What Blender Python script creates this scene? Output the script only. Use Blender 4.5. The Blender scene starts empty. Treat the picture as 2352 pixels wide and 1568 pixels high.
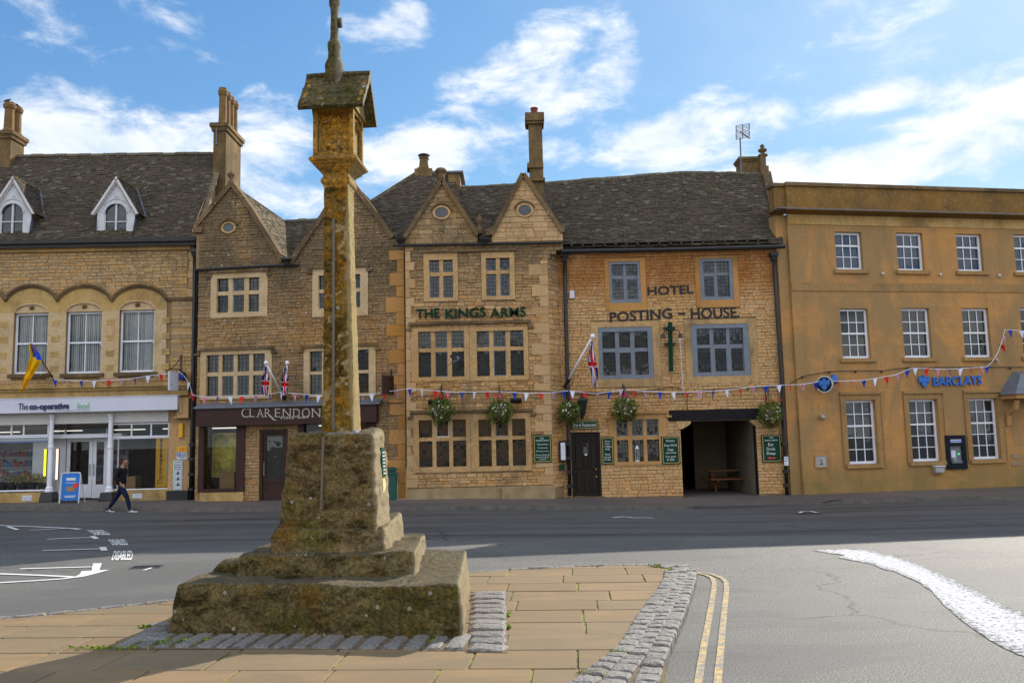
import bpy, math, random
from mathutils import Vector, noise
R = math.radians
random.seed(7)
# ------------------------------------------------------------------ camera, world, sun
SC = bpy.context.scene
COL = SC.collection
PITCH = math.atan(223/1960.0); ROLL = math.atan(0.0228); CAMH = 2.1
_r0 = Vector((1,0,0)); _f = Vector((0,math.cos(PITCH),math.sin(PITCH))); _u0 = Vector((0,-math.sin(PITCH),math.cos(PITCH)))
_r = _r0*math.cos(ROLL)-_u0*math.sin(ROLL); _u = _u0*math.cos(ROLL)+_r0*math.sin(ROLL)
cam_d = bpy.data.cameras.new('camera'); cam = bpy.data.objects.new('camera', cam_d); COL.objects.link(cam)
cam_d.lens = 30.0; cam_d.sensor_width = 36.0; cam_d.clip_start = 0.05; cam_d.clip_end = 3000
from mathutils import Matrix
_m = Matrix((_r, _u, -_f)).transposed().to_4x4(); _m.translation = Vector((0,0,CAMH)); cam.matrix_world = _m
SC.camera = cam
SC.render.resolution_x = 1024; SC.render.resolution_y = 682
CAMP = Vector((0,0,CAMH))
def ray(px,py): return _f*1960.0+_r*(px-1176)-_u*(py-784)
SUN_AZ = 38.0; SUN_EL = 31.5      # azimuth to the right of the view, elevation
sd = bpy.data.lights.new('sun','SUN'); sun = bpy.data.objects.new('sun', sd); COL.objects.link(sun)
sd.energy = 3.7; sd.angle = R(0.5); sd.color = (1.0,0.93,0.82)
_sv = Vector((math.sin(R(SUN_AZ))*math.cos(R(SUN_EL)), math.cos(R(SUN_AZ))*math.cos(R(SUN_EL)), math.sin(R(SUN_EL))))
sun.rotation_euler = (-_sv).to_track_quat('-Z','Y').to_euler()
SC.view_settings.view_transform = 'Standard'; SC.view_settings.look = 'None'
SC.view_settings.exposure = 0.85; SC.view_settings.gamma = 1.0
SC.cycles.max_bounces = 6; SC.cycles.transparent_max_bounces = 12

def nn(nt, t, **kw):
    n = nt.nodes.new(t)
    for k,v in kw.items():
        if k == 'inp':
            for a,b in v.items(): n.inputs[a].default_value = b
        else: setattr(n,k,v)
    return n
def build_world():
    w = bpy.data.worlds.new('World'); SC.world = w; w.use_nodes = True
    nt = w.node_tree; nt.nodes.clear(); L = nt.links.new
    out = nn(nt,'ShaderNodeOutputWorld'); bg = nn(nt,'ShaderNodeBackground'); bg.inputs[1].default_value = 0.12
    L(bg.outputs[0], out.inputs[0])
    sky = nn(nt,'ShaderNodeTexSky', sky_type='NISHITA'); sky.sun_disc = False
    sky.sun_elevation = R(SUN_EL); sky.sun_rotation = R(SUN_AZ); sky.air_density = 1.0; sky.dust_density = 0.25; sky.ozone_density = 2.0
    tc = nn(nt,'ShaderNodeTexCoord'); sep = nn(nt,'ShaderNodeSeparateXYZ'); L(tc.outputs['Generated'], sep.inputs[0])
    def M(op,a,b=None,clamp=False,c=None):
        n = nn(nt,'ShaderNodeMath',operation=op); n.use_clamp = clamp
        for i,x in enumerate((a,b,c)):
            if x is None: continue
            if isinstance(x,(int,float)): n.inputs[i].default_value = x
            else: L(x,n.inputs[i])
        return n.outputs[0]
    az = M('ARCTAN2', sep.outputs[0], sep.outputs[1]); el = M('ARCSINE', sep.outputs[2])
    elp = M('MAXIMUM', M('ADD',sep.outputs[2],0.16), 0.05)
    px = M('DIVIDE', sep.outputs[0], elp); py = M('DIVIDE', sep.outputs[1], elp)
    cmb = nn(nt,'ShaderNodeCombineXYZ'); L(px,cmb.inputs[0]); L(py,cmb.inputs[1])
    n1 = nn(nt,'ShaderNodeTexNoise'); n1.inputs['Scale'].default_value = 1.9; n1.inputs['Detail'].default_value = 9; n1.inputs['Roughness'].default_value = 0.58
    n1.inputs['Distortion'].default_value = 0.25
    L(cmb.outputs[0], n1.inputs['Vector'])
    cm2 = nn(nt,'ShaderNodeCombineXYZ'); L(M('MULTIPLY',az,1.6),cm2.inputs[0]); L(M('MULTIPLY',el,3.4),cm2.inputs[1])
    n2 = nn(nt,'ShaderNodeTexNoise'); n2.inputs['Scale'].default_value = 5.2; n2.inputs['Detail'].default_value = 12; n2.inputs['Roughness'].default_value = 0.62; n2.inputs['Distortion'].default_value=0.3
    L(cm2.outputs[0], n2.inputs['Vector'])
    # banks of cloud by bearing and height above the horizon
    blobs = [(930,60,90,60,.5),(130,75,100,50,.33),(400,50,130,40,.22),(1330,190,190,110,.42),(1540,320,140,80,.85),(1000,350,270,75,.6),(1290,230,120,70,.5),(1750,420,420,50,.8),
             (200,330,380,70,.75),(240,280,200,40,.4),(620,350,110,100,.5),(650,460,160,50,.6),(2050,215,90,35,.55),(2280,230,110,80,.55),(1950,390,500,50,.8),(2270,320,190,80,.75),
             (1330,60,190,40,.28),(1180,190,170,50,.4),(1420,140,90,70,.5),(1620,300,110,90,.6),(1600,330,300,130,.25),(2200,90,350,120,.14)]
    tot = None
    for (x,y,rx,ry,s) in blobs:
        d = ray(x,y).normalized(); a = math.atan2(d.x,d.y); e = math.asin(d.z)
        da = M('DIVIDE',M('SUBTRACT',az,a),rx/1960.0*1.1); de = M('DIVIDE',M('SUBTRACT',el,e),ry/1960.0*1.1)
        q = M('ADD',M('MULTIPLY',da,da),M('MULTIPLY',de,de))
        g = M('MULTIPLY',M('POWER',2.718,M('MULTIPLY',q,-1.0)),s)
        tot = g if tot is None else M('MAXIMUM',tot,g)
    # broken cloud added unseen behind the camera, to light the shaded fronts
    back = M('MULTIPLY',M('GREATER_THAN',M('MULTIPLY',sep.outputs[1],-1.0),0.0),0.50)
    tot = M('MAXIMUM',tot,back)
    nz = M('ADD',M('MULTIPLY',n1.outputs[0],0.35),M('MULTIPLY',n2.outputs[0],0.65))
    dens = M('ADD', M('MULTIPLY',M('SUBTRACT',nz,0.5),5.0), M('MULTIPLY',M('SUBTRACT',tot,0.27),2.0))
    mr = nn(nt,'ShaderNodeMapRange',interpolation_type='SMOOTHSTEP'); mr.inputs[1].default_value=-0.25; mr.inputs[2].default_value=0.75
    L(dens, mr.inputs[0])
    cl = M('MULTIPLY', mr.outputs[0], 0.96)
    # thin white veil near the horizon
    veil = M('MULTIPLY', M('POWER', M('SUBTRACT',1.0,M('MAXIMUM',sep.outputs[2],0.0)), 7.0), 0.35)
    sdot = nn(nt,'ShaderNodeVectorMath',operation='DOT_PRODUCT'); L(tc.outputs['Generated'],sdot.inputs[0]); sdot.inputs[1].default_value=tuple(_sv)
    glow_ = M('MULTIPLY', M('POWER', M('MAXIMUM',sdot.outputs['Value'],0.0), 9.0), 0.22)
    cl = M('MAXIMUM', cl, veil); cl = M('ADD', cl, M('MULTIPLY', glow_, M('SUBTRACT',1.0,cl)), clamp=True)
    shade = nn(nt,'ShaderNodeMix',data_type='RGBA'); shade.inputs['A'].default_value=(3.7,4.2,4.9,1); shade.inputs['B'].default_value=(5.3,5.35,5.5,1)
    mr2 = nn(nt,'ShaderNodeMapRange'); mr2.inputs[1].default_value=0.35; mr2.inputs[2].default_value=0.62; L(n2.outputs[0],mr2.inputs[0]); L(mr2.outputs[0],shade.inputs['Factor'])
    # unseen clouds behind the camera are brightened to fill the shaded fronts
    bk = nn(nt,'ShaderNodeMapRange',interpolation_type='SMOOTHSTEP'); bk.inputs[1].default_value=0.25; bk.inputs[2].default_value=-0.35; bk.inputs[3].default_value=1.0; bk.inputs[4].default_value=1.7; L(sep.outputs[1],bk.inputs[0])
    sh2 = nn(nt,'ShaderNodeVectorMath',operation='SCALE'); L(shade.outputs['Result'],sh2.inputs[0]); L(bk.outputs[0],sh2.inputs['Scale'])
    tint = nn(nt,'ShaderNodeMix',data_type='RGBA',blend_type='MULTIPLY'); tint.inputs['Factor'].default_value=1; L(sky.outputs[0],tint.inputs['A']); tint.inputs['B'].default_value=(0.50,0.83,1.25,1)
    dv = nn(nt,'ShaderNodeVectorMath',operation='SCALE'); L(tint.outputs['Result'],dv.inputs[0]); dv.inputs['Scale'].default_value=1/9.0
    ad = nn(nt,'ShaderNodeVectorMath',operation='ADD'); L(dv.outputs[0],ad.inputs[0]); ad.inputs[1].default_value=(1,1,1)
    dq = nn(nt,'ShaderNodeVectorMath',operation='DIVIDE'); L(tint.outputs['Result'],dq.inputs[0]); L(ad.outputs[0],dq.inputs[1])
    mx = nn(nt,'ShaderNodeMix',data_type='RGBA'); L(cl,mx.inputs['Factor']); L(dq.outputs[0],mx.inputs['A']); L(sh2.outputs[0],mx.inputs['B'])
    L(mx.outputs['Result'], bg.inputs[0])
build_world()

# ------------------------------------------------------------------ helpers
def _ix(x,N):
    if x<=N[0][0]: return N[0][1]
    for (a,b),(c,d) in zip(N,N[1:]):
        if x<=c: return b+(d-b)*(x-a)/(c-a)
    return N[-1][1]
def ground_z(x,y):
    def ss(t): t=max(0,min(1,t)); return t*t*(3-2*t)
    t=_ix(x,((-16,.07),(-9,.01),(-2,.0),(3,-.08),(6,-.15),(40,-.15))); return t*ss((y-11)/13.0)
class Wall:
    def __init__(s, x, y, deg):
        s.o = Vector((x,y,0)); a = R(deg); s.t = Vector((math.cos(a),math.sin(a),0)); s.n = Vector((math.sin(a),-math.cos(a),0))
    def p(s,u,z,d=0.0):
        v = s.o+s.t*u+s.n*d; return (v.x,v.y,z)
    def hit(s,px,py,d=0.0):
        r = ray(px,py); q = s.o+s.n*d
        k = (q-CAMP).dot(s.n)/r.dot(s.n); w = CAMP+r*k
        return ((w-q).dot(s.t), w.z)
    def rect(s,x0,x1,y0,y1,d=0.0):
        ym=(y0+y1)/2; xm=(x0+x1)/2
        return (s.hit(x0,ym,d)[0], s.hit(x1,ym,d)[0], s.hit(xm,y1,d)[1], s.hit(xm,y0,d)[1])
def P(px,py,Y):
    r = ray(px,py); k = Y/r.y; return CAMP+r*k
def G(px,py,z=0.0):
    r = ray(px,py); k = (z-CAMH)/r.z; return CAMP+r*k
def GR(px,py,dz=0.0):
    z = 0.0
    for _ in range(4):
        g = G(px,py,z); z = ground_z(g.x,g.y)
    return Vector((g.x,g.y,z+dz))
class MB:
    def __init__(s): s.v=[]; s.f=[]; s.m=[]
    def add(s,vs,fs,mi=0):
        b=len(s.v); s.v.extend([tuple(v) for v in vs]); s.f.extend([tuple(i+b for i in f) for f in fs]); s.m.extend([mi]*len(fs)); return s
    def hexa(s,vs,mi=0):
        return s.add(vs,[(0,3,2,1),(4,5,6,7),(0,1,5,4),(1,2,6,5),(2,3,7,6),(3,0,4,7)],mi)
    def box(s,x0,x1,y0,y1,z0,z1,mi=0):
        return s.hexa([(x0,y0,z0),(x1,y0,z0),(x1,y1,z0),(x0,y1,z0),(x0,y0,z1),(x1,y0,z1),(x1,y1,z1),(x0,y1,z1)],mi)
    def wb(s,W,u0,u1,z0,z1,d0,d1,mi=0):
        "box on a wall: d1 is the outer face"
        return s.hexa([W.p(u0,z0,d1),W.p(u1,z0,d1),W.p(u1,z0,d0),W.p(u0,z0,d0),W.p(u0,z1,d1),W.p(u1,z1,d1),W.p(u1,z1,d0),W.p(u0,z1,d0)],mi)
    def wbb(s,W,u0,u1,z0,z1,d0,d1,b=0.008,mi=0):
        "as wb, open at the back, with a chamfered front"
        o=[W.p(u0,z0,d0),W.p(u1,z0,d0),W.p(u1,z1,d0),W.p(u0,z1,d0)]
        m=[W.p(u0,z0,d1-b),W.p(u1,z0,d1-b),W.p(u1,z1,d1-b),W.p(u0,z1,d1-b)]
        i=[W.p(u0+b,z0+b,d1),W.p(u1-b,z0+b,d1),W.p(u1-b,z1-b,d1),W.p(u0+b,z1-b,d1)]
        fs=[(8,9,10,11)]
        for k in range(4):
            j=(k+1)%4; fs+=[(k,j,4+j,4+k),(4+k,4+j,8+j,8+k)]
        return s.add(o+m+i,fs,mi)
    def quad(s,a,b,c,d,mi=0): return s.add([a,b,c,d],[(0,1,2,3)],mi)
    def wpoly(s,W,pts,d0,d1,mi=0):
        "extruded polygon on a wall, pts (u,z) counter-clockwise seen from outside"
        n=len(pts); vs=[W.p(u,z,d1) for u,z in pts]+[W.p(u,z,d0) for u,z in pts]
        fs=[tuple(range(n)),tuple(range(2*n-1,n-1,-1))]+[(i,n+i,n+(i+1)%n,(i+1)%n) for i in range(n)]
        return s.add(vs,fs,mi)
    def prism(s,pts,z0,z1,mi=0):
        n=len(pts); vs=[(x,y,z1) for x,y in pts]+[(x,y,z0) for x,y in pts]
        return s.add(vs,[tuple(range(n)),tuple(range(2*n-1,n-1,-1))]+[(i,n+i,n+(i+1)%n,(i+1)%n) for i in range(n)],mi)
    def tube(s,pts,r,n=8,mi=0,caps=True):
        pts=[Vector(p) for p in pts]; rs = r if isinstance(r,(list,tuple)) else [r]*len(pts)
        vs=[]; N=len(pts); ref=None
        for i,p in enumerate(pts):
            t=(pts[min(i+1,N-1)]-pts[max(i-1,0)]).normalized()
            if ref is None: ref = Vector((0,0,1)) if abs(t.z)<0.9 else Vector((1,0,0))
            a=t.cross(ref).normalized(); b=t.cross(a).normalized(); ref = -b if (-b).dot(ref)>0 else b
            a=t.cross(ref).normalized(); b=t.cross(a).normalized()
            for k in range(n):
                th=2*math.pi*k/n; q=p+a*(rs[i]*math.cos(th))+b*(rs[i]*math.sin(th)); vs.append(q)
        fs=[]
        for i in range(N-1):
            for k in range(n):
                j=(k+1)%n; fs.append((i*n+k,(i+1)*n+k,(i+1)*n+j,i*n+j))
        if caps: fs+= [tuple(range(n)), tuple((N-1)*n+k for k in range(n-1,-1,-1))]
        return s.add(vs,fs,mi)
    def lathe(s,c,prof,n=16,mi=0,sq=False,rot=0.0):
        "prof: (radius, z) from the bottom up; sq gives a square plan"
        if sq: n=4
        vs=[]; fs=[]
        for r,z in prof:
            for k in range(n):
                th=2*math.pi*k/n+(math.pi/4 if sq else 0)+rot; q=r*(math.sqrt(2) if sq else 1)
                vs.append((c[0]+q*math.cos(th),c[1]+q*math.sin(th),c[2]+z))
        for i in range(len(prof)-1):
            for k in range(n):
                j=(k+1)%n; fs.append((i*n+k,i*n+j,(i+1)*n+j,(i+1)*n+k))
        fs+=[tuple(range(n-1,-1,-1)), tuple((len(prof)-1)*n+k for k in range(n))]
        return s.add(vs,fs,mi)
    def ball(s,c,r,n=10,mi=0,sz=1.0):
        return s.lathe(c,[(max(r*math.sin(math.pi*i/n),r*0.02),-r*sz*math.cos(math.pi*i/n)) for i in range(n+1)],n+2,mi)
    def leaf(s,c,r,rng,mi=0):
        a=Vector((rng.gauss(0,1),rng.gauss(0,1),rng.gauss(0,1))).normalized(); b=a.orthogonal().normalized()
        b=(b*math.cos(rng.random()*6)+a.cross(b)*math.sin(rng.random()*6)).normalized(); c2=a.cross(b)
        c=Vector(c); return s.add([c-b*r,c+c2*r*0.45,c+b*r,c-c2*r*0.45],[(0,1,2,3)],mi)
    def build(s,name,mats,parent=None,smooth=False,label=None,cat=None,group=None,kind=None,loc=None,auto=None):
        me=bpy.data.meshes.new(name); off=Vector((0,0,0))
        if parent is not None:
            q=parent
            while q is not None: off+=q.location; q=q.parent
        elif loc is not None: off=Vector(loc)
        vs=[(v[0]-off.x,v[1]-off.y,v[2]-off.z) for v in s.v]
        me.from_pydata(vs,[],s.f); 
        if not isinstance(mats,(list,tuple)): mats=[mats]
        for m in mats: me.materials.append(m)
        me.polygons.foreach_set('material_index',s.m)
        if smooth: me.polygons.foreach_set('use_smooth',[True]*len(s.f))
        me.update(); 
        o=bpy.data.objects.new(name,me); COL.objects.link(o)
        if parent is not None: o.parent=parent
        elif loc is not None: o.location=off
        tag(o,label,cat,group,kind); return o
def tag(o,label=None,cat=None,group=None,kind=None):
    if label: o['label']=label
    if cat: o['category']=cat
    if group: o['group']=group
    if kind: o['kind']=kind
    return o
def thing(name,label,cat,loc,group=None):
    o=bpy.data.objects.new(name,None); COL.objects.link(o); o.location=Vector(loc); o.empty_display_size=0.3
    return tag(o,label,cat,group)
_fontc={}
def text_mesh(s,bold=0.0,spacing=1.0):
    k=(s,bold,spacing)
    if k in _fontc: return _fontc[k]
    cu=bpy.data.curves.new('lettering','FONT'); cu.body=s; cu.offset=bold; cu.space_character=spacing; cu.resolution_u=3
    o=bpy.data.objects.new('lettering',cu); COL.objects.link(o)
    dg=bpy.context.evaluated_depsgraph_get(); me=bpy.data.meshes.new_from_object(o.evaluated_get(dg))
    vs=[(v.co.x,v.co.y) for v in me.vertices]; fs=[tuple(p.vertices) for p in me.polygons]
    ed={}
    for f in fs:
        for i in range(len(f)):
            a,b=f[i],f[(i+1)%len(f)]; ed[(a,b)]=1
    rim=[(a,b) for (a,b) in ed if (b,a) not in ed]
    x0=min(v[0] for v in vs); x1=max(v[0] for v in vs); y0=min(v[1] for v in vs); y1=max(v[1] for v in vs)
    vs=[((v[0]-x0)/(x1-x0),(v[1]-y0)/(y1-y0)) for v in vs]
    bpy.data.objects.remove(o); bpy.data.curves.remove(cu); bpy.data.meshes.remove(me)
    _fontc[k]=(vs,fs,rim); return _fontc[k]
def put_text(mb,s,fn,d0,d1,mi=0,bold=0.0,spacing=1.0):
    "fn(x,y,d) maps the unit box of the words to the world"
    vs,fs,rim=text_mesh(s,bold,spacing); n=len(vs)
    mb.add([fn(x,y,d1) for x,y in vs]+[fn(x,y,d0) for x,y in vs], fs+[(a,n+a,n+b,b) for a,b in rim],mi)
def wall_text(mb,s,W,x0,x1,y0,y1,d,th=0.01,mi=0,bold=0.0,spacing=1.0,slope=0.0):
    u0,u1,z0,z1=W.rect(x0,x1,y0,y1,d)
    put_text(mb,s,lambda x,y,dd: W.p(u0+(u1-u0)*x, z0+(z1-z0)*y+slope*(x-.5), dd),d,d+th,mi,bold,spacing)

# ------------------------------------------------------------------ materials
MATS={}
def base_mat(name):
    m=bpy.data.materials.new(name); m.use_nodes=True; nt=m.node_tree; b=nt.nodes['Principled BSDF']; MATS[name]=m
    return m,nt,b,nt.links.new
def setspec(b,v): b.inputs['Specular IOR Level'].default_value=v
def mixc(nt,fac,a,b,bt='MIX'):
    n=nn(nt,'ShaderNodeMix',data_type='RGBA',blend_type=bt)
    for key,x in (('Factor',fac),('A',a),('B',b)):
        if isinstance(x,(int,float)): n.inputs[key].default_value=x
        elif isinstance(x,tuple): n.inputs[key].default_value=(x[0],x[1],x[2],1)
        else: nt.links.new(x,n.inputs[key])
    return n.outputs['Result']
def tex(nt,scale,detail=6,rough=0.6,vec=None,dist=0.0,kind='N'):
    n=nn(nt,'ShaderNodeTexNoise'); n.inputs['Scale'].default_value=scale; n.inputs['Detail'].default_value=detail; n.inputs['Roughness'].default_value=rough; n.inputs['Distortion'].default_value=dist
    if vec is not None: nt.links.new(vec,n.inputs['Vector'])
    return n.outputs[0]
def ramp(nt,fac,stops,interp='LINEAR'):
    n=nn(nt,'ShaderNodeValToRGB'); cr=n.color_ramp; cr.interpolation=interp
    while len(cr.elements)<len(stops): cr.elements.new(0.5)
    for e,(p,c) in zip(cr.elements,stops):
        e.position=p; e.color=(c,c,c,1) if isinstance(c,(int,float)) else (c[0],c[1],c[2],1)
    nt.links.new(fac,n.inputs[0]); return n.outputs[0]
def geo(nt,out='Position'):
    return nn(nt,'ShaderNodeNewGeometry').outputs[out]
def stretch(nt,vec,sc):
    n=nn(nt,'ShaderNodeMapping'); n.inputs['Scale'].default_value=sc; nt.links.new(vec,n.inputs['Vector']); return n.outputs[0]
def bump(nt,b,h,strength=0.3,dist=0.02):
    n=nn(nt,'ShaderNodeBump'); n.inputs['Strength'].default_value=strength; n.inputs['Distance'].default_value=dist
    nt.links.new(h,n.inputs['Height']); nt.links.new(n.outputs[0],b.inputs['Normal'])
def plain(name,c,rough=0.5,spec=0.4,var=0.12,scale=6.0,metal=0.0,bm=0.0):
    if name in MATS: return MATS[name]
    m,nt,b,L=base_mat(name); pos=geo(nt); t=tex(nt,scale,5,0.6,pos)
    col=mixc(nt,ramp(nt,t,[(0.3,0.0),(0.7,1.0)]),tuple(x*(1-var) for x in c),tuple(min(1,x*(1+var)) for x in c))
    L(col,b.inputs['Base Color']); b.inputs['Roughness'].default_value=rough; setspec(b,spec); b.inputs['Metallic'].default_value=metal
    if bm: bump(nt,b,tex(nt,scale*4,6,0.6,pos),bm,0.01)
    return m
def stone(name,pal,stain=(0.09,0.075,0.05),stain_lo=0.52,stain_hi=0.72,orange=(0.36,0.17,0.03),orange_lo=0.62,rough=0.92,topdark=None,isl=True,grain=0.35,spots=0.0):
    "pal: colours spread over the single stones"
    m,nt,b,L=base_mat(name); pos=geo(nt)
    if isl: rnd=geo(nt,'Random Per Island')
    else:
        rnd=tex(nt,0.9,3,0.6,pos); rnd=ramp(nt,rnd,[(0.3,0.0),(0.7,1.0)])
    n=len(pal); col=ramp(nt,rnd,[(i/(n-1) if not isl else i/n,c) for i,c in enumerate(pal)],'LINEAR')
    fine=tex(nt,14,8,0.7,pos); col=mixc(nt,grain,col,ramp(nt,fine,[(0.38,tuple(c*0.45 for c in pal[1])),(0.62,tuple(min(1,c*1.35) for c in pal[1]))]))
    big=tex(nt,0.55,7,0.65,stretch(nt,pos,(1,1,0.6)),0.5)
    col=mixc(nt,ramp(nt,big,[(orange_lo-0.06,0.0),(orange_lo+0.06,0.7)]),col,mixc(nt,0.5,col,orange))
    big2=tex(nt,0.42,9,0.72,stretch(nt,pos,(1.4,1.4,0.8)),0.8)
    f=ramp(nt,big2,[(stain_lo,0.0),(stain_hi,0.85)])
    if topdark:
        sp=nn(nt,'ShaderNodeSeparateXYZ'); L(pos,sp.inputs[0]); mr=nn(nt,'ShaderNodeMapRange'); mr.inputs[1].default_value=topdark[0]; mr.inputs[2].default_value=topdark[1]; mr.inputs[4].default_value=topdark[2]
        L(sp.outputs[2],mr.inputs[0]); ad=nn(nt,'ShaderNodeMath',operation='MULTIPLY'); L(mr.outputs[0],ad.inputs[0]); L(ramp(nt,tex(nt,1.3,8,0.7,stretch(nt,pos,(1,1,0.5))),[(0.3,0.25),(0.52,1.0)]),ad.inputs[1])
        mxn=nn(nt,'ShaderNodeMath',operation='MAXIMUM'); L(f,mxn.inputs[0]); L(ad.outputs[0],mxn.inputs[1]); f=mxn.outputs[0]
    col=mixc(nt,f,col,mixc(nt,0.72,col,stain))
    if spots:
        v=nn(nt,'ShaderNodeTexVoronoi'); v.inputs['Scale'].default_value=spots; L(pos,v.inputs['Vector'])
        col=mixc(nt,ramp(nt,v.outputs['Distance'],[(0.06,0.8),(0.13,0.0)]),col,(0.5,0.47,0.38))
    L(col,b.inputs['Base Color']); b.inputs['Roughness'].default_value=rough; setspec(b,0.15)
    bump(nt,b,tex(nt,22,9,0.7,pos),0.55,0.02)
    return m
HONEY=[(0.420,0.246,0.105),(0.566,0.343,0.153),(0.400,0.229,0.101),(0.273,0.166,0.085),(0.606,0.390,0.197),(0.527,0.242,0.056),(0.352,0.233,0.129),(0.508,0.305,0.137),(0.313,0.186,0.088)]
GREYH=[(0.258,0.156,0.074),(0.425,0.264,0.125),(0.296,0.184,0.091),(0.462,0.295,0.149),(0.185,0.120,0.066),(0.425,0.204,0.055),(0.323,0.220,0.129),(0.379,0.224,0.094)]
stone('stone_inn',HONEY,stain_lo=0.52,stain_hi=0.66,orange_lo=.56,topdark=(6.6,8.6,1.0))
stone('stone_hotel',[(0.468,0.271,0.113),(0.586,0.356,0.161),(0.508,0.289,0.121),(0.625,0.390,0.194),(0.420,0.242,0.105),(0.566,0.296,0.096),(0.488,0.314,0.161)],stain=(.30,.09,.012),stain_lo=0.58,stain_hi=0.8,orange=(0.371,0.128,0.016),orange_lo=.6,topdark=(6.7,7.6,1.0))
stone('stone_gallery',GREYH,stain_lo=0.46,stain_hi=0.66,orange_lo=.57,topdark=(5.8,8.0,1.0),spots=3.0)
stone('stone_shop',[(0.429,0.280,0.133),(0.538,0.356,0.169),(0.322,0.225,0.133),(0.479,0.289,0.113),(0.264,0.186,0.116),(0.547,0.263,0.073),(0.391,0.271,0.146)],stain_lo=0.52,stain_hi=0.7)
stone('gable_stone',[(0.314,0.196,0.091),(0.462,0.304,0.149),(0.258,0.164,0.082),(0.204,0.136,0.071),(0.389,0.248,0.125)],stain_lo=0.42,stain_hi=0.58,orange_lo=0.55,spots=4.0)
stone('dressed_stone',[(0.424,0.254,0.102),(0.524,0.328,0.149),(0.361,0.214,0.091)],stain_lo=0.50,stain_hi=0.7,isl=False,grain=0.4)
stone('dressed_pale',[(0.497,0.348,0.183),(0.560,0.405,0.230),(0.434,0.299,0.153)],stain_lo=0.55,stain_hi=0.8,isl=False,grain=0.3)
stone('dressed_brown',[(0.392,0.220,0.083),(0.480,0.267,0.101),(0.360,0.191,0.074)],stain_lo=0.55,stain_hi=0.8,isl=False,grain=0.2)
stone('dressed_orange',[(0.450,0.275,0.095),(0.522,0.344,0.133),(0.378,0.221,0.070)],stain_lo=0.46,stain_hi=0.66,isl=False,grain=0.3)
stone('quoin_orange',[(0.458,0.191,0.037),(0.501,0.277,0.101),(0.392,0.162,0.032),(0.491,0.239,0.074)],stain_lo=0.5,stain_hi=0.75,grain=0.25)
stone('quoin_honey',[(0.452,0.281,0.133),(0.560,0.359,0.180),(0.379,0.222,0.094),(0.497,0.320,0.165)],stain_lo=0.50,stain_hi=0.72,grain=0.3)
stone('moss_stone',[(0.142,0.091,0.046),(0.218,0.143,0.074),(0.098,0.067,0.037)],stain=(0.044,0.032,0.018),stain_lo=0.38,stain_hi=0.6,isl=False,spots=5.0)
stone('chimney_stone',[(0.17,0.11,0.048),(0.26,0.17,0.07),(0.14,0.095,0.05),(0.24,0.13,0.04)],stain=(0.04,0.03,0.018),stain_lo=0.36,stain_hi=0.6,isl=False)
plain('mortar',(0.24,0.165,0.085),0.95,0.1,0.2,3)
plain('plinth_render',(0.30,0.22,0.12),0.9,0.15,0.25,2.5,bm=0.3)
def bank_mat():
    m,nt,b,L=base_mat('bank_ashlar'); pos=geo(nt); sp=nn(nt,'ShaderNodeSeparateXYZ'); L(pos,sp.inputs[0])
    cb=nn(nt,'ShaderNodeCombineXYZ'); L(sp.outputs[0],cb.inputs[0]); L(sp.outputs[2],cb.inputs[1])
    br=nn(nt,'ShaderNodeTexBrick'); L(cb.outputs[0],br.inputs['Vector']); br.inputs['Scale'].default_value=1.0; br.inputs['Brick Width'].default_value=0.72; br.inputs['Row Height'].default_value=0.36
    br.inputs['Mortar Size'].default_value=0.007; br.inputs['Mortar Smooth'].default_value=0.5; br.inputs['Color1'].default_value=(0.56,0.25,0.075,1); br.inputs['Color2'].default_value=(0.41,0.20,0.075,1); br.inputs['Mortar'].default_value=(0.36,0.18,0.06,1)
    col=mixc(nt,0.5,br.outputs['Color'],mixc(nt,ramp(nt,tex(nt,0.8,7,0.65,pos),[(0.35,0.0),(0.65,1.0)]),(0.33,0.185,0.08),(0.60,0.265,0.075)))
    st=tex(nt,0.6,9,0.7,stretch(nt,pos,(1,1,0.55)),0.6); col=mixc(nt,ramp(nt,st,[(0.44,0.0),(0.55,0.85)]),col,(0.26,0.165,0.08))
    rn=tex(nt,1.0,6,0.6,stretch(nt,pos,(2.6,2.6,0.16)),0.2); col=mixc(nt,ramp(nt,rn,[(0.52,0.0),(0.68,0.4)]),col,(0.15,0.10,0.05))
    jt=nn(nt,'ShaderNodeMath',operation='MULTIPLY'); L(br.outputs['Fac'],jt.inputs[0]); jt.inputs[1].default_value=0.55; col=mixc(nt,jt.outputs[0],col,(0.16,0.10,0.04))
    mr=nn(nt,'ShaderNodeMapRange'); mr.inputs[1].default_value=1.15; mr.inputs[2].default_value=0.3; mr.inputs[4].default_value=1.0; L(sp.outputs[2],mr.inputs[0])
    mu=nn(nt,'ShaderNodeMath',operation='MULTIPLY'); L(mr.outputs[0],mu.inputs[0]); L(ramp(nt,tex(nt,1.1,7,0.65,pos),[(0.35,0.35),(0.6,1.0)]),mu.inputs[1])
    col=mixc(nt,mu.outputs[0],col,(0.16,0.12,0.04))
    fine=tex(nt,18,8,0.7,pos); col=mixc(nt,0.25,col,ramp(nt,fine,[(0.3,(0.28,0.17,0.06)),(0.7,(0.55,0.36,0.14))]))
    L(col,b.inputs['Base Color']); b.inputs['Roughness'].default_value=0.9; setspec(b,0.15); bump(nt,b,fine,0.3,0.01)
bank_mat()
stone('bank_brown',[(0.185,0.105,0.036),(0.25,0.135,0.04),(0.13,0.08,0.036)],stain=(0.075,0.055,0.028),stain_lo=0.45,stain_hi=0.7,isl=False,spots=6.0)
stone('bank_band',[(0.294,0.181,0.083),(0.360,0.210,0.083),(0.262,0.162,0.074)],stain_lo=0.5,stain_hi=0.8,isl=False)
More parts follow.
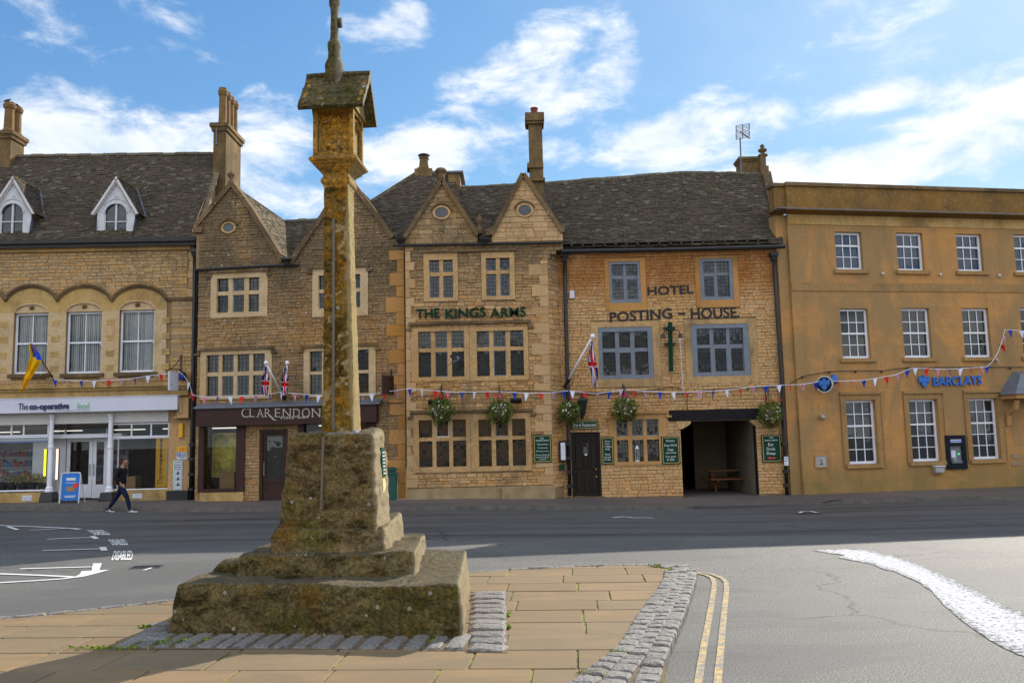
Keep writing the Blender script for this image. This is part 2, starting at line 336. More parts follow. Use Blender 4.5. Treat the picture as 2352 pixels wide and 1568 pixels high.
def slate_mat(name,pal,lich=0.9):
    m,nt,b,L=base_mat(name); pos=geo(nt); rnd=geo(nt,'Random Per Island'); n=len(pal)
    col=ramp(nt,rnd,[(i/n,c) for i,c in enumerate(pal)],'CONSTANT')
    f=tex(nt,9,9,0.75,pos); col=mixc(nt,0.5,col,ramp(nt,f,[(0.3,(0.025,0.019,0.014)),(0.6,(0.11,0.085,0.058)),(0.72,(0.24,0.2,0.15))]))
    li=tex(nt,3.1,9,0.8,pos,1.0); col=mixc(nt,ramp(nt,li,[(0.62,0.0),(0.68,lich)]),col,(0.36,0.34,0.27))
    mo=tex(nt,0.8,7,0.7,pos); col=mixc(nt,ramp(nt,mo,[(0.54,0.0),(0.70,0.35)]),col,(0.075,0.07,0.025))
    L(col,b.inputs['Base Color']); b.inputs['Roughness'].default_value=0.9; setspec(b,0.2); bump(nt,b,tex(nt,25,9,0.75,pos),0.7,0.02)
SL=[(0.085,0.064,0.043),(0.06,0.046,0.032),(0.10,0.077,0.05),(0.072,0.055,0.038),(0.12,0.094,0.064),(0.052,0.04,0.03),(0.095,0.073,0.05),(0.07,0.053,0.036),(0.085,0.062,0.04),(0.11,0.088,0.062),(0.055,0.043,0.032),(0.065,0.05,0.035),(0.08,0.06,0.04),(0.05,0.04,0.03),(0.09,0.07,0.045),(0.075,0.057,0.038),(0.062,0.048,0.033),(0.09,0.068,0.045),(0.2,0.175,0.13)]
slate_mat('stone_slates',SL)
slate_mat('slates_lit_brown',[(0.2,0.16,0.09),(0.26,0.21,0.12),(0.17,0.135,0.08),(0.3,0.25,0.15),(0.14,0.11,0.07)])  # paler copy of the roof slates, sunlight put into the colour
slate_mat('ridge_slate',[(0.16,0.13,0.08),(0.2,0.165,0.1),(0.13,0.11,0.07)],0.6)
plain('lead_grey',(0.12,0.135,0.16),0.5,0.5,0.2,4); plain('iron_black',(0.012,0.011,0.011),0.42,0.5,0.3,5)
plain('gutter_brown',(0.022,0.017,0.014),0.5,0.4,0.3,5); plain('white_paint',(0.78,0.77,0.80),0.42,0.45,0.06,3); plain('cream_paint',(0.6,0.57,0.52),0.5,0.4,0.06,3)
plain('dormer_white',(0.56,0.55,0.56),0.6,0.3,0.12,4); plain('blue_paint',(0.155,0.175,0.205),0.5,0.4,0.14,5); plain('casement_blue',(0.2,0.235,0.28),0.45,0.4,0.1,5)
plain('dark_brown_paint',(0.045,0.021,0.015),0.5,0.2,0.15,3); plain('door_brown',(0.018,0.012,0.009),0.5,0.2,0.2,5); plain('brass',(0.6,0.38,0.1),0.3,0.5,0.1,5,0.9)
plain('sign_green',(0.004,0.04,0.022),0.5,0.15,0.12,4); plain('letter_green',(0.004,0.035,0.018),0.6,0.1,0.1,4); plain('letter_black',(0.018,0.017,0.018),0.6,0.3,0.2,8)
plain('letter_white',(0.7,0.7,0.66),0.5,0.4,0.05,5); plain('gilt',(0.5,0.36,0.12),0.4,0.5,0.1,5); plain('letter_silver',(0.42,0.37,0.30),0.4,0.5,0.08,5)
plain('sign_white',(0.58,0.58,0.65),0.35,0.5,0.04,2); plain('navy',(0.015,0.025,0.09),0.4,0.5,0.1,5); plain('light_green',(0.25,0.5,0.28),0.5,0.4,0.05,5); plain('poster_yellow',(0.85,0.45,0.005),0.5,0.4,0.05,3)
plain('bank_blue',(0.01,0.13,0.50),0.35,0.5,0.08,4); plain('bank_dark',(0.004,0.007,0.014),0.5,0.15,0.1,4); plain('silver_rim',(0.5,0.5,0.5),0.35,0.5,0.1,4,0.6)
plain('flag_blue',(0.01,0.02,0.14),0.8,0.2,0.1,6); plain('flag_white',(0.66,0.66,0.72),0.8,0.2,0.06,6); plain('flag_red',(0.55,0.015,0.02),0.8,0.2,0.1,6)
plain('pennant_blue',(0.01,0.04,0.33),0.7,0.2,0.1,6); plain('pennant_red',(0.62,0.02,0.01),0.7,0.2,0.1,6); plain('pennant_white',(0.68,0.68,0.78),0.7,0.2,0.06,6)
plain('banner_blue',(0.01,0.06,0.5),0.75,0.2,0.12,6); plain('banner_yellow',(0.75,0.40,0.0),0.75,0.2,0.2,4)
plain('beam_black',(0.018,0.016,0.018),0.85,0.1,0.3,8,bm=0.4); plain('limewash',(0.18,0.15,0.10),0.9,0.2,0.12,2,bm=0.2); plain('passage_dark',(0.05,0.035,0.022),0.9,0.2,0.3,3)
plain('bench_wood',(0.22,0.085,0.03),0.6,0.3,0.25,9); plain('flower_red',(0.6,0.01,0.03),0.6,0.3,0.2,30); plain('flower_white',(0.6,0.6,0.52),0.6,0.3,0.05,30); plain('flower_pink',(0.55,0.05,0.2),0.6,0.3,0.2,30)
plain('cardboard',(0.35,0.21,0.09),0.8,0.2,0.1,4); plain('terracotta',(0.17,0.035,0.02),0.7,0.3,0.2,8); plain('pot_buff',(0.19,0.11,0.045),0.8,0.2,0.25,5,bm=0.3); plain('bird_black',(0.012,0.012,0.02),0.6,0.3,0.3,20)
plain('bird_grey',(0.11,0.12,0.15),0.7,0.3,0.3,20); plain('skin',(0.34,0.18,0.115),0.55,0.35,0.1,20); plain('hair',(0.07,0.05,0.035),0.8,0.2,0.4,40); plain('jumper_black',(0.011,0.010,0.012),0.9,0.2,0.4,12,bm=0.3)
plain('jeans',(0.008,0.014,0.04),0.9,0.2,0.35,10,bm=0.3); plain('shoe_black',(0.02,0.02,0.022),0.6,0.3,0.2,10); plain('aluminium',(0.35,0.36,0.38),0.35,0.5,0.1,5,0.8); plain('steel_box',(0.36,0.33,0.32),0.4,0.5,0.12,5,0.3)
plain('bin_green',(0.01,0.07,0.05),0.45,0.4,0.15,4); plain('black_plastic',(0.02,0.02,0.022),0.45,0.4,0.2,4); plain('board_blue',(0.01,0.16,0.55),0.4,0.5,0.05,3); plain('board_red',(0.7,0.03,0.03),0.4,0.5,0.05,3)
plain('pale_paper',(0.6,0.62,0.66),0.7,0.3,0.08,12); plain('alarm_yellow',(0.75,0.38,0.01),0.45,0.4,0.05,3); plain('screen_grey',(0.12,0.13,0.14),0.3,0.5,0.3,14); plain('blind_grey',(0.55,0.54,0.52),0.8,0.2,0.12,5); plain('cream_side',(0.6,0.52,0.26),0.8,0.2,0.1,5)
def leafmat(name,a,b2):
    m,nt,b,L=base_mat(name); rnd=geo(nt,'Random Per Island'); L(ramp(nt,rnd,[(0,a),(0.6,tuple((x+y)/2 for x,y in zip(a,b2))),(1,b2)]),b.inputs['Base Color']); b.inputs['Roughness'].default_value=0.6; setspec(b,0.25)
    b.inputs['Subsurface Weight'].default_value=0.0
leafmat('basket_leaves',(0.02,0.05,0.005),(0.17,0.23,0.03)); leafmat('moss_green',(0.10,0.16,0.01),(0.3,0.36,0.03)); leafmat('dark_red_leaves',(0.05,0.01,0.01),(0.16,0.03,0.03))
leafmat('goods',(0.5,0.12,0.05),(0.1,0.25,0.4)); leafmat('bouquets',(0.2,0.35,0.15),(0.75,0.35,0.1))
def glow(name,c,s):
    m,nt,b,L=base_mat(name); b.inputs['Base Color'].default_value=(*c,1); b.inputs['Emission Color'].default_value=(*c,1); b.inputs['Emission Strength'].default_value=s
glow('tube_yellow',(0.95,0.9,0.02),0.9); glow('tube_pink',(1.0,0.72,0.55),0.8); glow('shop_lamp',(1.0,0.93,0.8),0.55); glow('screen_green',(0.02,0.6,0.15),0.6)
def pane_mat(name,tints,ior=1.5,rough=0.02):
    m,nt,b,L=base_mat(name); rnd=geo(nt,'Random Per Island'); n=len(tints); pos=geo(nt)
    c=ramp(nt,rnd,[(i/n,t) for i,t in enumerate(tints)],'CONSTANT')
    c=mixc(nt,ramp(nt,tex(nt,3.5,3,0.5,pos),[(0.35,0.0),(0.65,0.8)]),c,mixc(nt,1.0,c,(1.5,1.45,1.3),'MULTIPLY'))
    L(c,b.inputs['Base Color']); b.inputs['Roughness'].default_value=rough; b.inputs['IOR'].default_value=ior; bump(nt,b,tex(nt,2.2,2,0.5,pos),0.06,0.05)
pane_mat('dark_glass',[(0.012,0.013,0.012),(0.024,0.022,0.015),(0.017,0.019,0.017),(0.028,0.025,0.015),(0.016,0.02,0.012)])
pane_mat('grey_glass',[(0.022,0.027,0.033),(0.015,0.018,0.023),(0.035,0.04,0.042),(0.02,0.021,0.022)],1.5)
pane_mat('blue_glass',[(0.015,0.03,0.055),(0.02,0.035,0.06)],1.5)
def clear_glass():
    m=bpy.data.materials.new('shop_glass'); m.use_nodes=True; nt=m.node_tree; nt.nodes.clear(); L=nt.links.new; MATS['shop_glass']=m
    o=nn(nt,'ShaderNodeOutputMaterial'); mx=nn(nt,'ShaderNodeMixShader'); t=nn(nt,'ShaderNodeBsdfTransparent'); g=nn(nt,'ShaderNodeBsdfGlossy'); g.inputs['Roughness'].default_value=0.01
    t.inputs[0].default_value=(0.9,0.93,0.92,1); fr=nn(nt,'ShaderNodeFresnel'); fr.inputs[0].default_value=1.5
    L(fr.outputs[0],mx.inputs[0]); L(t.outputs[0],mx.inputs[1]); L(g.outputs[0],mx.inputs[2]); L(mx.outputs[0],o.inputs[0])
clear_glass()
def asphalt():
    m,nt,b,L=base_mat('asphalt'); pos=geo(nt)
    agg=tex(nt,48,6,0.85,pos); col=ramp(nt,agg,[(0.38,(0.035,0.034,0.031)),(0.5,(0.115,0.111,0.10)),(0.60,(0.29,0.28,0.255))])
    big=tex(nt,0.28,7,0.6,stretch(nt,pos,(1,2.4,1)),0.4); col=mixc(nt,ramp(nt,big,[(0.4,0.0),(0.65,0.45)]),col,(0.10,0.098,0.09))
    # worn older surface in the street along the buildings, darker damp streaks running with the traffic
    sp=nn(nt,'ShaderNodeSeparateXYZ'); L(pos,sp.inputs[0])
    ln=nn(nt,'ShaderNodeMath',operation='ADD'); L(sp.outputs[1],ln.inputs[0]); w=nn(nt,'ShaderNodeMath',operation='MULTIPLY'); L(tex(nt,0.13,4,0.5,pos),w.inputs[0]); w.inputs[1].default_value=5.0; L(w.outputs[0],ln.inputs[1])
    st=ramp(nt,tex(nt,0.8,6,0.65,stretch(nt,pos,(0.10,1.6,1))),[(0.47,0.0),(0.64,0.8)])
    mr=nn(nt,'ShaderNodeMapRange'); mr.inputs[1].default_value=20.5; mr.inputs[2].default_value=21.2; L(ln.outputs[0],mr.inputs[0])
    mu=nn(nt,'ShaderNodeMath',operation='MULTIPLY'); L(st,mu.inputs[0]); L(mr.outputs[0],mu.inputs[1])
    col=mixc(nt,mr.outputs[0],col,mixc(nt,0.35,col,(0.06,0.055,0.058))); col=mixc(nt,mu.outputs[0],col,(0.04,0.037,0.036))
    # fine cracks
    wn=nn(nt,'ShaderNodeTexNoise'); wn.inputs['Scale'].default_value=0.9; wn.inputs['Detail'].default_value=6; L(pos,wn.inputs['Vector']); wv=nn(nt,'ShaderNodeVectorMath',operation='MULTIPLY_ADD'); L(wn.outputs['Color'],wv.inputs[0]); wv.inputs[1].default_value=(1.6,1.6,0); L(pos,wv.inputs[2])
    v=nn(nt,'ShaderNodeTexVoronoi',feature='DISTANCE_TO_EDGE'); v.inputs['Scale'].default_value=0.16; L(wv.outputs[0],v.inputs['Vector'])
    ck=nn(nt,'ShaderNodeMath',operation='MULTIPLY'); L(ramp(nt,v.outputs['Distance'],[(0.0,0.8),(0.006,0.0)]),ck.inputs[0]); L(ramp(nt,tex(nt,0.35,3,.5,pos),[(.48,0.0),(.55,1.0)]),ck.inputs[1]); col=mixc(nt,ck.outputs[0],col,(0.03,0.028,0.026))
    pt=tex(nt,0.16,5,0.55,stretch(nt,pos,(1,1.7,1)),1.2); col=mixc(nt,ramp(nt,pt,[(0.515,0.0),(0.522,0.32)]),col,(0.085,0.083,0.08))
    oil=tex(nt,0.7,8,0.7,stretch(nt,pos,(.5,1.4,1)),.8); col=mixc(nt,ramp(nt,oil,[(0.56,0.0),(0.68,0.5)]),col,(0.06,0.058,0.055))
    L(col,b.inputs['Base Color']); rr=ramp(nt,mu.outputs[0],[(0,0.72),(1,0.42)]); L(rr,b.inputs['Roughness']); setspec(b,0.3)
    bump(nt,b,agg,0.8,0.012)
asphalt()
def glint_mat():  # sun glare off a wet streak, painted as speckled white colour
    m,nt,b,L=base_mat('glint_white'); pos=geo(nt); agg=tex(nt,16,7,0.9,pos); at=nn(nt,'ShaderNodeAttribute',attribute_name='edge')
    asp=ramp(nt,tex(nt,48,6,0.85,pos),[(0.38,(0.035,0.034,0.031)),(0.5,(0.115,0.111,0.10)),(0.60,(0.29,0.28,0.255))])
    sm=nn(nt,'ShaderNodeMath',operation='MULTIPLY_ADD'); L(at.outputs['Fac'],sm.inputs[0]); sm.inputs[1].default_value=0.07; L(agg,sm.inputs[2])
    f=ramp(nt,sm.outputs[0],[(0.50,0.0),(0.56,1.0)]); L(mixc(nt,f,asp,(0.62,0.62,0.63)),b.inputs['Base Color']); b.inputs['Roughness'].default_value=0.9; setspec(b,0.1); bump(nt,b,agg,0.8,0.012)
glint_mat()
def pavemat():
    m,nt,b,L=base_mat('sand_slab'); pos=geo(nt); rnd=geo(nt,'Random Per Island')
    col=ramp(nt,rnd,[(0,(0.185,0.12,0.06)),(0.3,(0.265,0.172,0.088)),(0.55,(0.20,0.145,0.085)),(0.75,(0.29,0.182,0.088)),(1,(0.22,0.14,0.07))])
    st=tex(nt,1.3,8,0.65,stretch(nt,pos,(0.7,2.2,1)),0.6); col=mixc(nt,ramp(nt,st,[(0.38,0.0),(0.62,0.75)]),col,(0.15,0.115,0.065))
    f=tex(nt,60,6,0.75,pos); col=mixc(nt,0.25,col,ramp(nt,f,[(0.36,(0.12,0.085,0.045)),(0.64,(0.36,0.27,0.16))]))
    L(col,b.inputs['Base Color']); b.inputs['Roughness'].default_value=0.85; setspec(b,0.25); bump(nt,b,tex(nt,12,8,0.7,stretch(nt,pos,(1,3,1))),0.3,0.01)
    m,nt,b,L=base_mat('joint_moss'); pos=geo(nt); t=tex(nt,3.2,6,0.7,pos)
    L(ramp(nt,t,[(0.42,(0.09,0.06,0.035)),(0.5,(0.13,0.13,0.02)),(0.62,(0.24,0.27,0.02))]),b.inputs['Base Color']); b.inputs['Roughness'].default_value=0.95
    m,nt,b,L=base_mat('soil'); pos=geo(nt); L(ramp(nt,tex(nt,11,8,0.75,pos),[(0.3,(0.07,0.045,0.025)),(0.55,(0.2,0.13,0.08)),(0.7,(0.14,0.16,0.03))]),b.inputs['Base Color']); b.inputs['Roughness'].default_value=0.95; bump(nt,b,tex(nt,30,8,0.7,pos),0.8,0.03)
    m,nt,b,L=base_mat('granite_sett'); pos=geo(nt); rnd=geo(nt,'Random Per Island')
    col=ramp(nt,rnd,[(0,(0.12,0.105,0.09)),(0.5,(0.22,0.20,0.175)),(1,(0.16,0.14,0.12))]); f=tex(nt,38,7,0.8,pos); col=mixc(nt,0.55,col,ramp(nt,f,[(0.36,(0.045,0.042,0.038)),(0.5,(0.2,0.185,0.165)),(0.62,(0.46,0.43,0.39))]))
    L(col,b.inputs['Base Color']); b.inputs['Roughness'].default_value=0.7; setspec(b,0.4); bump(nt,b,tex(nt,26,9,0.75,pos),0.9,0.02)
    m,nt,b,L=base_mat('far_pavement'); pos=geo(nt); f=tex(nt,50,5,0.7,pos); col=ramp(nt,f,[(0.3,(0.08,0.062,0.052)),(0.7,(0.16,0.13,0.115))]); col=mixc(nt,ramp(nt,tex(nt,0.5,6,0.6,stretch(nt,pos,(0.5,1,1))),[(0.45,0.0),(0.55,0.5)]),col,(0.06,0.055,0.055)); L(col,b.inputs['Base Color']); b.inputs['Roughness'].default_value=0.7
    m,nt,b,L=base_mat('road_paint'); pos=geo(nt); f=tex(nt,40,6,0.8,pos); L(ramp(nt,f,[(0.3,(0.3,0.3,0.28)),(0.42,(0.72,0.71,0.68))]),b.inputs['Base Color']); b.inputs['Roughness'].default_value=0.6
pavemat()
def worn_yellow():
    m,nt,b,L=base_mat('worn_yellow_paint'); pos=geo(nt); f=tex(nt,9,8,0.85,stretch(nt,pos,(1.0,1.0,1))); agg=tex(nt,95,4,0.8,pos)
    asp=ramp(nt,agg,[(0.34,(0.075,0.072,0.066)),(0.5,(0.155,0.15,0.135)),(0.64,(0.29,0.28,0.25))])
    L(mixc(nt,ramp(nt,f,[(0.46,1.0),(0.53,0.0)]),asp,(0.47,0.31,0.09)),b.inputs['Base Color']); b.inputs['Roughness'].default_value=0.7
worn_yellow()
def cross_mat(name,dark,mid,pale,ochre,green,gl=0.6,spots=True,ochl=0.55,palel=0.66):
    m,nt,b,L=base_mat(name); pos=geo(nt)
    a=tex(nt,2.6,10,0.78,stretch(nt,pos,(1,1,2.2)),0.5); col=ramp(nt,a,[(0.40,dark),(0.5,mid),(0.62,tuple(x*1.5 for x in mid))])
    o=tex(nt,3.1,8,0.72,stretch(nt,pos,(1,1,0.8)),0.7); col=mixc(nt,ramp(nt,o,[(ochl-0.04,0.0),(ochl+0.06,0.8)]),col,ochre)
    g=tex(nt,1.4,7,0.65,stretch(nt,pos,(1,1,1.3))); col=mixc(nt,ramp(nt,g,[(gl-0.07,0.0),(gl+0.07,0.75)]),col,green)
    pl=tex(nt,4.2,6,0.6,pos,1.1); col=mixc(nt,ramp(nt,pl,[(palel-0.01,0.0),(palel+0.015,0.85)]),col,pale)
    f=tex(nt,24,9,0.85,pos); col=mixc(nt,0.8,col,mixc(nt,1.0,col,ramp(nt,f,[(0.38,0.15),(0.5,1.0),(0.62,2.1)]),'MULTIPLY'))
    # faces turned to the right are paler: sunlight put into the stone colour
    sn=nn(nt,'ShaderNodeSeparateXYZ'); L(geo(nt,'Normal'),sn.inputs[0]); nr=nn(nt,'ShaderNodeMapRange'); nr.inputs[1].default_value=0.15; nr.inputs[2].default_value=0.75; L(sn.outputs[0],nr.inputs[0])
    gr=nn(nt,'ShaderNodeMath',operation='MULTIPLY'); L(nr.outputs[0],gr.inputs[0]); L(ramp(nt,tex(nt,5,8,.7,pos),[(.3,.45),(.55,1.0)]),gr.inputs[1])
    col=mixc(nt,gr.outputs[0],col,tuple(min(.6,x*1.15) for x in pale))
    v=nn(nt,'ShaderNodeTexVoronoi'); v.inputs['Scale'].default_value=9; v.inputs['Randomness'].default_value=1; L(pos,v.inputs['Vector'])
    sel=nn(nt,'ShaderNodeSeparateColor'); L(v.outputs['Color'],sel.inputs[0])
    sz=nn(nt,'ShaderNodeMath',operation='MULTIPLY'); L(ramp(nt,sel.outputs[0],[(0.6,0.0),(1.0,0.22)]),sz.inputs[0]); sz.inputs[1].default_value=1.0
    lt=nn(nt,'ShaderNodeMath',operation='LESS_THAN'); L(v.outputs['Distance'],lt.inputs[0]); L(sz.outputs[0],lt.inputs[1])
    col=mixc(nt,lt.outputs[0],col,(0.5,0.48,0.4))
    ur=nn(nt,'ShaderNodeMapRange'); ur.inputs[1].default_value=0.55; ur.inputs[2].default_value=0.92; ur.inputs[4].default_value=0.62; L(sn.outputs[2],ur.inputs[0])
    col=mixc(nt,ur.outputs[0],col,mixc(nt,ramp(nt,f,[(.4,0.0),(.6,1.0)]),(0.10,0.09,0.07),(0.27,0.235,0.17)))   # upward faces greyer and paler
    L(col,b.inputs['Base Color']); b.inputs['Roughness'].default_value=0.95; setspec(b,0.12)
    h=nn(nt,'ShaderNodeMath',operation='ADD'); L(f,h.inputs[0]); L(tex(nt,6,8,0.7,pos),h.inputs[1]); bump(nt,b,h.outputs[0],1.0,0.07)
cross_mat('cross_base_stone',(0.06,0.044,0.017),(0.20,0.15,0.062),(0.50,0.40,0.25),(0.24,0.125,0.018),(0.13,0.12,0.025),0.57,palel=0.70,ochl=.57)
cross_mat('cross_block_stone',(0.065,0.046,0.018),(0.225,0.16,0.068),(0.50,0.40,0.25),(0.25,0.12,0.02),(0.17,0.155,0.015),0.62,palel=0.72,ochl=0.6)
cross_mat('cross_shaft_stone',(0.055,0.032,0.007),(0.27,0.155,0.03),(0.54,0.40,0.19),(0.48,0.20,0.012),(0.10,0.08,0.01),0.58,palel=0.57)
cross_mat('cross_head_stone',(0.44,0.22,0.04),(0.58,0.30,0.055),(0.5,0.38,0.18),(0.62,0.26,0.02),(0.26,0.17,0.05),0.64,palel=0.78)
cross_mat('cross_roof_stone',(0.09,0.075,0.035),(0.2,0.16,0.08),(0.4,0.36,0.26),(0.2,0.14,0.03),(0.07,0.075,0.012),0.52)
plain('kerb_stone',(0.13,0.115,0.10),0.85,0.2,0.3,3,bm=0.3)
MT=MATS
# ------------------------------------------------------------------ building pieces
def courses(z0,z1,h0,h1,rng):
    z=z0; out=[]
    while z<z1-0.03:
        h=rng.uniform(h0,h1); 
        if z+h>z1-0.05: h=z1-z
        out.append((z,z+h)); z+=h
    return out
def cut(iv,a,b):
    out=[]
    for p,q in iv:
        if b<=p or a>=q: out.append((p,q))
        else:
            if a-p>0.02: out.append((p,a))
            if q-b>0.02: out.append((b,q))
    return out
def stone_blocks(mb,W,spans,z0,z1,openings,h=(0.10,0.17),w=(0.18,0.42),gap=0.010,d=0.0,mi=0,seed=1,rough=0.012):
    "spans(z) gives the list of (u0,u1) the wall covers at height z"
    rng=random.Random(seed)
    for a,b in courses(z0,z1,h[0],h[1],rng):
        zc=(a+b)/2; iv=spans(zc)
        for (u0,u1,oz0,oz1) in openings:
            if oz0<zc<oz1: iv=cut(iv,u0,u1)
        zo=lambda u,z: 0.03*noise.noise(Vector((u*.8,z*1.1,seed)))*min(1,(z-z0)*3,(z1-z)*3)
        for p,q in iv:
            u=p
            while u<q-0.01:
                ww=rng.uniform(*w)*(1.0 if b-a<0.15 else 1.15)
                if q-(u+ww)<w[0]*0.6: ww=q-u
                dd=d+rng.uniform(-rough,rough); j=lambda: rng.uniform(-0.004,0.004)
                if ww>0.03:
                    o_=zo(u+ww/2,zc); A_,B_=a+o_,b+o_
                    if b-a>.11 and ww>.2 and rng.random()<.18:
                        m_=A_+(B_-A_)*rng.uniform(.38,.62); mb.wbb(W,u+gap/2,u+ww-gap/2,A_+gap/2,m_-gap/2,d-0.04,dd,0.010,mi); A_=m_
                    mb.wbb(W,u+gap/2+j(),u+ww-gap/2+j(),A_+gap/2+j(),B_-gap/2+j(),d-0.04,dd,0.010,mi)
                u+=ww
def rect_span(u0,u1): return lambda z: [(u0,u1)]
def tri_span(poly):
    "span of a polygon (u,z) at height z"
    def f(z):
        xs=[]
        for i in range(len(poly)):
            (a,b),(c,d)=poly[i],poly[(i+1)%len(poly)]
            if (b<=z<d) or (d<=z<b): xs.append(a+(c-a)*(z-b)/(d-b))
        xs.sort(); return [(xs[i],xs[i+1]) for i in range(0,len(xs)-1,2)]
    return f
def backing(mb,W,u0,u1,z0,z1,openings,d0,d1,mi=0):
    "wall slab with real holes"
    us=sorted(set([u0,u1]+[x for o in openings for x in o[:2] if u0<x<u1])); zs=sorted(set([z0,z1]+[x for o in openings for x in o[2:] if z0<x<z1]))
    def solid(i,j):
        if i<0 or j<0 or i>=len(us)-1 or j>=len(zs)-1: return False
        uc=(us[i]+us[i+1])/2; zc=(zs[j]+zs[j+1])/2
        return not any(o[0]<uc<o[1] and o[2]<zc<o[3] for o in openings)
    for i in range(len(us)-1):
        for j in range(len(zs)-1):
            if not solid(i,j): continue
            a,b,c,d=us[i],us[i+1],zs[j],zs[j+1]; p=W.p
            mb.quad(p(a,c,d1),p(b,c,d1),p(b,d,d1),p(a,d,d1),mi)
            mb.quad(p(a,c,d0),p(a,d,d0),p(b,d,d0),p(b,c,d0),mi)
            if not solid(i-1,j): mb.quad(p(a,c,d0),p(a,c,d1),p(a,d,d1),p(a,d,d0),mi)
            if not solid(i+1,j): mb.quad(p(b,c,d1),p(b,c,d0),p(b,d,d0),p(b,d,d1),mi)
            if not solid(i,j-1): mb.quad(p(a,c,d0),p(b,c,d0),p(b,c,d1),p(a,c,d1),mi)
            if not solid(i,j+1): mb.quad(p(a,d,d1),p(b,d,d1),p(b,d,d0),p(a,d,d0),mi)
def slates(mb,BL,BR,TR,TL,ch=0.14,w=(0.15,0.34),seed=1,mi=0,wave=0.03,lift=0.038,clip=None):
    rng=random.Random(seed); BL,BR,TR,TL=[Vector(q) for q in (BL,BR,TR,TL)]
    Lh=((TL-BL).length+(TR-BR).length)/2; n=max(2,int(Lh/ch)); nrm=(BR-BL).cross(TL-BL).normalized()
    wav=lambda p: nrm*(wave*(noise.noise(p*0.45)*2.2+noise.noise(p*1.7)*0.5))
    ts=[]; t=0.0
    for i in range(n): ts.append(i/n)
    ts=[x**1.08 for x in ts]+[1.0]
    for i in range(n):
        t0=ts[i]-0.004; t1=min(1.0,ts[i+1]+(ts[i+1]-ts[i])*0.25)
        A=BL.lerp(TL,max(t0,0)); B=BR.lerp(TR,max(t0,0)); C=BR.lerp(TR,t1); D=BL.lerp(TL,t1); wd=(B-A).length; wt=(C-D).length
        if wd<0.1: continue
        u=-rng.random()*0.2; k=1.0-0.35*i/n
        while u<wd:
            ww=rng.uniform(*w)*k; a=max(0,u)/wd; b=min(wd,u+ww-0.008)/wd; u+=ww
            if b-a<0.01/wd*2: continue
            p0=A.lerp(B,a); p1=A.lerp(B,b); p2=D.lerp(C,b); p3=D.lerp(C,a)
            if clip and not clip((p0+p2)/2): continue
            up=(D-A).normalized(); jz=rng.uniform(-0.012,0.012); l=lift*rng.uniform(0.6,1.4)
            p0=p0+wav(p0); p1=p1+wav(p1); p2=p2+wav(p2); p3=p3+wav(p3)
            e0=rng.uniform(-0.006,0.006)
            v=[p0+up*jz+nrm*(l+e0),p1+up*jz+nrm*(l-e0),p2+nrm*0.012,p3+nrm*0.012,p0+up*jz+nrm*(l+e0-0.024),p1+up*jz+nrm*(l-e0-0.024)]
            mb.add(v,[(0,1,2,3),(4,5,1,0),(4,0,3),(5,2,1)],mi)
def under(mb,BL,BR,TR,TL,mi=0,t=0.03):
    vs=[Vector(q) for q in (BL,BR,TR,TL)]; n=(vs[1]-vs[0]).cross(vs[3]-vs[0]).normalized()
    a=[v-n*0.10 for v in vs]; b=[v-n*(0.10+t) for v in vs]
    mb.hexa(b+a,mi)
def ridge_tiles(mb,A,B,n,seed=3,r=0.13,mi=0):
    rng=random.Random(seed); A=Vector(A); B=Vector(B); d=(B-A); side=d.normalized().cross(Vector((0,0,1))).normalized()
    for i in range(n):
        a=A+d*(i/n)+d.normalized()*0.01; b=A+d*((i+1)/n)-d.normalized()*0.01; j=Vector((0,0,rng.uniform(-0.015,0.02)+0.05)); vs=[]
        for q in (a,b):
            for (s,z) in ((-r*1.15,-0.13),(-r*0.4,0.0),(r*0.4,0.0),(r*1.15,-0.13),(r*0.9,-0.17),(-r*0.9,-0.17)): vs.append(q+side*s+Vector((0,0,z))+j)
        mb.add(vs,[(i2,(i2+1)%6,6+(i2+1)%6,6+i2) for i2 in range(6)]+[(5,4,3,2,1,0),(6,7,8,9,10,11)],mi)
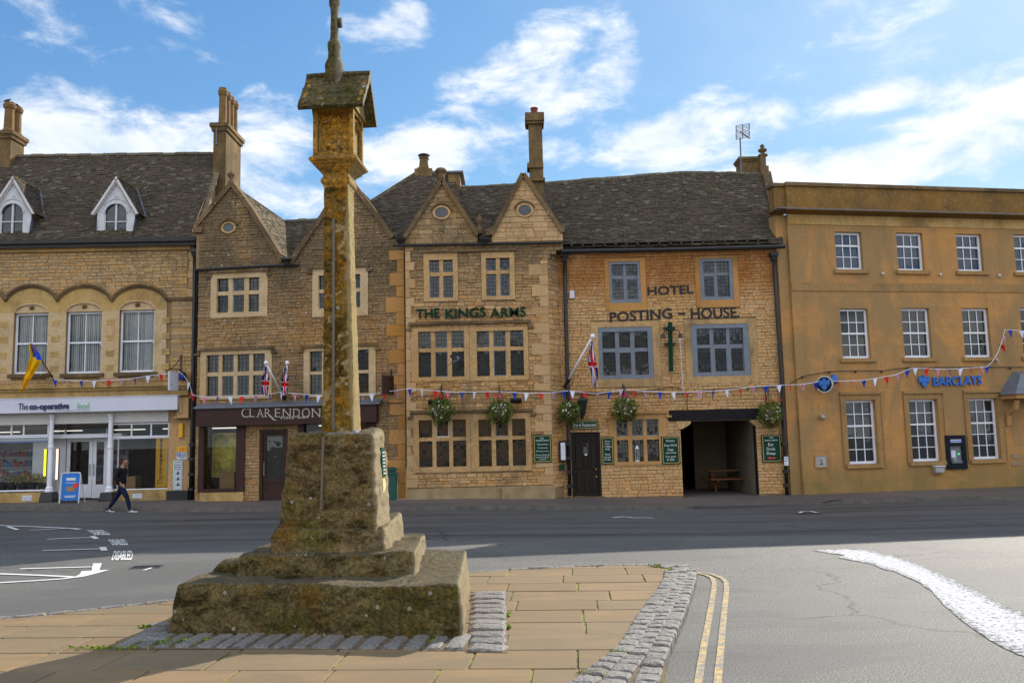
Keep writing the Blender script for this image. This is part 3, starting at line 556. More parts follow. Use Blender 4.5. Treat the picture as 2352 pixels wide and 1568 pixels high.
def mullion_window(parent,W,cols,rows,outer,frame_mat,glass,casements=(),nx=3,nys=(3,5),d=0.0,proud=0.03,deep=0.16,name='window',lead=True,bar=0.009,label=None,csm='casement_blue',sill=None):
    "cols, rows: the lights in pixels of the photo; outer: whole surround in pixels"
    gd=d-deep*0.75
    ym=(rows[0][0]+rows[-1][1])/2; xm=(cols[0][0]+cols[-1][1])/2
    us=[(W.hit(a,ym,gd)[0],W.hit(b,ym,gd)[0]) for a,b in cols]; zs=[(W.hit(xm,b,gd)[1],W.hit(xm,a,gd)[1]) for a,b in rows][::-1]
    U0,U1,Z0,Z1=W.rect(*outer,d)
    mb=MB(); D0=d-deep; 
    mb.wb(W,U0,us[0][0],Z0,Z1,D0,d+proud); mb.wb(W,us[-1][1],U1,Z0,Z1,D0,d+proud)
    mb.wb(W,us[0][0],us[-1][1],Z0,zs[0][0],D0,d+proud); mb.wb(W,us[0][0],us[-1][1],zs[-1][1],Z1,D0,d+proud)
    md=d+proud-0.05
    for i in range(len(us)-1): mb.wb(W,us[i][1],us[i+1][0],zs[0][0],zs[-1][1],D0+0.01,md)
    for j in range(len(zs)-1):
        for a,b in us: mb.wb(W,a,b,zs[j][1],zs[j+1][0],D0+0.01,md-0.004)
    win=mb.build(name,MT[frame_mat],parent,label=label)
    rng=random.Random(int(U0*97)+int(Z0*31))
    lb=MB(); nr=len(zs)
    for i,(a,b) in enumerate(us):
        for j,(c,e) in enumerate(zs):
            g=MB(); cs=MB()
            ny=nys[nr-1-j] if nr-1-j<len(nys) else nys[-1]
            # each quarry of the leaded light sits at its own slight angle
            if lead:
                for ii in range(nx):
                    for jj in range(ny):
                        k=[rng.uniform(-0.0009,0.0009) for _ in range(3)]
                        x0=a+(b-a)*ii/nx; x1=a+(b-a)*(ii+1)/nx; y0=c+(e-c)*jj/ny; y1=c+(e-c)*(jj+1)/ny
                        g.quad(W.p(x0,y0,gd+k[0]),W.p(x1,y0,gd+k[1]),W.p(x1,y1,gd+k[1]+k[2]),W.p(x0,y1,gd+k[0]+k[2]))
                for ii in range(1,nx): x=a+(b-a)*ii/nx; lb.wb(W,x-bar,x+bar,c,e,gd-0.002,gd+0.012)
                for jj in range(1,ny): y=c+(e-c)*jj/ny; lb.wb(W,a,b,y-bar,y+bar,gd-0.001,gd+0.011)
            else:
                k=[rng.uniform(-0.004,0.004) for _ in range(3)]
                g.quad(W.p(a,c,gd+k[0]),W.p(b,c,gd+k[1]),W.p(b,e,gd+k[1]+k[2]),W.p(a,e,gd+k[0]+k[2]))
            if (i,nr-1-j) in casements:
                t=0.028
                cs.wb(W,a,a+t,c,e,gd,gd+0.035); cs.wb(W,b-t,b,c,e,gd,gd+0.035); cs.wb(W,a+t,b-t,c,c+t,gd,gd+0.035); cs.wb(W,a+t,b-t,e-t,e,gd,gd+0.035); cs.build('casement',MT[csm],win)
            g.build('pane',MT[glass],win)
    if lead: lb.build('lead_lattice',MT['iron_black'],win)
    return (U0,U1,Z0,Z1)
def hood_mould(parent,W,x0,x1,y,drop=10,th=7,mat='moss_stone',d=0.0,name='hood_mould'):
    ym=y; u0,_=W.hit(x0,y,d); u1,_=W.hit(x1,y,d); z1=W.hit((x0+x1)/2,y,d)[1]; z0=W.hit((x0+x1)/2,y+th,d)[1]; zd=W.hit((x0+x1)/2,y+th+drop,d)[1]
    mb=MB(); mb.wpoly(W,[(u0,z0),(u1,z0),(u1,z1),(u0,z1)],d,d+0.11)
    if drop:
        mb.wb(W,u0,u0+0.09,zd,z0-0.002,d,d+0.09); mb.wb(W,u1-0.09,u1,zd,z0-0.002,d,d+0.09); mb.wb(W,u0-0.1,u0-0.002,zd,zd+0.07,d,d+0.09); mb.wb(W,u1+0.002,u1+0.1,zd,zd+0.07,d,d+0.09)
    mb.build(name,MT[mat],parent)
def quoins(mb,W,u,side,z0,z1,d,seed,w=(0.25,0.5),h=(0.28,0.42),mi=0):
    rng=random.Random(seed); z=z0; k=0
    while z<z1-0.1:
        hh=min(rng.uniform(*h),z1-z); ww=w[0] if k%2 else w[1]; ww*=rng.uniform(0.85,1.1)
        a,b=(u,u+ww) if side>0 else (u-ww,u)
        mb.wbb(W,a+0.004,b-0.004,z+0.005,z+hh-0.005,d-0.03,d+0.012+rng.uniform(-.004,.004),0.012,mi); z+=hh; k+=1
def oval(parent,W,x,y,rx,ry,frame='dressed_stone',glass='grey_glass',name='oval_window'):
    u,z=W.hit(x,y); ru=W.hit(x+rx,y)[0]-u; rz=z-W.hit(x,y+ry)[1]; N=24
    mb=MB(); vs=[]
    for (s,dd) in ((1.45,0.012),(1.40,0.05),(1.06,0.05),(1.0,-0.02)):
        for k in range(N):
            t=2*math.pi*k/N; vs.append(W.p(u+ru*s*math.cos(t),z+rz*s*math.sin(t),dd))
    fs=[(i*N+k,i*N+(k+1)%N,(i+1)*N+(k+1)%N,(i+1)*N+k) for i in range(3) for k in range(N)]
    mb.add(vs,fs); w=mb.build(name,MT[frame],parent)
    g=MB(); g.add([W.p(u+ru*math.cos(2*math.pi*k/N),z+rz*math.sin(2*math.pi*k/N),0.018) for k in range(N)],[tuple(range(N))]); g.build('pane',MT[glass],w)
    h=MB(); h.tube([W.p(u+ru*1.7*math.cos(t),z+rz*1.75*math.sin(t),0.05) for t in [math.pi*(0.08+0.84*i/14) for i in range(15)]],0.035,6); h.build('hood_mould',MT['moss_stone'],w)
def coping(mb,W,pts,w=0.16,t=0.11,d0=-0.35,d1=0.09,mi=0):
    "raking coping along a gable, pts (u,z)"
    for i in range(len(pts)-1):
        (a,b),(c,e)=pts[i],pts[i+1]; L=math.hypot(c-a,e-b); n=max(1,int(L/0.9)); nx,nz=-(e-b)/L,(c-a)/L
        if nz<0: nx,nz=-nx,-nz
        for k in range(n):
            f0=k/n+0.002; f1=(k+1)/n-0.002
            p=[(a+(c-a)*f0,b+(e-b)*f0),(a+(c-a)*f1,b+(e-b)*f1)]
            q=[(p[0][0]-nx*0.06,p[0][1]-nz*0.06),(p[1][0]-nx*0.06,p[1][1]-nz*0.06),(p[1][0]+nx*t,p[1][1]+nz*t),(p[0][0]+nx*t,p[0][1]+nz*t)]
            if c<a: q=[q[1],q[0],q[3],q[2]]
            mb.wpoly(W,q,d0,d1,mi)
def downpipe(label,W,pts,d=0.12,r=0.055,hopper=True,clips=3,mat='iron_black'):
    q=[W.hit(x,y,d) for x,y in pts]; base=W.p(q[-1][0],q[-1][1],d)
    t=thing('drainpipe',label,'drainpipe',base,'drainpipes down the building fronts')
    mb=MB(); mb.tube([W.p(u,z,d) for u,z in q],r,10); mb.build('pipe',MT[mat],t,smooth=True)
    if hopper:
        h=MB(); h.lathe(W.p(q[0][0],q[0][1]-0.12,d),[(0.07,-0.05),(0.11,0.1),(0.14,0.12),(0.14,0.24)],4,sq=True,rot=math.atan2(W.t.y,W.t.x)); h.build('hopper',MT[mat],t)
    for k in range(clips):
        f=(k+0.7)/(clips+0.3); n=len(q)-1; 
        u=q[-1][0]+(q[max(0,n-1)][0]-q[-1][0])*f; z=q[-1][1]+(q[max(0,n-1)][1]-q[-1][1])*f
        c=MB(); c.wb(W,u-0.085,u+0.085,z-0.05,z+0.05,0.01,d+r+0.012); c.build('clip',MT[mat],t)
    return t
def chimney_pots(parent,pts,z,h=0.9,r=0.16,mat='pot_buff'):
    for (x,y) in pts:
        mb=MB(); mb.lathe((x,y,z),[(r*1.35,0),(r*1.35,0.12),(r*1.05,0.16),(r*0.95,h*0.78),(r*1.2,h*0.82),(r*1.35,h*0.92),(r*1.1,h*0.95),(r*1.1,h)],14); mb.build('chimney_pot',MT[mat],parent,smooth=False)

# ------------------------------------------------------------------ the ground
def smooth_sheet(name,xs,ys,zf,mat,**kw):
    mb=MB(); nx=len(xs); vs=[(x,y,zf(x,y)) for y in ys for x in xs]
    fs=[(j*nx+i,j*nx+i+1,(j+1)*nx+i+1,(j+1)*nx+i) for j in range(len(ys)-1) for i in range(nx-1)]
    mb.add(vs,fs); return mb.build(name,MT[mat],smooth=True,**kw)
xs=[-900,-300,-120,-60]+[-40+i for i in range(81)]+[60,120,300,900]; ys=[-900,-300,-120,-60,-30]+[-20+i for i in range(66)]+[60,120,300,900]
smooth_sheet('road',xs,ys,ground_z,'asphalt',kind='structure')

CW=Wall(-12.0,31.5,1.0); GW=Wall(-3.8,30.0,-5.5); BW=Wall(-3.8,29.45,0.0); HW=Wall(0,29.95,0.0); KW=Wall(9.75,29.78,10.0)
# far pavement
KY=[(-40,34.0),(-17.5,29.35),(-12.5,28.2),(-8.5,27.1),(-3.7,26.25),(2.2,26.0),(4.9,26.1),(5.6,26.6),(6.0,27.5),(9.0,27.6),(9.7,27.0),(13.2,27.2),(16,27.3),(40,28.0)]
def kerb_y(x):
    for (a,b),(c,d) in zip(KY,KY[1:]):
        if a<=x<=c: return b+(d-b)*(x-a)/(c-a)
    return 25
def pav_z(x,y): 
    def ss(t): t=max(0,min(1,t)); return t*t*(3-2*t)
    return _ix(x,((-16,.20),(-9,.13),(-2,.12),(3,.03),(6,-.05),(14,-.03),(40,0.0)))
mb=MB(); kb=MB(); px_=[-40+0.5*i for i in range(161)]+[4.5+.1*i for i in range(60)]; px_=sorted(set(px_))
vs=[];
for x in px_: 
    k=kerb_y(x); dk=max(0,min(1,(x-5.2)/.5,(9.9-x)/.5)); zk=pav_z(x,k)*(1-dk)+(ground_z(x,k)+.02)*dk; vs+=[(x,k+0.14,zk),(x,k+2,pav_z(x,k)),(x,37,pav_z(x,k))]
mb.add(vs,[(3*i+j,3*i+3+j,3*i+4+j,3*i+1+j) for i in range(len(px_)-1) for j in (0,1)]); mb.build('pavement',MT['far_pavement'],kind='structure')
rng=random.Random(5); x=-40
while x<39.5:
    x2=min(40,x+rng.uniform(0.7,1.0)); a=kerb_y(x+.004); b=kerb_y(x2-.004); z=pav_z(x,a)+0.004
    kz=lambda q:(lambda d_: (pav_z(q,0)+.004)*(1-d_)+(ground_z(q,kerb_y(q))+.025)*d_)(max(0,min(1,(q-5.2)/.5,(9.9-q)/.5))); z=kz(x); z2=kz(x2)
    kb.hexa([(x+.004,a,-.3),(x2-.004,b,-.3),(x2-.004,b+.15,-.3),(x+.004,a+.15,-.3),(x+.004,a,z),(x2-.004,b,z2),(x2-.004,b+.15,z2),(x+.004,a+.15,z)]); x=x2
kb.build('kerb',MT['kerb_stone'],kind='structure')

# near island with slabs, setts and the market cross
IZ=0.10
outer_px=[(-300,1470),(0,1419),(120,1409),(260,1393),(385,1379),(600,1350),(900,1328),(1085,1313),(1200,1305),(1300,1300),(1400,1297),(1480,1296.5),(1530,1301),(1570,1309),(1594,1321),(1594,1338),(1570,1420),(1540,1500),(1525,1568),(1510,1650),(1440,1900)]
inner_px=[(1515,1303),(1535,1318),(1520,1350),(1465,1420),(1415,1495),(1340,1545),(1270,1590),(1130,1680),(900,1800)]
op=[GR(x,y) for x,y in outer_px]; op=[G(x,y,IZ) if i<13 else G(x,y,0.0) for i,(x,y) in enumerate(outer_px)]
ip=[G(x,y,IZ) for x,y in inner_px]
isl=[(p.x,p.y) for p in op]+[(-1.0,2.2),(-9,2.2)]
isl=isl[::-1]
mb=MB(); mb.prism(isl,-0.1,IZ-0.012); mb.build('ground_bed',MT['joint_moss'],kind='structure')
SA=R(-4.0); ca,sa=math.cos(SA),math.sin(SA)
def tw(u,v): return (u*ca-v*sa, u*sa+v*ca)
def tl(x,y): return (x*ca+y*sa, -x*sa+y*ca)
def clip_poly(sub,rect):
    x0,x1,y0,y1=rect
    for ax,lim,sg in ((0,x0,1),(0,x1,-1),(1,y0,1),(1,y1,-1)):
        out=[]
        for i in range(len(sub)):
            a,b=sub[i],sub[(i+1)%len(sub)]; ia=(a[ax]-lim)*sg>=0; ib=(b[ax]-lim)*sg>=0
            if ia: out.append(a)
            if ia!=ib:
                t=(lim-a[ax])/(b[ax]-a[ax]); out.append((a[0]+(b[0]-a[0])*t,a[1]+(b[1]-a[1])*t))
        sub=out
        if not sub: return []
    return sub
slab_area=[(p.x,p.y) for p in op[:12]]+[(p.x,p.y) for p in ip]+[(-1.0,2.2),(-9,2.2)]
slab_area=[tl(*p) for p in slab_area[::-1]]
mb=MB(); rng=random.Random(11); v=1.6
ctr_m=(-1.96,10.03)
while v<17:
    hh=rng.choice([0.58,0.62,0.66]); u=-14+rng.random()
    while u<9:
        ww=rng.uniform(0.75,1.35); g=0.011
        pc=clip_poly(slab_area,(u+g,u+ww-g,v+g,v+hh-g))
        if len(pc)>=3:
            dz=rng.uniform(-0.003,0.004); pw=[tw(*p) for p in pc]; n=len(pw)
            tx=rng.uniform(-.002,.002)
            cxx=sum(p[0] for p in pw)/n; cyy=sum(p[1] for p in pw)/n; ins=[(p[0]+(cxx-p[0])*0.012,p[1]+(cyy-p[1])*0.012) for p in pw]
            vs=[(p[0],p[1],IZ+dz) for p in ins]+[(p[0],p[1],IZ+dz-0.008) for p in pw]+[(p[0],p[1],IZ-0.05) for p in pw]
            ar=sum(pw[i][0]*pw[(i+1)%n][1]-pw[(i+1)%n][0]*pw[i][1] for i in range(n))
            fs=[tuple(range(n))]+[(i,n+i,n+(i+1)%n,(i+1)%n) for i in range(n)]+[(n+i,2*n+i,2*n+(i+1)%n,n+(i+1)%n) for i in range(n)]
            if ar<0: fs=[f[::-1] for f in fs]
            mb.add(vs,fs)
        u+=ww
    v+=hh
mb.build('paving_slabs',MT['sand_slab'],kind='structure')
# bed under the setts (earth)
def sett(mb,c,ax,w,l,h,rng):
    "rounded granite sett: centre c (top), axis direction ax, w along it, l across"
    ax=Vector(ax).normalized(); ay=Vector((-ax.y,ax.x,0)); c=Vector(c); vs=[]
    for (s,z) in ((1.0,-h),(1.0,-0.035),(0.95,-0.012),(0.80,0.0)):
        for (i,j) in ((-1,-1),(-.35,-1.05),(.35,-1.04),(1,-1),(1.04,-.3),(1.04,.35),(1,1),(.3,1.05),(-.35,1.05),(-1,1),(-1.04,.35),(-1.05,-.35)):
            vs.append(c+ax*(i*s*w/2*(1+rng.uniform(-.05,.05)))+ay*(j*s*l/2*(1+rng.uniform(-.05,.05)))+Vector((0,0,z+rng.uniform(-.006,.006))))
    n=12; fs=[(k*n+i,k*n+(i+1)%n,(k+1)*n+(i+1)%n,(k+1)*n+i) for k in range(3) for i in range(n)]
    vs.append(c+Vector((0,0,rng.uniform(0.002,0.014)))); m=len(vs)-1
    fs+=[(3*n+i,3*n+(i+1)%n,m) for i in range(n)]
    mb.add(vs,fs)
mb=MB(); rng=random.Random(21)
outE=[op[i] for i in range(13,21)]; inE=[ip[i] for i in (1,2,3,4,5,6,7,8)]
def along(pts,t):
    L=[0]; 
    for a,b in zip(pts,pts[1:]): L.append(L[-1]+(b-a).length)
    s=t*L[-1]
    for i in range(len(pts)-1):
        if s<=L[i+1]+1e-9:
            f=(s-L[i])/(L[i+1]-L[i]); return pts[i].lerp(pts[i+1],f)
    return pts[-1]
bed=MB(); N=60; bv=[]
pin=[Vector((p.x,p.y,0)) for p in inE]; pout=[Vector((p.x,p.y,0)) for p in outE]
# pair the edges by nearest depth: walk both by arc length
tot=sum((b-a).length for a,b in zip(pout,pout[1:]))
for i in range(N+1):
    a=along(pin,i/N); b=along(pout,i/N); bv+=[(a.x,a.y,IZ-0.004),(b.x,b.y,IZ-0.006)]
bed.add(bv,[(2*i,2*i+2,2*i+3,2*i+1) for i in range(N)]); bed.build('paving_bed',MT['soil'],kind='structure')
nrow=3
for r in range(nrow):
    s=0.0; fr=(r+0.5)/nrow
    pts=[along(pin,i/80).lerp(along(pout,i/80),fr+0.01) for i in range(81)]
    LL=sum((b-a).length for a,b in zip(pts,pts[1:]))
    while s<LL-0.1:
        w=rng.uniform(0.17,0.27); t=(s+w/2)/LL
        if t>1: break
        c=along(pts,t); ax=(along(pts,min(1,t+0.01))-along(pts,max(0,t-0.01)))
        wd=(along(pin,t)-along(pout,t)).length/nrow
        sett(mb,(c.x,c.y,IZ+(0.028,0.024,0.018)[r]+rng.uniform(-.008,.008)),ax,w-0.03,min(wd,0.27)*0.76,0.16 if r==2 else 0.08,rng); s+=w
# kerb of setts along the back of the island
pts=[Vector((p.x,p.y,0)) for p in op[:14]]; LL=sum((b-a).length for a,b in zip(pts,pts[1:])); s=0
while s<LL-0.2:
    w=rng.uniform(0.2,0.4); t=(s+w/2)/LL; c=along(pts,t); ax=along(pts,min(1,t+0.005))-along(pts,max(0,t-0.005))
    sett(mb,(c.x,c.y,IZ+0.008+rng.uniform(-.006,.008)),ax,w-0.012,0.13,0.14,rng); s+=w
mb.build('sett_paving',MT['granite_sett'],kind='structure')
# setts round the cross
def sett_field(name,quad_px,rows,cols,seed,skip=0.0,jw=0.9,jl=0.9):
    rng=random.Random(seed); q=[G(x,y,IZ) for x,y in quad_px]   # BL BR TR TL
    mb=MB(); b=MB(); b.add([(p.x,p.y,IZ+0.006) for p in q],[(0,1,2,3)]); b.build('paving_bed',MT['soil'],kind='structure')
    for i in range(rows):
        t=(i+0.5)/rows; a=q[0].lerp(q[3],t); c=q[1].lerp(q[2],t); L=(c-a).length; dep=((q[3]-q[0]).length/rows)
        ws=[rng.uniform(0.8,1.25) for _ in range(cols)]; S=sum(ws); s=0
        for w in ws:
            w=w/S*L; p=a.lerp(c,(s+w/2)/L); s+=w
            if rng.random()<skip: continue
            sett(mb,(p.x,p.y,IZ+0.03+rng.uniform(-.008,.012)),(c-a),w*jw,dep*jl,0.05,rng)
    mb.build('sett_paving',MT['granite_sett'],kind='structure')
sett_field('a',[(262,1491),(1075,1491),(1085,1461),(330,1453)],1,17,3,jw=0.74,jl=.8)
sett_field('b',[(1075,1498),(1166,1500),(1164,1361),(1083,1361)],11,1,4,0,0.92,0.8)
sett_field('c',[(285,1478),(385,1478),(386,1428),(352,1436)],4,1,5,0,0.95,0.75)
# moss tufts in the joints
mb=MB(); rng=random.Random(31)
for (x,y,sx,n) in [(385,1478,60,120),(240,1488,90,150),(430,1470,90,160),(980,1472,30,60),(1168,1412,4,40),(1168,1440,4,60),(1510,1299,12,60),(1545,1308,10,40),(1420,1500,20,60),(1365,1545,25,70),(340,1440,25,80),(1640,1330,2,0)]:
    for _ in range(n):
        g=G(x+rng.gauss(0,sx*.5),y+rng.gauss(0,1.6),IZ+0.01); mb.leaf((g.x,g.y,g.z+rng.uniform(0,.018)),rng.uniform(.012,.028),rng)
mb.build('moss',MT['moss_green'],kind='stuff',label='bright green moss growing in the joints of the paving',cat='moss')
# road markings
def mark(mb,pts,mi=0,dz=0.012):
    v=[GR(x,y,dz) for x,y in pts]; n=Vector((0,0,0))
    for i in range(len(v)): n+=v[i].cross(v[(i+1)%len(v)])
    f=tuple(range(len(v)))
    mb.add(v,[f if n.z>0 else f[::-1]],mi)
def zz(*p): return [(x*0.3043,1091+y*0.3043) for x,y in p]
def line_mark(mb,pts,w,mi=0):
    "band of real width w along points"
    q=[GR(x,y,0.012) for x,y in pts]; vs=[]
    ww=w if isinstance(w,list) else [w]*len(q)
    for i,p in enumerate(q):
        t=(q[min(i+1,len(q)-1)]-q[max(i-1,0)]); t.z=0; t.normalize(); s=Vector((-t.y,t.x,0))*(ww[i]/2); vs+=[p-s,p+s]
    mb.add(vs,[(2*i,2*i+2,2*i+3,2*i+1) for i in range(len(q)-1)],mi)
mb=MB()
line_mark(mb,zz((-300,372),(0,381),(300,392),(540,403),(600,409)),[.1,.1,.1,.1,.16]); mark(mb,zz((40,389),(72,387),(148,411),(118,414)))
line_mark(mb,zz((230,417),(500,402)),.08)
line_mark(mb,zz((355,484),(690,471)),.09); mark(mb,zz((675,463),(715,461),(750,480),(708,483)))
line_mark(mb,zz((322,571),(760,557)),.09); mark(mb,zz((750,546),(800,543),(812,570),(762,572)))
line_mark(mb,zz((150,709),(695,694)),.09); mark(mb,zz((703,669),(768,667),(752,716),(690,736),(694,700)))
line_mark(mb,zz((720,722),(670,745),(600,768),(460,786),(300,797),(0,814),(-400,836)),[.45,.28,.16,.1,.1,.1,.1]); line_mark(mb,zz((-300,738),(0,747),(300,758),(545,770)),.1)
def ground_text(mb,s,BLp,BRp,TRp,TLp,bold=0.02):
    q=[GR(*p,0.014) for p in zz(BLp,BRp,TRp,TLp)]
    vs,fs,rim=text_mesh(s,bold)
    mb.add([q[0].lerp(q[1],x).lerp(q[3].lerp(q[2],x),y) for x,y in vs],fs)
ground_text(mb,'DISABLED',(838,646),(1000,644),(1000,572),(862,574)); ground_text(mb,'DISABLED',(852,532),(972,530),(938,486),(815,488)); ground_text(mb,'DISABLED',(716,455),(842,453),(775,415),(655,417))
line_mark(mb,[(1408,1189),(1430,1187),(1450,1188.5)],.12); line_mark(mb,[(1450,1189),(1500,1189.5)],.10); line_mark(mb,[(1836,1178),(1843,1175),(1863,1174.5),(1880,1178)],.10)
line_mark(mb,[(2060,1147.5),(2200,1143),(2352,1140),(2500,1136)],.10); line_mark(mb,[(330,1310),(362,1300)],.06)
line_mark(mb,[(1950,1150.5),(2000,1150)],.05)
mb.build('road_markings',MT['road_paint'],kind='structure')
def densify(pts,n=6):
    out=[]
    for (a,b),(c,d) in zip(pts,pts[1:]):
        for k in range(n): out.append((a+(c-a)*k/n,b+(d-b)*k/n))
    return out+[pts[-1]]
mb=MB()
line_mark(mb,densify([(1600,1317),(1622,1321),(1636,1328),(1641,1340),(1639,1360),(1629,1420),(1616,1490),(1604,1568),(1590,1650)]),.07)
line_mark(mb,densify([(1590,1313),(1635,1319),(1658,1328),(1668,1338),(1669,1356),(1662,1420),(1655,1500),(1648,1568),(1640,1650)]),.07)
mb.build('road_lines',MT['worn_yellow_paint'],kind='structure')
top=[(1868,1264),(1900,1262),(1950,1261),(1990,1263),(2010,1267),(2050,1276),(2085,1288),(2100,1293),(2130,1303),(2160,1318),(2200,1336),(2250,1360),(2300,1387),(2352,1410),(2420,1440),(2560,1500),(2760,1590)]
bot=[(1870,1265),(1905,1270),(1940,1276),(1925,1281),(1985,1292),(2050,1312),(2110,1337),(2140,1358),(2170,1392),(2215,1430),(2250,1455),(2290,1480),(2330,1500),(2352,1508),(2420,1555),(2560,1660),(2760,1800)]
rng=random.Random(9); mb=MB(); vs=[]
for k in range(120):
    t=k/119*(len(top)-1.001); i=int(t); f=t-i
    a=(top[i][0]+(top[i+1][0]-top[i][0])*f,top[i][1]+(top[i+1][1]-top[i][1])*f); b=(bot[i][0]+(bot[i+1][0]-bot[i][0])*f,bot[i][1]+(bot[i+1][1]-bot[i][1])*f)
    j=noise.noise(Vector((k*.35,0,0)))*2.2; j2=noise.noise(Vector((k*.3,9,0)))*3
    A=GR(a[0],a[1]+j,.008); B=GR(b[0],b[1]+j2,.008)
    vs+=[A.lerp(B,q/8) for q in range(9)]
mb.add(vs,[(9*i+j,9*i+j+1,9*i+10+j,9*i+9+j) for i in range(119) for j in range(8)]); so_=mb.build('road_glint',MT['glint_white'],kind='structure'); at_=so_.data.attributes.new('edge','FLOAT','POINT'); at_.data.foreach_set('value',[min(1,min(q,8-q)/2.0,(i if i<110 else 999)/14.0) for i in range(120) for q in range(9)])  # white sheet in the shape of the sun glare on the road
def cover(px,py,w,l,label,ang=0.0):
    c=GR(px,py,0.006); t=thing('manhole_cover',label,'manhole cover',c); ax=Vector((math.cos(ang),math.sin(ang),0)); ay=Vector((-ax.y,ax.x,0))
    mb=MB(); mb.hexa([c+ax*(i*w/2)+ay*(j*l/2)+Vector((0,0,k)) for k in (0,0.006) for (i,j) in ((-1,-1),(1,-1),(1,1),(-1,1))]); mb.build('frame',MT['lead_grey'],t)
    mb=MB(); 
    for i in range(6):
        for j in range(4):
            p=c+ax*((i-2.5)*w/6.6)+ay*((j-1.5)*l/4.6); mb.hexa([p+ax*(a*w/16)+ay*(b*l/12)+Vector((0,0,k)) for k in (0.004,0.011) for (a,b) in ((-1,-1),(1,-1),(1,1),(-1,1))])
    mb.build('lid',MT['iron_black'],t)
cover(338,1302,0.55,0.3,'rectangular iron manhole cover in the sunlit road left of the stone cross',0.1)
cover(1858,1180,0.8,0.5,'iron cover in the shaded road before the archway end of the inn',0.0)
# ------------------------------------------------------------------ grocery shop building (left)
def shell(parent,W,u0,u1,z1,depth,mat='mortar'):
    "side and rear walls and an upper floor so that the building is a closed volume"
    mb=MB(); mb.wb(W,u0,u0+0.2,-0.3,z1,-depth,-0.3); mb.wb(W,u1-0.2,u1,-0.3,z1,-depth,-0.3); mb.wb(W,u0,u1,-0.3,z1,-depth-0.2,-depth)
    mb.wb(W,u0+.2,u1-.2,3.55,3.65,-depth,-0.42); mb.build('rear_wall',MT[mat],parent)
def sash(parent,W,frame,nc,nr,meet,d=-0.12,glass='dark_glass',sill='moss_stone',fw=0.07,low=1.0,opening=None,real=False,blind=None):
    "white sliding sash window; frame in pixels at depth d; meet = index of the meeting rail from the top"
    u0,u1,z0,z1=W.rect(*frame,d); mb=MB(); bt=0.028
    mb.wb(W,u0,u0+fw,z0,z1,d-.05,d); mb.wb(W,u1-fw,u1,z0,z1,d-.05,d); mb.wb(W,u0+fw,u1-fw,z1-fw,z1,d-.05,d); mb.wb(W,u0+fw,u1-fw,z0,z0+fw*1.2,d-.05,d)
    a0,a1,b0,b1=u0+fw,u1-fw,z0+fw*1.2,z1-fw
    rows=[b1-(b1-b0)*k/nr for k in range(nr+1)]; zm=rows[meet]
    mb.wb(W,a0,a1,zm-.03,zm+.03,d-.045,d-.006)
    # upper sash sits in front of the lower one
    win=mb.build('window',MT['white_paint'],parent)
    bars=MB()
    for i in range(1,nc):
        x=a0+(a1-a0)*i/nc; bars.wb(W,x-bt/2,x+bt/2,zm+.03,b1,d-.04,d-.012); bars.wb(W,x-bt/2,x+bt/2,b0,zm-.03,d-.055,d-.03)
    for k in range(1,nr):
        if k==meet: continue
        dd=-.014 if k<meet else -.032
        bars.wb(W,a0,a1,rows[k]-bt/2,rows[k]+bt/2,d+dd-.02,d+dd)
    if bars.v: bars.build('glazing_bars',MT['white_paint'],win)
    horns=MB(); horns.wb(W,a1-.02,a1+.03,zm-.09,zm-.03,d-.02,d+.004); horns.build('sash_horn',MT['white_paint'],win)
    g=MB(); rng=random.Random(int(u0*50+z0*9))
    for i in range(nc):
        for k in range(nr):
            dd=d-.045 if k<meet else d-.06; q=[rng.uniform(-.0025,.0025) for _ in range(3)]
            x0=a0+(a1-a0)*i/nc; x1=a0+(a1-a0)*(i+1)/nc
            g.quad(W.p(x0,rows[k+1],dd+q[0]),W.p(x1,rows[k+1],dd+q[1]),W.p(x1,rows[k],dd+q[1]+q[2]),W.p(x0,rows[k],dd+q[0]+q[2]))
    g.build('pane',MT['shop_glass' if real else glass],win)
    if blind:
        bl=MB(); rng=random.Random(3+int(u0*10)); n=blind
        for i in range(n):
            x=a0+(a1-a0)*(i+.5)/n; w=(a1-a0)/n*rng.uniform(.32,.46); t=rng.uniform(-.02,.02); 
            bl.quad(W.p(x-w,b0,d-.16+t),W.p(x+w,b0,d-.16-t),W.p(x+w,b1,d-.16-t),W.p(x-w,b1,d-.16+t))
        bl.build('blind',MT['blind_grey'],win)
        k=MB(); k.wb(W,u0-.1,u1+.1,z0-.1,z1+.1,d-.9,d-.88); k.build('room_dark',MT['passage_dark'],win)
    if sill:
        s=MB(); s.wb(W,u0-.13,u1+.16,z0-.14,z0-.004,d-.05,.09); s.build('sill',MT[sill],win)
    return (u0-.004,u1+.004,z0-.004,z1+.004)
W=CW
shop=thing('shop_building','stone grocery shop with two arched white dormers, furthest left in the row','building',W.p(-6,0.1))
zE=W.hit(200,549)[1]; uR=W.hit(440,900)[0]; uL=-13.0
ops=[]
for fr,bl in (((35,113,720,859),17),((155,236,717,858),15),((277,357,713,855),17),((-85,-5,722,860),15)):
    ops.append(sash(shop,W,fr,2,2,1,d=-.14,real=True,blind=bl,sill='moss_stone',fw=.07))
zc0=W.hit(200,914)[1]; zc1=W.hit(200,886)[1]
mb=MB(); backing(mb,W,uL,uR,zc0,zE,ops,-.3,-.03,0)
def near_win(W,x0,x1,y0,y1): return W.rect(x0,x1,y0,y1,0)
sur=[]
zs_top=W.hit(200,692)[1]; zsill=W.hit(200,870)[1]
stone_blocks(mb,W,rect_span(uL,uR-.25),W.hit(200,690)[1],zE-.12,[], (0.11,0.15),(0.2,0.36),mi=1,seed=2)
stone_blocks(mb,W,rect_span(uL,uR-.02),zc1,zsill,[], (0.12,0.16),(0.25,0.45),mi=1,seed=3)
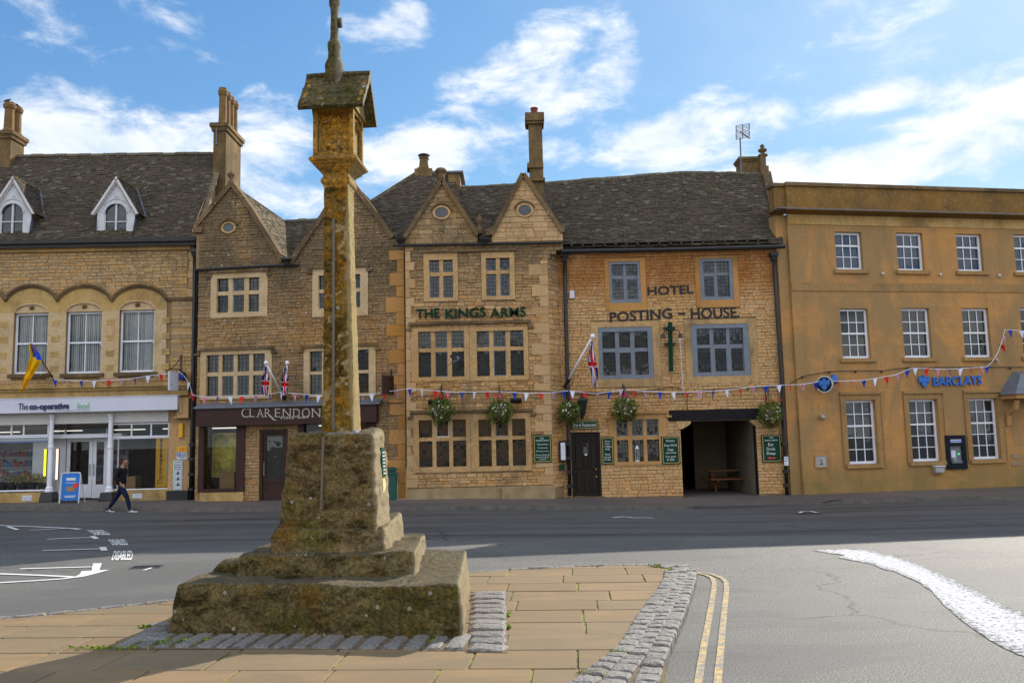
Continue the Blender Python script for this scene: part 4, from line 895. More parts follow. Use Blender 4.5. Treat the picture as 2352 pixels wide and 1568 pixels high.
uW=W.hit(392,780)[0]
stone_blocks(mb,W,rect_span(uW,uR-.02),zsill,W.hit(200,690)[1],[], (0.14,0.18),(0.35,0.6),mi=1,seed=4,rough=.006)
quoins(mb,W,uR,-1,W.hit(200,690)[1],zE-.12,0.0,5,(0.18,0.25),mi=2)
shop_wall=mb.build('wall',[MT['mortar'],MT['stone_shop'],MT['quoin_honey']],shop)
# dressed stone round the arched windows, hood mould of linked arches
dm=MB(); hm=MB(); fill=MB(); tym=MB(); tre=MB()
centres=[(-47,-110,13),(74,13,132),(198,132,257),(320,257,384)]
zarc=W.hit(200,688)[1]; arcpts=[]
for (cx,x0,x1),o in zip(centres,[ops[3],ops[0],ops[1],ops[2]]):
    dm=MB(); hm=MB(); fill=MB(); tym=MB(); tre=MB()
    a=W.hit(x0,688)[0]; b=W.hit(x1,688)[0]; c=(a+b)/2; zp=W.hit(cx,655)[1]; zb=W.hit(cx,688)[1]
    arc=[]
    for k in range(17):
        s=-1+2*k/16; arc.append((c+(b-a)/2*s, zb+(zp-zb)*(1-abs(s)**2.0)**0.72 if abs(s)<1 else zb))
    for (p,q),(r_,s_) in zip(arc,arc[1:]): pass
    hm.tube([W.p(u,z,0.07) for u,z in arc],0.06,6); hm.tube([W.p(u,z-.075,0.03) for u,z in arc],0.045,6,caps=False)
    # plain stone field between hood and window head
    top=[(u,z-.03) for u,z in arc]; o3=o[3]
    oc=(o[0]+o[1])/2; ow=(o[1]-o[0])/2
    head=[(oc+ow*1.0*math.cos(math.pi*k/12), o3+0.33*math.sin(math.pi*k/12)) for k in range(13)]   # right to left
    head=[(oc+ow,o3)]+head[1:-1]+[(oc-ow,o3)]
    poly=[(a,o3)]+[(oc-ow,o3)]+head[::-1][1:-1]+[(oc+ow,o3),(b,o3)]+top[::-1][1:-1]
    # build as quads between head and hood to stay planar
    hl=[(a,o3)]+[(oc-ow-.001,o3)]+head[::-1][1:-1]+[(oc+ow+.001,o3),(b,o3)]
    def topz(u):
        for (p,q),(r_,s_) in zip(top,top[1:]):
            if p-1e-6<=u<=r_+1e-6: return q+(s_-q)*(u-p)/(r_-p)
        return top[0][1]
    for (p,q),(r_,s_) in zip(hl,hl[1:]):
        if r_-p<.003: continue
        fill.wpoly(W,[(p,q),(r_,s_),(r_,max(topz(r_),s_+.01)),(p,max(topz(p),q+.01))],-.03,.012)
    # tympanum and its ring
    tym.wpoly(W,[(oc-ow,o3)]+[(oc+ow,o3)]+head[1:-1],-.05,-.02)
    tym.tube([W.p(u,z,.01) for u,z in head],0.035,6)
    for k in range(3): th=math.pi/2+k*2*math.pi/3; tre.ball(W.p(oc+.045*math.cos(th),o3+.19+.045*math.sin(th),-.012),.034,6)
    tre.ball(W.p(oc,o3+.19,-.022),.1,8,sz=.8)
    # dressed piers each side of the window
    for (p,q) in ((a,o[0]-.002),(o[1]+.002,b)):
        dm=MB(); dm.wb(W,p,q,zsill,o3,-.03,.010); dm.build('window_surround',MT['dressed_pale'],shop)
    for (p,q) in ((b-.32,b-.01),):
        for zz_ in (0.18,0.6,1.05,1.5):
            z=zsill+zz_*(o3-zsill)/1.95+.05
            for r2 in range(2): 
                fill.wbb(W,b-.16,b+.14,z+r2*.12,z+r2*.12+.11,0,.022,.01)
    hm.build('hood_mould',MT['moss_stone'],shop); fill.build('arch_field',MT['dressed_orange'],shop); tym.build('tympanum',MT['dressed_pale'],shop); tre.build('trefoil',MT['moss_stone'],shop)
hmb=MB(); a=W.hit(384,686)[0]; z=W.hit(400,686)[1]; hmb.wb(W,a-.03,uR-.03,z-.06,z+.05,0,.08); hmb.build('string_course',MT['moss_stone'],shop)
# eaves cornice and gutter
c=MB(); z=W.hit(200,572)[1]; c.wb(W,uL,uR-.12,z-.1,z,-.0,.1); c.wb(W,uL,uR-.12,z+.002,z+.14,0,.17); c.build('cornice',MT['dressed_orange'],shop)
g=MB(); z=W.hit(200,566,.35)[1]; g.wb(W,uL,uR+.12,z,z+.13,.03,.3); g.wb(W,uL-.02,uR+.16,z+.132,z+.27,.05,.42); g.build('gutter',MT['gutter_brown'],shop)
zG=z+.27
# roof
eY=.3; zt=W.hit(200,357,-3.4)[1]
eL=W.p(uL,zG-.02,.3); eR=W.p(uR+.05,zG-.02,.3)
uRr=uR+.0; rL=W.p(uL,W.hit(30,358,-3.4)[1],-3.4); zrR=W.hit(500,352,-3.4)[1]; rR=W.p(W.hit(512,380,-3.4)[0],zrR,-3.4)
mb=MB(); slates(mb,eL,eR,rR,rL,ch=.14,w=(.15,.34),seed=8,wave=.03); under(mb,eL,eR,rR,rL,1)
under(mb,rR,rL,W.p(uL,4,-7),W.p(uRr,4,-7),1)
roof=mb.build('roof',[MT['stone_slates'],MT['mortar']],shop)
rt=MB(); ridge_tiles(rt,rL,rR,26); rt.build('ridge_tiles',MT['ridge_slate'],roof)
vg=MB(); A=Vector(eR); B=Vector(rR)
# verge on the right-hand edge, in slates coloured as if sunlit
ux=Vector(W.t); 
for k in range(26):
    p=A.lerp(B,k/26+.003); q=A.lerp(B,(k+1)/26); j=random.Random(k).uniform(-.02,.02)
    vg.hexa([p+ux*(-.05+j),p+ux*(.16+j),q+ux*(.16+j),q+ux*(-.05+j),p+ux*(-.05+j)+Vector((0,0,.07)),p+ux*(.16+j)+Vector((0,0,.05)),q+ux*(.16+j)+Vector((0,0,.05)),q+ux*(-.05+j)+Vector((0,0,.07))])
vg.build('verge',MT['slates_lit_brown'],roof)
# gable end wall on the right
ge=MB(); ge.add([W.p(uR,zE-1,.0),W.p(uR,zE+.2,.25),rR,W.p(uR,3.5,-7)],[(0,1,2,3),(3,2,1,0)]); ge.build('gable_wall',MT['stone_shop'],shop)
shell(shop,W,uL,uR,zE,6.5)
# dormers
def dormer(cx,label=None):
    d=.0; s=cx-267
    uc,_=W.hit(cx,500,d); ua=W.hit(cx-43.5,500,d)[0]; ub=W.hit(cx+43.5,500,d)[0]; z0=W.hit(cx,549,d)[1]; z1=W.hit(cx,484,d)[1]; zt=W.hit(cx,406,d)[1]
    va=W.hit(cx-56,493,d)[0]; vb=W.hit(cx+54,493,d)[0]; zb=W.hit(cx,493,d)[1]
    # front with an arched opening
    ga=W.hit(cx-27,500,d)[0]; gb=W.hit(cx+26,500,d)[0]; gz=W.hit(cx,490,d)[1]; gt=W.hit(cx,467,d)[1]; gc=(ga+gb)/2; N=12
    arch=[(gc-(gb-ga)/2*math.cos(math.pi*k/N), gz+(gt-gz)*math.sin(math.pi*k/N)) for k in range(N+1)]
    mb=MB(); 
    mb.wpoly(W,[(ua,z0),(ga,z0),(ga,gz),(ua,gz)],-.1,.02); mb.wpoly(W,[(gb,z0),(ub,z0),(ub,gz),(gb,gz)],-.1,.02)
    def edge(u): 
        return zt-.05-(zt-zb)*abs(u-uc)/(vb-uc) if True else 0
    pts=[(ua,gz)]+arch+[(ub,gz)]
    for (p,q),(r_,t_) in zip(pts,pts[1:]):
        if r_-p<1e-4: continue
        mb.wpoly(W,[(p,q),(r_,t_),(r_,max(edge(r_),t_+.005)),(p,max(edge(p),q+.005))],-.1,.02)
    fr=mb.build('dormer',MT['dormer_white'],shop)
    tb=MB(); tb.tube([W.p(u,z,.03) for u,z in arch],.03,6); tb.tube([W.p(gc+(u-gc)*1.22,gz+(z-gz)*1.35+.02,.03) for u,z in arch],.018,6)
    tb.ball(W.p(gc,gt+.28,.02),.05,6); tb.ball(W.p(gc-.07,gt+.2,.02),.05,6); tb.ball(W.p(gc+.07,gt+.2,.02),.05,6)
    tb.wb(W,ga-.02,ga+.04,z0,gz,-.04,.0); tb.wb(W,gb-.04,gb+.02,z0,gz,-.04,.0); tb.wb(W,gc-.035,gc+.035,z0,gt,-.05,.0)
    zmid=W.hit(cx,509,d)[1]; tb.wb(W,ga+.04,gc-.035,zmid-.018,zmid+.018,-.05,-.01); tb.wb(W,gc+.035,gb-.04,zmid-.018,zmid+.018,-.05,-.01); tb.build('window_frame',MT['dormer_white'],fr)
    g=MB(); g.add([W.p(ga,z0,-.06),W.p(gb,z0,-.06),W.p(gb,gz,-.058)]+[W.p(u,z,-.058) for u,z in arch[::-1][1:-1]]+[W.p(ga,gz,-.058)],[tuple(range(N+3))]); g.build('pane',MT['grey_glass'],fr)
    dd=MB(); dd.lathe(W.p(gb-.25,z0+.12,-.03),[(.09,-.09),(.1,0),(.09,.09)],10); dd=MB(); dd.wpoly(W,[(gb-.26+.1*math.cos(t*.5236),z0+.13+.1*math.sin(t*.5236)) for t in range(12)],-.05,-.035); dd.build('round_sticker',MT['cream_side'],fr)
    bb=MB(); 
    for (p,q) in (((va,zb),(uc,zt)),((vb,zb),(uc,zt))):
        o=.17; pl=[p,(p[0],p[1]+.0),q,(q[0],q[1]-.24),(p[0]+(.13 if p[0]<uc else -.13),p[1]-.02)]
        pl=[p,q,(q[0],q[1]-.27),(p[0]+(.14 if p[0]<uc else -.14),p[1]-.03)]
        if p[0]<uc: pl=pl[::-1]
        bb.wpoly(W,pl,.03,.12)
    bb.build('barge_board',MT['dormer_white'],fr)
    # cheeks and little roof running back into the main slope
    slope=(rL[2]-eL[2])/3.7
    def back(z): return .3-(z-zG)/slope
    ck=MB()
    for u in (ua,ub): ck.add([W.p(u,z0,-.05),W.p(u,z1,-.05),W.p(u,z1,back(z1)),W.p(u,z0,back(z0))],[(0,1,2,3),(3,2,1,0)])
    ck.build('cheek',MT['lead_grey'],fr)
    rf=MB(); 
    BLf=W.p(vb,zb,.13); T=W.p(uc,zt+.02,.13); TB=W.p(uc,zt+.02,back(zt)); BB=W.p(vb,zb,back(zb))
    slates(rf,BLf,BB,TB,T,ch=.15,w=(.18,.3),seed=int(cx)+4,wave=.005,lift=.03); under(rf,BLf,BB,TB,T,1)
    BLl=W.p(va,zb,.13); BBl=W.p(va,zb,back(zb)); slates(rf,BBl,BLf if False else BLl,T,TB,ch=.15,w=(.18,.3),seed=int(cx)+5,wave=.005,lift=.03); under(rf,BBl,BLl,T,TB,1)
    r=rf.build('dormer_roof',[MT['stone_slates'],MT['mortar']],fr)
    l=MB(); l.tube([TB,BB],.06,5); l.build('lead_flashing',MT['lead_grey'],fr)
dormer(267); dormer(29)
# chimneys with their pots
def cap(mb,x0,x1,y0,y1,z,t=.16,o=.13,mi=0):
    mb.box(x0-o*.5,x1+o*.5,y0-o*.5,y1+o*.5,z-.32,z-.24,mi); mb.box(x0-o,x1+o,y0-o,y1+o,z-t,z,mi); mb.box(x0-o*.6,x1+o*.6,y0-o*.6,y1+o*.6,z-.24,z-t,mi)
mb=MB(); Y0=33.9; a=P(490,330,Y0).x; b=P(519,330,Y0).x; zt=P(500,285,Y0).z; Y1=Y0+1.9
mb.box(a,b,Y0,Y1,9.5,zt-.3); cap(mb,a,b,Y0,Y1,zt+.02); ch=mb.build('chimney',MT['chimney_stone'],shop); hz=[P(513,y,Y0+.2).z for y in (200,)][0]-zt
chimney_pots(ch,[((a+b)/2+.02,Y0+.25+k*.47) for k in range(4)],zt,h=hz*.97,r=.155)
mb=MB(); mb.box(a+.12,a+.17,Y0-.08,Y0-.02,zt-.9,zt-.2); mb.build('vent_pipe',MT['lead_grey'],ch)
mb=MB(); Y0=34.2; a=P(-25,330,Y0).x; b=P(25,330,Y0).x; zt=P(10,302,Y0).z; mb.box(a,b,Y0,Y0+.95,10,zt-.3); cap(mb,a,b,Y0,Y0+.95,zt+.02); ch=mb.build('chimney',MT['chimney_stone'],shop)
hz=P(20,236,Y0+.2).z-zt; cpx=P(21,280,Y0+.25).x; chimney_pots(ch,[(cpx,Y0+.25),(cpx+.03,Y0+.72)],zt,h=hz,r=.19)
zb_=zt+hz
# two birds on the pots
def bird(name,label,c,s,yaw,mat,group=None,fly=False):
    t=thing(name,label,'bird',c,group); m=Matrix.Rotation(yaw,3,'Z'); c=Vector(c)
    def T(p): return c+m@(Vector(p)*s)
    mb=MB(); mb.tube([T(p) for p in ((-.26,0,.02),(-.15,0,.09),(-.05,0,.14),(.05,0,.17),(.11,0,.23),(.15,0,.27),(.19,0,.27))],[x*s for x in (.02,.045,.075,.075,.045,.042,.02)],8); mb.build('body',MT[mat],t,smooth=True)
    mb=MB(); mb.tube([T((.18,0,.27)),T((.25,0,.255))],[.014*s,.003*s],6); mb.build('beak',MT['bird_black'],t)
    for sgn in (-1,1):
        w=MB()
        if fly: w.add([T((.08,.05*sgn,.19)),T((-.08,.05*sgn,.16)),T((-.22,.28*sgn,.34)),T((-.05,.34*sgn,.42)),T((.08,.2*sgn,.3))],[(0,1,2,3,4),(4,3,2,1,0)])
        else: w.add([T((.07,.06*sgn,.19)),T((-.05,.085*sgn,.14)),T((-.3,.03*sgn,.02)),T((-.1,.05*sgn,.06)),T((.05,.06*sgn,.12))],[(0,1,2,3,4),(4,3,2,1,0)])
        w.build('wing',MT[mat],t)
        l=MB(); l.tube([T((0,.03*sgn,.09)),T((.01,.03*sgn,0))],.008*s,5); l.build('leg',MT['bird_black'],t)
    l=MB(); l.add([T((-.22,.02,.05)),T((-.22,-.02,.05)),T((-.4,-.05,-.03)),T((-.4,.05,-.03))],[(0,1,2,3),(3,2,1,0)]); l.build('tail',MT[mat],t)
bird('crow','black crow perched on the nearer pot of the far left chimney',(cpx-.08,34.42,zb_+.01),.62,R(40),'bird_black')
bird('crow','black crow hunched on the farther pot, behind the other crow',(cpx+.03,34.9,zb_+.01),.58,R(150),'bird_black')
# ---- shopfront
z0=0.0; F=-.35
bp=MB(); u385=W.hit(387,1050)[0]; zf0=W.hit(200,952)[1]
bp.wb(W,u385,uR,-.2,zc0-.01,-.5,.0); bp.wb(W,uL,u385-.01,zf0+.005,zc0-.01,-.5,-.12)
bp.build('pier',MT['dressed_stone'],shop)
sc_=MB(); za=W.hit(200,885)[1]; zb2=W.hit(200,913)[1]
sc_.wb(W,uL,uR-.02,za-.1,za,0,.32); sc_.wb(W,uL,uR-.05,za-.2,za-.102,0,.22); sc_.wb(W,uL,uR-.08,zb2+.01,za-.202,0,.12); sc_.wb(W,uL,uR-.02,za+.002,za+.04,0,.26); sc_.build('cornice',MT['dressed_orange'],shop)
cb=MB(); a=W.hit(411,940)[0]; zz1=W.hit(420,915)[1]; zz0=W.hit(420,955)[1]; cb.wb(W,a,uR-.03,zz0,zz1,0,.22); cb.wb(W,a-.08,uR,zz0-.08,zz0-.002,0,.28); cb.wb(W,a+.1,a+.2,zz0+.1,zz1-.15,.222,.26); cb.build('console_bracket',MT['dressed_stone'],shop)
bs=MB(); a=W.hit(385,1135)[0]; bs.wb(W,a,W.hit(434,1135)[0],-.1,W.hit(400,1126)[1],0,.14); bs.build('pier_base',MT['iron_black'],shop)
fs=MB(); u0,u1,za,zb2=W.rect(-200,407,915,947,.4)[0:4]; fs_t=thing('fascia_sign','long white fascia sign reading The co-operative food over the grocery shop','shop sign',W.p(u1,za,.2))
fs.wb(W,u0,u1,za,zb2,.13,.4); fs.wb(W,u0-.02,u1+.02,zb2+.002,zb2+.03,.13,.42); fs.build('board',MT['sign_white'],fs_t)
t=MB(); wall_text(t,'The',W,42.8,64.8,926,941,.402,.02); t.build('lettering',MT['navy'],fs_t)
t=MB(); wall_text(t,'co-operative',W,68.5,159,926,944,.402,.04,bold=.03); t.build('lettering',MT['navy'],fs_t)
t=MB(); wall_text(t,'food',W,177,205,924,938.5,.402,.02); t.build('lettering',MT['light_green'],fs_t)
t=MB(); wall_text(t,'Part of The Midcounties Co-operative',W,129,205,941,943.6,.402,.006); t.build('lettering',MT['lead_grey'],fs_t)
bm=MB(); a=W.hit(-200,960,-.1)[0]; b=W.hit(388,960,-.1)[0]; zt_=W.hit(200,948,-.1)[1]; zb2=W.hit(200,972,-.1)[1]; bm.wb(W,a,b,zb2,zt_,-.2,-.06); bm.wb(W,a,b,zt_+.002,zt_+.09,-.2,.12); bm.build('beam',MT['cream_paint'],shop)
def col_(px):
    u=W.hit(px,1050,.02)[0]; zb_=W.hit(px,1129,.02)[1]; zt_=W.hit(px,951,.02)[1]; t=MB(); c=W.p(u,0,.02); h=zt_-zb_
    t.lathe((c[0],c[1],zb_),[(.15,0),(.15,.05),(.12,.08),(.13,.14),(.085,.2),(.08,h*.55),(.1,h*.56),(.1,h*.58),(.08,h*.6),(.075,h-.2),(.1,h-.17),(.08,h-.13),(.12,h-.03),(.12,h)],12); o=t.build('column',MT['white_paint'],shop,smooth=False)
    q=MB(); q.lathe((c[0],c[1],0.05),[(.24,0),(.24,.2),(.2,zb_-.06),(.17,zb_-.06)],4,sq=True); q.build('column_base',MT['iron_black'],o)
col_(116); col_(252)
# window frames, glass
def frame_rect(mb,W,x0,x1,y0,y1,d,t=.05,dp=.06,inner=()):
    u0,u1,z0,z1=W.rect(x0,x1,y0,y1,d); mb.wb(W,u0,u0+t,z0,z1,d-dp,d); mb.wb(W,u1-t,u1,z0,z1,d-dp,d); mb.wb(W,u0+t,u1-t,z1-t,z1,d-dp,d); mb.wb(W,u0+t,u1-t,z0,z0+t,d-dp,d); return (u0,u1,z0,z1)
def shopwin(x0,x1,y0,y1,d,name='window',t=.05,mat='white_paint',glass=True,vb=()):
    mb=MB(); r=frame_rect(mb,W,x0,x1,y0,y1,d,t)
    for v in vb: uu=W.hit(v,(y0+y1)/2,d)[0]; mb.wb(W,uu-.025,uu+.025,r[2]+t,r[3]-t,d-.05,d-.005)
    o=mb.build(name,MT[mat],shop)
    if glass:
        g=MB(); g.quad(W.p(r[0]+t,r[2]+t,d-.03),W.p(r[1]-t,r[2]+t,d-.03),W.p(r[1]-t,r[3]-t,d-.03),W.p(r[0]+t,r[3]-t,d-.03)); g.build('pane',MT['shop_glass'],o)
    return o,r
shopwin(-190,112,1004,1130,-.15); shopwin(256,389,1004,1124,-.15,t=.04)
shopwin(-190,112,971,1003.5,-.15,vb=(-60,26,54)); shopwin(256,389,971,1003.5,-.15,vb=(302,347)); shopwin(113,247,971,1003,-.6,vb=(150,))
# recessed entrance
def door_leaf(x0,x1,hx):
    o,r=shopwin(x0,x1,1006,1143,-1.0,'door',t=.13); k=MB(); k.wb(W,r[0]+.13,r[1]-.13,r[2]+.13,r[2]+.5,-1.05,-1.0); k.build('kick_panel',MT['white_paint'],o)
    h=MB(); u=W.hit(hx,1078,-1)[0]; za=W.hit(hx,1066,-1)[1]; zb2=W.hit(hx,1090,-1)[1]; h.tube([W.p(u,zb2,-1.0),W.p(u,zb2,-.94),W.p(u,za,-.94),W.p(u,za,-1.0)],.018,6); h.build('handle',MT['aluminium'],o)
door_leaf(152,211.5,207); door_leaf(212.5,246,216)
o,r=shopwin(246.5,272,1006,1143,-1.0,'side_screen',t=.05)
mb=MB(); r=W.rect(113,250,1000,1006,-1.0); mb.wb(W,W.hit(113,1000,-.6)[0]-.2,W.hit(258,1000,-.6)[0]+.4,r[2],r[3]+.05,-1.05,-.5); mb.wb(W,W.hit(113,1000,-1)[0]-.6,W.hit(152,1000,-1)[0],-.1,r[2],-1.07,-1.02)
ua=W.hit(112,1060,-.15)[0]; 
for z0_,z1_ in ((0.05,.45),): mb.add([W.p(ua,z0_,-.15),W.p(ua-.0,z0_,-1.0),W.p(ua,z1_,-1.0),W.p(ua,z1_,-.15)],[(0,1,2,3),(3,2,1,0)])
mb.build('lobby_panel',MT['white_paint'],shop)
sr=MB(); zz1=W.hit(50,1131,-.1)[1]; sr.wb(W,uL,W.hit(112,1135,-.1)[0],-.1,zz1,-.4,-.1); sr.wb(W,W.hit(256,1135,-.1)[0],u385,-.1,W.hit(300,1125,-.1)[1],-.4,-.1); sr.build('stall_riser',MT['dressed_orange'],shop)
for x in (62,315):
    v=MB(); r=W.rect(x-11,x+11,1133 if x>100 else 1137,1144 if x>100 else 1150,-.09); v.wb(W,r[0],r[1],r[2],r[3],-.12,-.08)
    for k in range(5): v.wb(W,r[0]+.03,r[1]-.03,r[2]+.02+k*.035,r[2]+.035+k*.035,-.079,-.07)
    v.build('air_vent',MT['pale_paper'],shop)
# interior
inn_=MB(); i0=uL+.2; i1=u385-.05
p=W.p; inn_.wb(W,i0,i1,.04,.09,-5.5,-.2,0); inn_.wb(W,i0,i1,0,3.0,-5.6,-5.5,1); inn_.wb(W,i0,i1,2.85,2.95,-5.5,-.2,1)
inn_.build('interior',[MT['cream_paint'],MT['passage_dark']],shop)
for k,(u,d) in enumerate([(-6,-3.2),(-3.6,-3.5),(-1.6,-3.4),(-8.5,-3.2)]):
    l=MB(); l.wb(W,u-.6,u+.6,2.8,2.84,d-.08,d+.08); l.build('strip_light',MT['shop_lamp'],shop)
def shelf_unit(u,d,w,label,seed):
    rng=random.Random(seed); t=thing('shelf_unit',label,'shelves',W.p(u,.09,d)); f=MB(); f.wb(W,u-w/2,u+w/2,.09,2.0,d-.3,d-.26); f.wb(W,u-w/2,u-w/2+.04,.09,2.0,d-.26,d)
    for k in range(5): f.wb(W,u-w/2+.04,u+w/2,.2+k*.4,.23+k*.4,d-.26,d)
    f.build('rack',MT['pale_paper'],t); g=MB()
    for k in range(5):
        x=u-w/2+.06
        while x<u+w/2-.12:
            a=rng.uniform(.07,.14); g.wb(W,x,x+a,.232+k*.4,.232+k*.4+rng.uniform(.14,.3),d-.2,d-.04); x+=a+.015
    g.build('packets',MT['goods'],t)
shelf_unit(-7.3,-2.0,1.6,'shelves of packets seen through the left shop window',1); shelf_unit(-4.1,-2.8,1.3,'shelves of packets seen through the shop doors',2); shelf_unit(-9.6,-2.0,1.2,'shelves at the left edge inside the grocery window',6)
rng=random.Random(77)
for k,x in enumerate((6,28,52,74,98)):
    u=W.hit(x,1110,-.5)[0]; zb_=W.hit(x,1126,-.5)[1]; names=['white wrapped bouquet in a black bucket at the left frame edge of the shop window','green and white bouquet second from the left in the shop window','buff paper bouquet in the middle of the shop window row','orange flowers second from the right in the shop window row','pale blue wrapped bouquet nearest the white column in the shop window']
    t=thing('bouquet_bucket',names[k],'flowers',W.p(u,zb_,-.5),'flower buckets in the shop window'); b=MB(); b.lathe(W.p(u,zb_,-.5),[(.14,0),(.18,.3)],10); b.build('bucket',MT['black_plastic'],t)
    f=MB(); 
    for _ in range(150): f.leaf(W.p(u+rng.gauss(0,.13),zb_+.42+rng.gauss(0,.1),-.5+rng.gauss(0,.08)),rng.uniform(.03,.07),rng)
    f.build('flowers',MT['bouquets'] if k!=0 else MT['flower_white'],t)
def rod(x0,x1,y0,y1,mat,label,d):
    r=W.rect(x0,x1,y0,y1,d); um=(r[0]+r[1])/2; t=thing('light_tube',label,'light tube',W.p(um,r[2],d)); b=MB(); b.wb(W,r[0],r[1],r[2],r[3],d-.06,d-.01); b.build('casing',MT['iron_black'],t); b=MB(); b.wb(W,r[0]+.02,r[1]-.02,r[2]+.02,r[3]-.02,d-.009,d+.03); b.build('tube',MT[mat],t)
rod(100.5,107,1030,1094,'tube_yellow','glowing yellow vertical tube inside the left shop window',-.3); rod(128,134.5,1029,1102,'tube_pink','glowing pinkish vertical tube beside the shop entrance',-.65)
bn=MB(); r=W.rect(-100,110,1006,1017,-.22); bn.wb(W,r[0],r[1],r[2],r[3],-.23,-.21); bn.build('window_banner',MT['board_blue'],shop)
bn=MB(); r=W.rect(-100,110,1007,1014,-.2); bn.wb(W,r[0],r[1],r[2],r[3],-.205,-.2); bn.build('window_banner',MT['pale_paper'],shop)
# yellow window poster
r=W.rect(357.5,386,1003,1118.5,-.24); t=thing('window_poster','tall yellow poster lettered The co-operative membership inside the shop window','poster',W.p(r[0],r[2],-.25)); b=MB(); b.wb(W,r[0],r[1],r[2],r[3],-.26,-.24); b.build('sheet',MT['poster_yellow'],t)
def vtext(mb,s,W,x0,x1,y0,y1,d,bold=0.0):
    u0,u1,z0,z1=W.rect(x0,x1,y0,y1,d); put_text(mb,s,lambda x,y,dd: W.p(u1-(u1-u0)*y,z0+(z1-z0)*x,dd),d,d+.006,0,bold)
b=MB(); vtext(b,'The',W,361.5,374,1092,1112,-.238); vtext(b,'co-operative',W,365,375,1007,1088,-.238,.03); b.build('lettering',MT['iron_black'],t)
b=MB(); vtext(b,'membership',W,378,385.5,1034,1108,-.238); b.build('lettering',MT['letter_white'],t)
# cardboard stack and plant shapes in the right window
r=W.rect(291,311,1094,1118,-.7); t=thing('cardboard_box','brown cardboard carton behind the walking man in the shop window','box',W.p(r[0],r[2],-.7)); b=MB(); b.wb(W,r[0],r[1],r[2]-.3,r[3],-1.2,-.7); b.build('carton',MT['cardboard'],t); b=MB(); b.wb(W,r[0]+.1,r[1]-.1,r[3]+.001,r[3]+.006,-1.2,-.7); b.build('tape',MT['pale_paper'],t)
# A-board
r=W.rect(140.5,184.5,1085,1147,.85); t=thing('pavement_board','blue A-board sign standing on the pavement before the shop doors','sign board',W.p((r[0]+r[1])/2,.12,.85)); u0,u1=r[0],r[1]; zb_,zt_=.13,r[3]
b=MB(); cr=.09
pts=[W.p(u0,zb_,.95),W.p(u0,zt_-cr,.85),W.p(u0+.03,zt_-.03,.85),W.p(u0+cr,zt_,.85),W.p(u1-cr,zt_,.85),W.p(u1-.03,zt_-.03,.85),W.p(u1,zt_-cr,.85),W.p(u1,zb_,.95)]; b.tube(pts,.022,6); b.tube([W.p(u0,zb_,.45),W.p(u0+.03,zt_,.82),W.p(u1-.03,zt_,.82),W.p(u1,zb_,.45)],.015,6); b.build('frame',MT['pale_paper'],t)
b=MB(); b.wpoly(W,[(u0+.03,zb_+.16),(u1-.03,zb_+.16),(u1-.03,zt_-.1),(u1-.1,zt_-.03),(u0+.1,zt_-.03),(u0+.03,zt_-.1)],.83,.87); b.build('panel',MT['board_blue'],t)
b=MB(); b.wb(W,u0+.03,u1-.03,zb_+.02,zb_+.15,.83,.9); b.build('foot',MT['black_plastic'],t)
b=MB(); w_=u1-u0; h_=zt_-zb_; b.wb(W,u0+w_*.28,u0+w_*.76,zb_+h_*.76,zb_+h_*.84,.872,.878); b.wb(W,u0+w_*.2,u0+w_*.8,zb_+h_*.27,zb_+h_*.29,.872,.878); b.wb(W,u0+w_*.22,u0+w_*.76,zb_+h_*.23,zb_+h_*.25,.872,.878); b.wb(W,u0+w_*.26,u0+w_*.78,zb_+h_*.68,zb_+h_*.695,.872,.878); b.build('lettering',MT['letter_white'],t)
b=MB(); b.wb(W,u0+w_*.3,u0+w_*.74,zb_+h_*.42,zb_+h_*.57,.872,.878); b.build('picture',MT['cardboard'],t); b=MB(); b.wpoly(W,[(u0+w_*.78+.1*math.cos(k*.5236),zb_+h_*.6+.1*math.sin(k*.5236)) for k in range(12)],.879,.884); b.build('price_spot',MT['board_red'],t)
def plate(name,label,cat,W,x0,x1,y0,y1,mat,d=.0,th=.03,texts=(),border=None,group=None,tmat='letter_white',bw=.018):
    r=W.rect(x0,x1,y0,y1,d); t=thing(name,label,cat,W.p((r[0]+r[1])/2,r[2],d),group); b=MB(); b.wbb(W,r[0],r[1],r[2],r[3],d+.002,d+th,.006); b.quad(W.p(r[0],r[2],d+.002),W.p(r[0],r[3],d+.002),W.p(r[1],r[3],d+.002),W.p(r[1],r[2],d+.002)); b.build('panel',MT[mat],t)
    if border:
        b=MB(); e=.035; a0,a1,c0,c1=r[0]+e,r[1]-e,r[2]+e,r[3]-e; D=d+th
        b.wb(W,a0,a0+bw,c0,c1,D,D+.005); b.wb(W,a1-bw,a1,c0,c1,D,D+.005); b.wb(W,a0+bw,a1-bw,c0,c0+bw,D,D+.005); b.wb(W,a0+bw,a1-bw,c1-bw,c1,D,D+.005); b.build('border',MT[border],t)
    if texts:
        b=MB()
        for (s,xa,xb,ya,yb) in texts:
            if s=='|':
                q=W.rect(xa,xb,ya,yb,d+th); rg=random.Random(int(xa*9+ya)); x=q[0]
                while x<q[1]-.01: w_=rg.uniform(.02,.07); b.wb(W,x,min(x+w_,q[1]),q[2],q[3],d+th,d+th+.003); x+=w_+.015
            else: wall_text(b,s,W,xa,xb,ya,yb,d+th,.005,bold=.0)
        b.build('lettering',MT[tmat],t)
    return t,r
plate('alarm_box','yellow and black alarm box high on the pier right of the grocery','alarm box',W,412.6,422,972,1004,'alarm_yellow',th=.12)
plate('direction_sign','small yellow direction sign on the stone pier above the parking sign','sign',W,406,430.5,1025,1037,'alarm_yellow',texts=[('|',411,425,1029,1031),('<',415,421,1032,1035.5)],tmat='board_red')
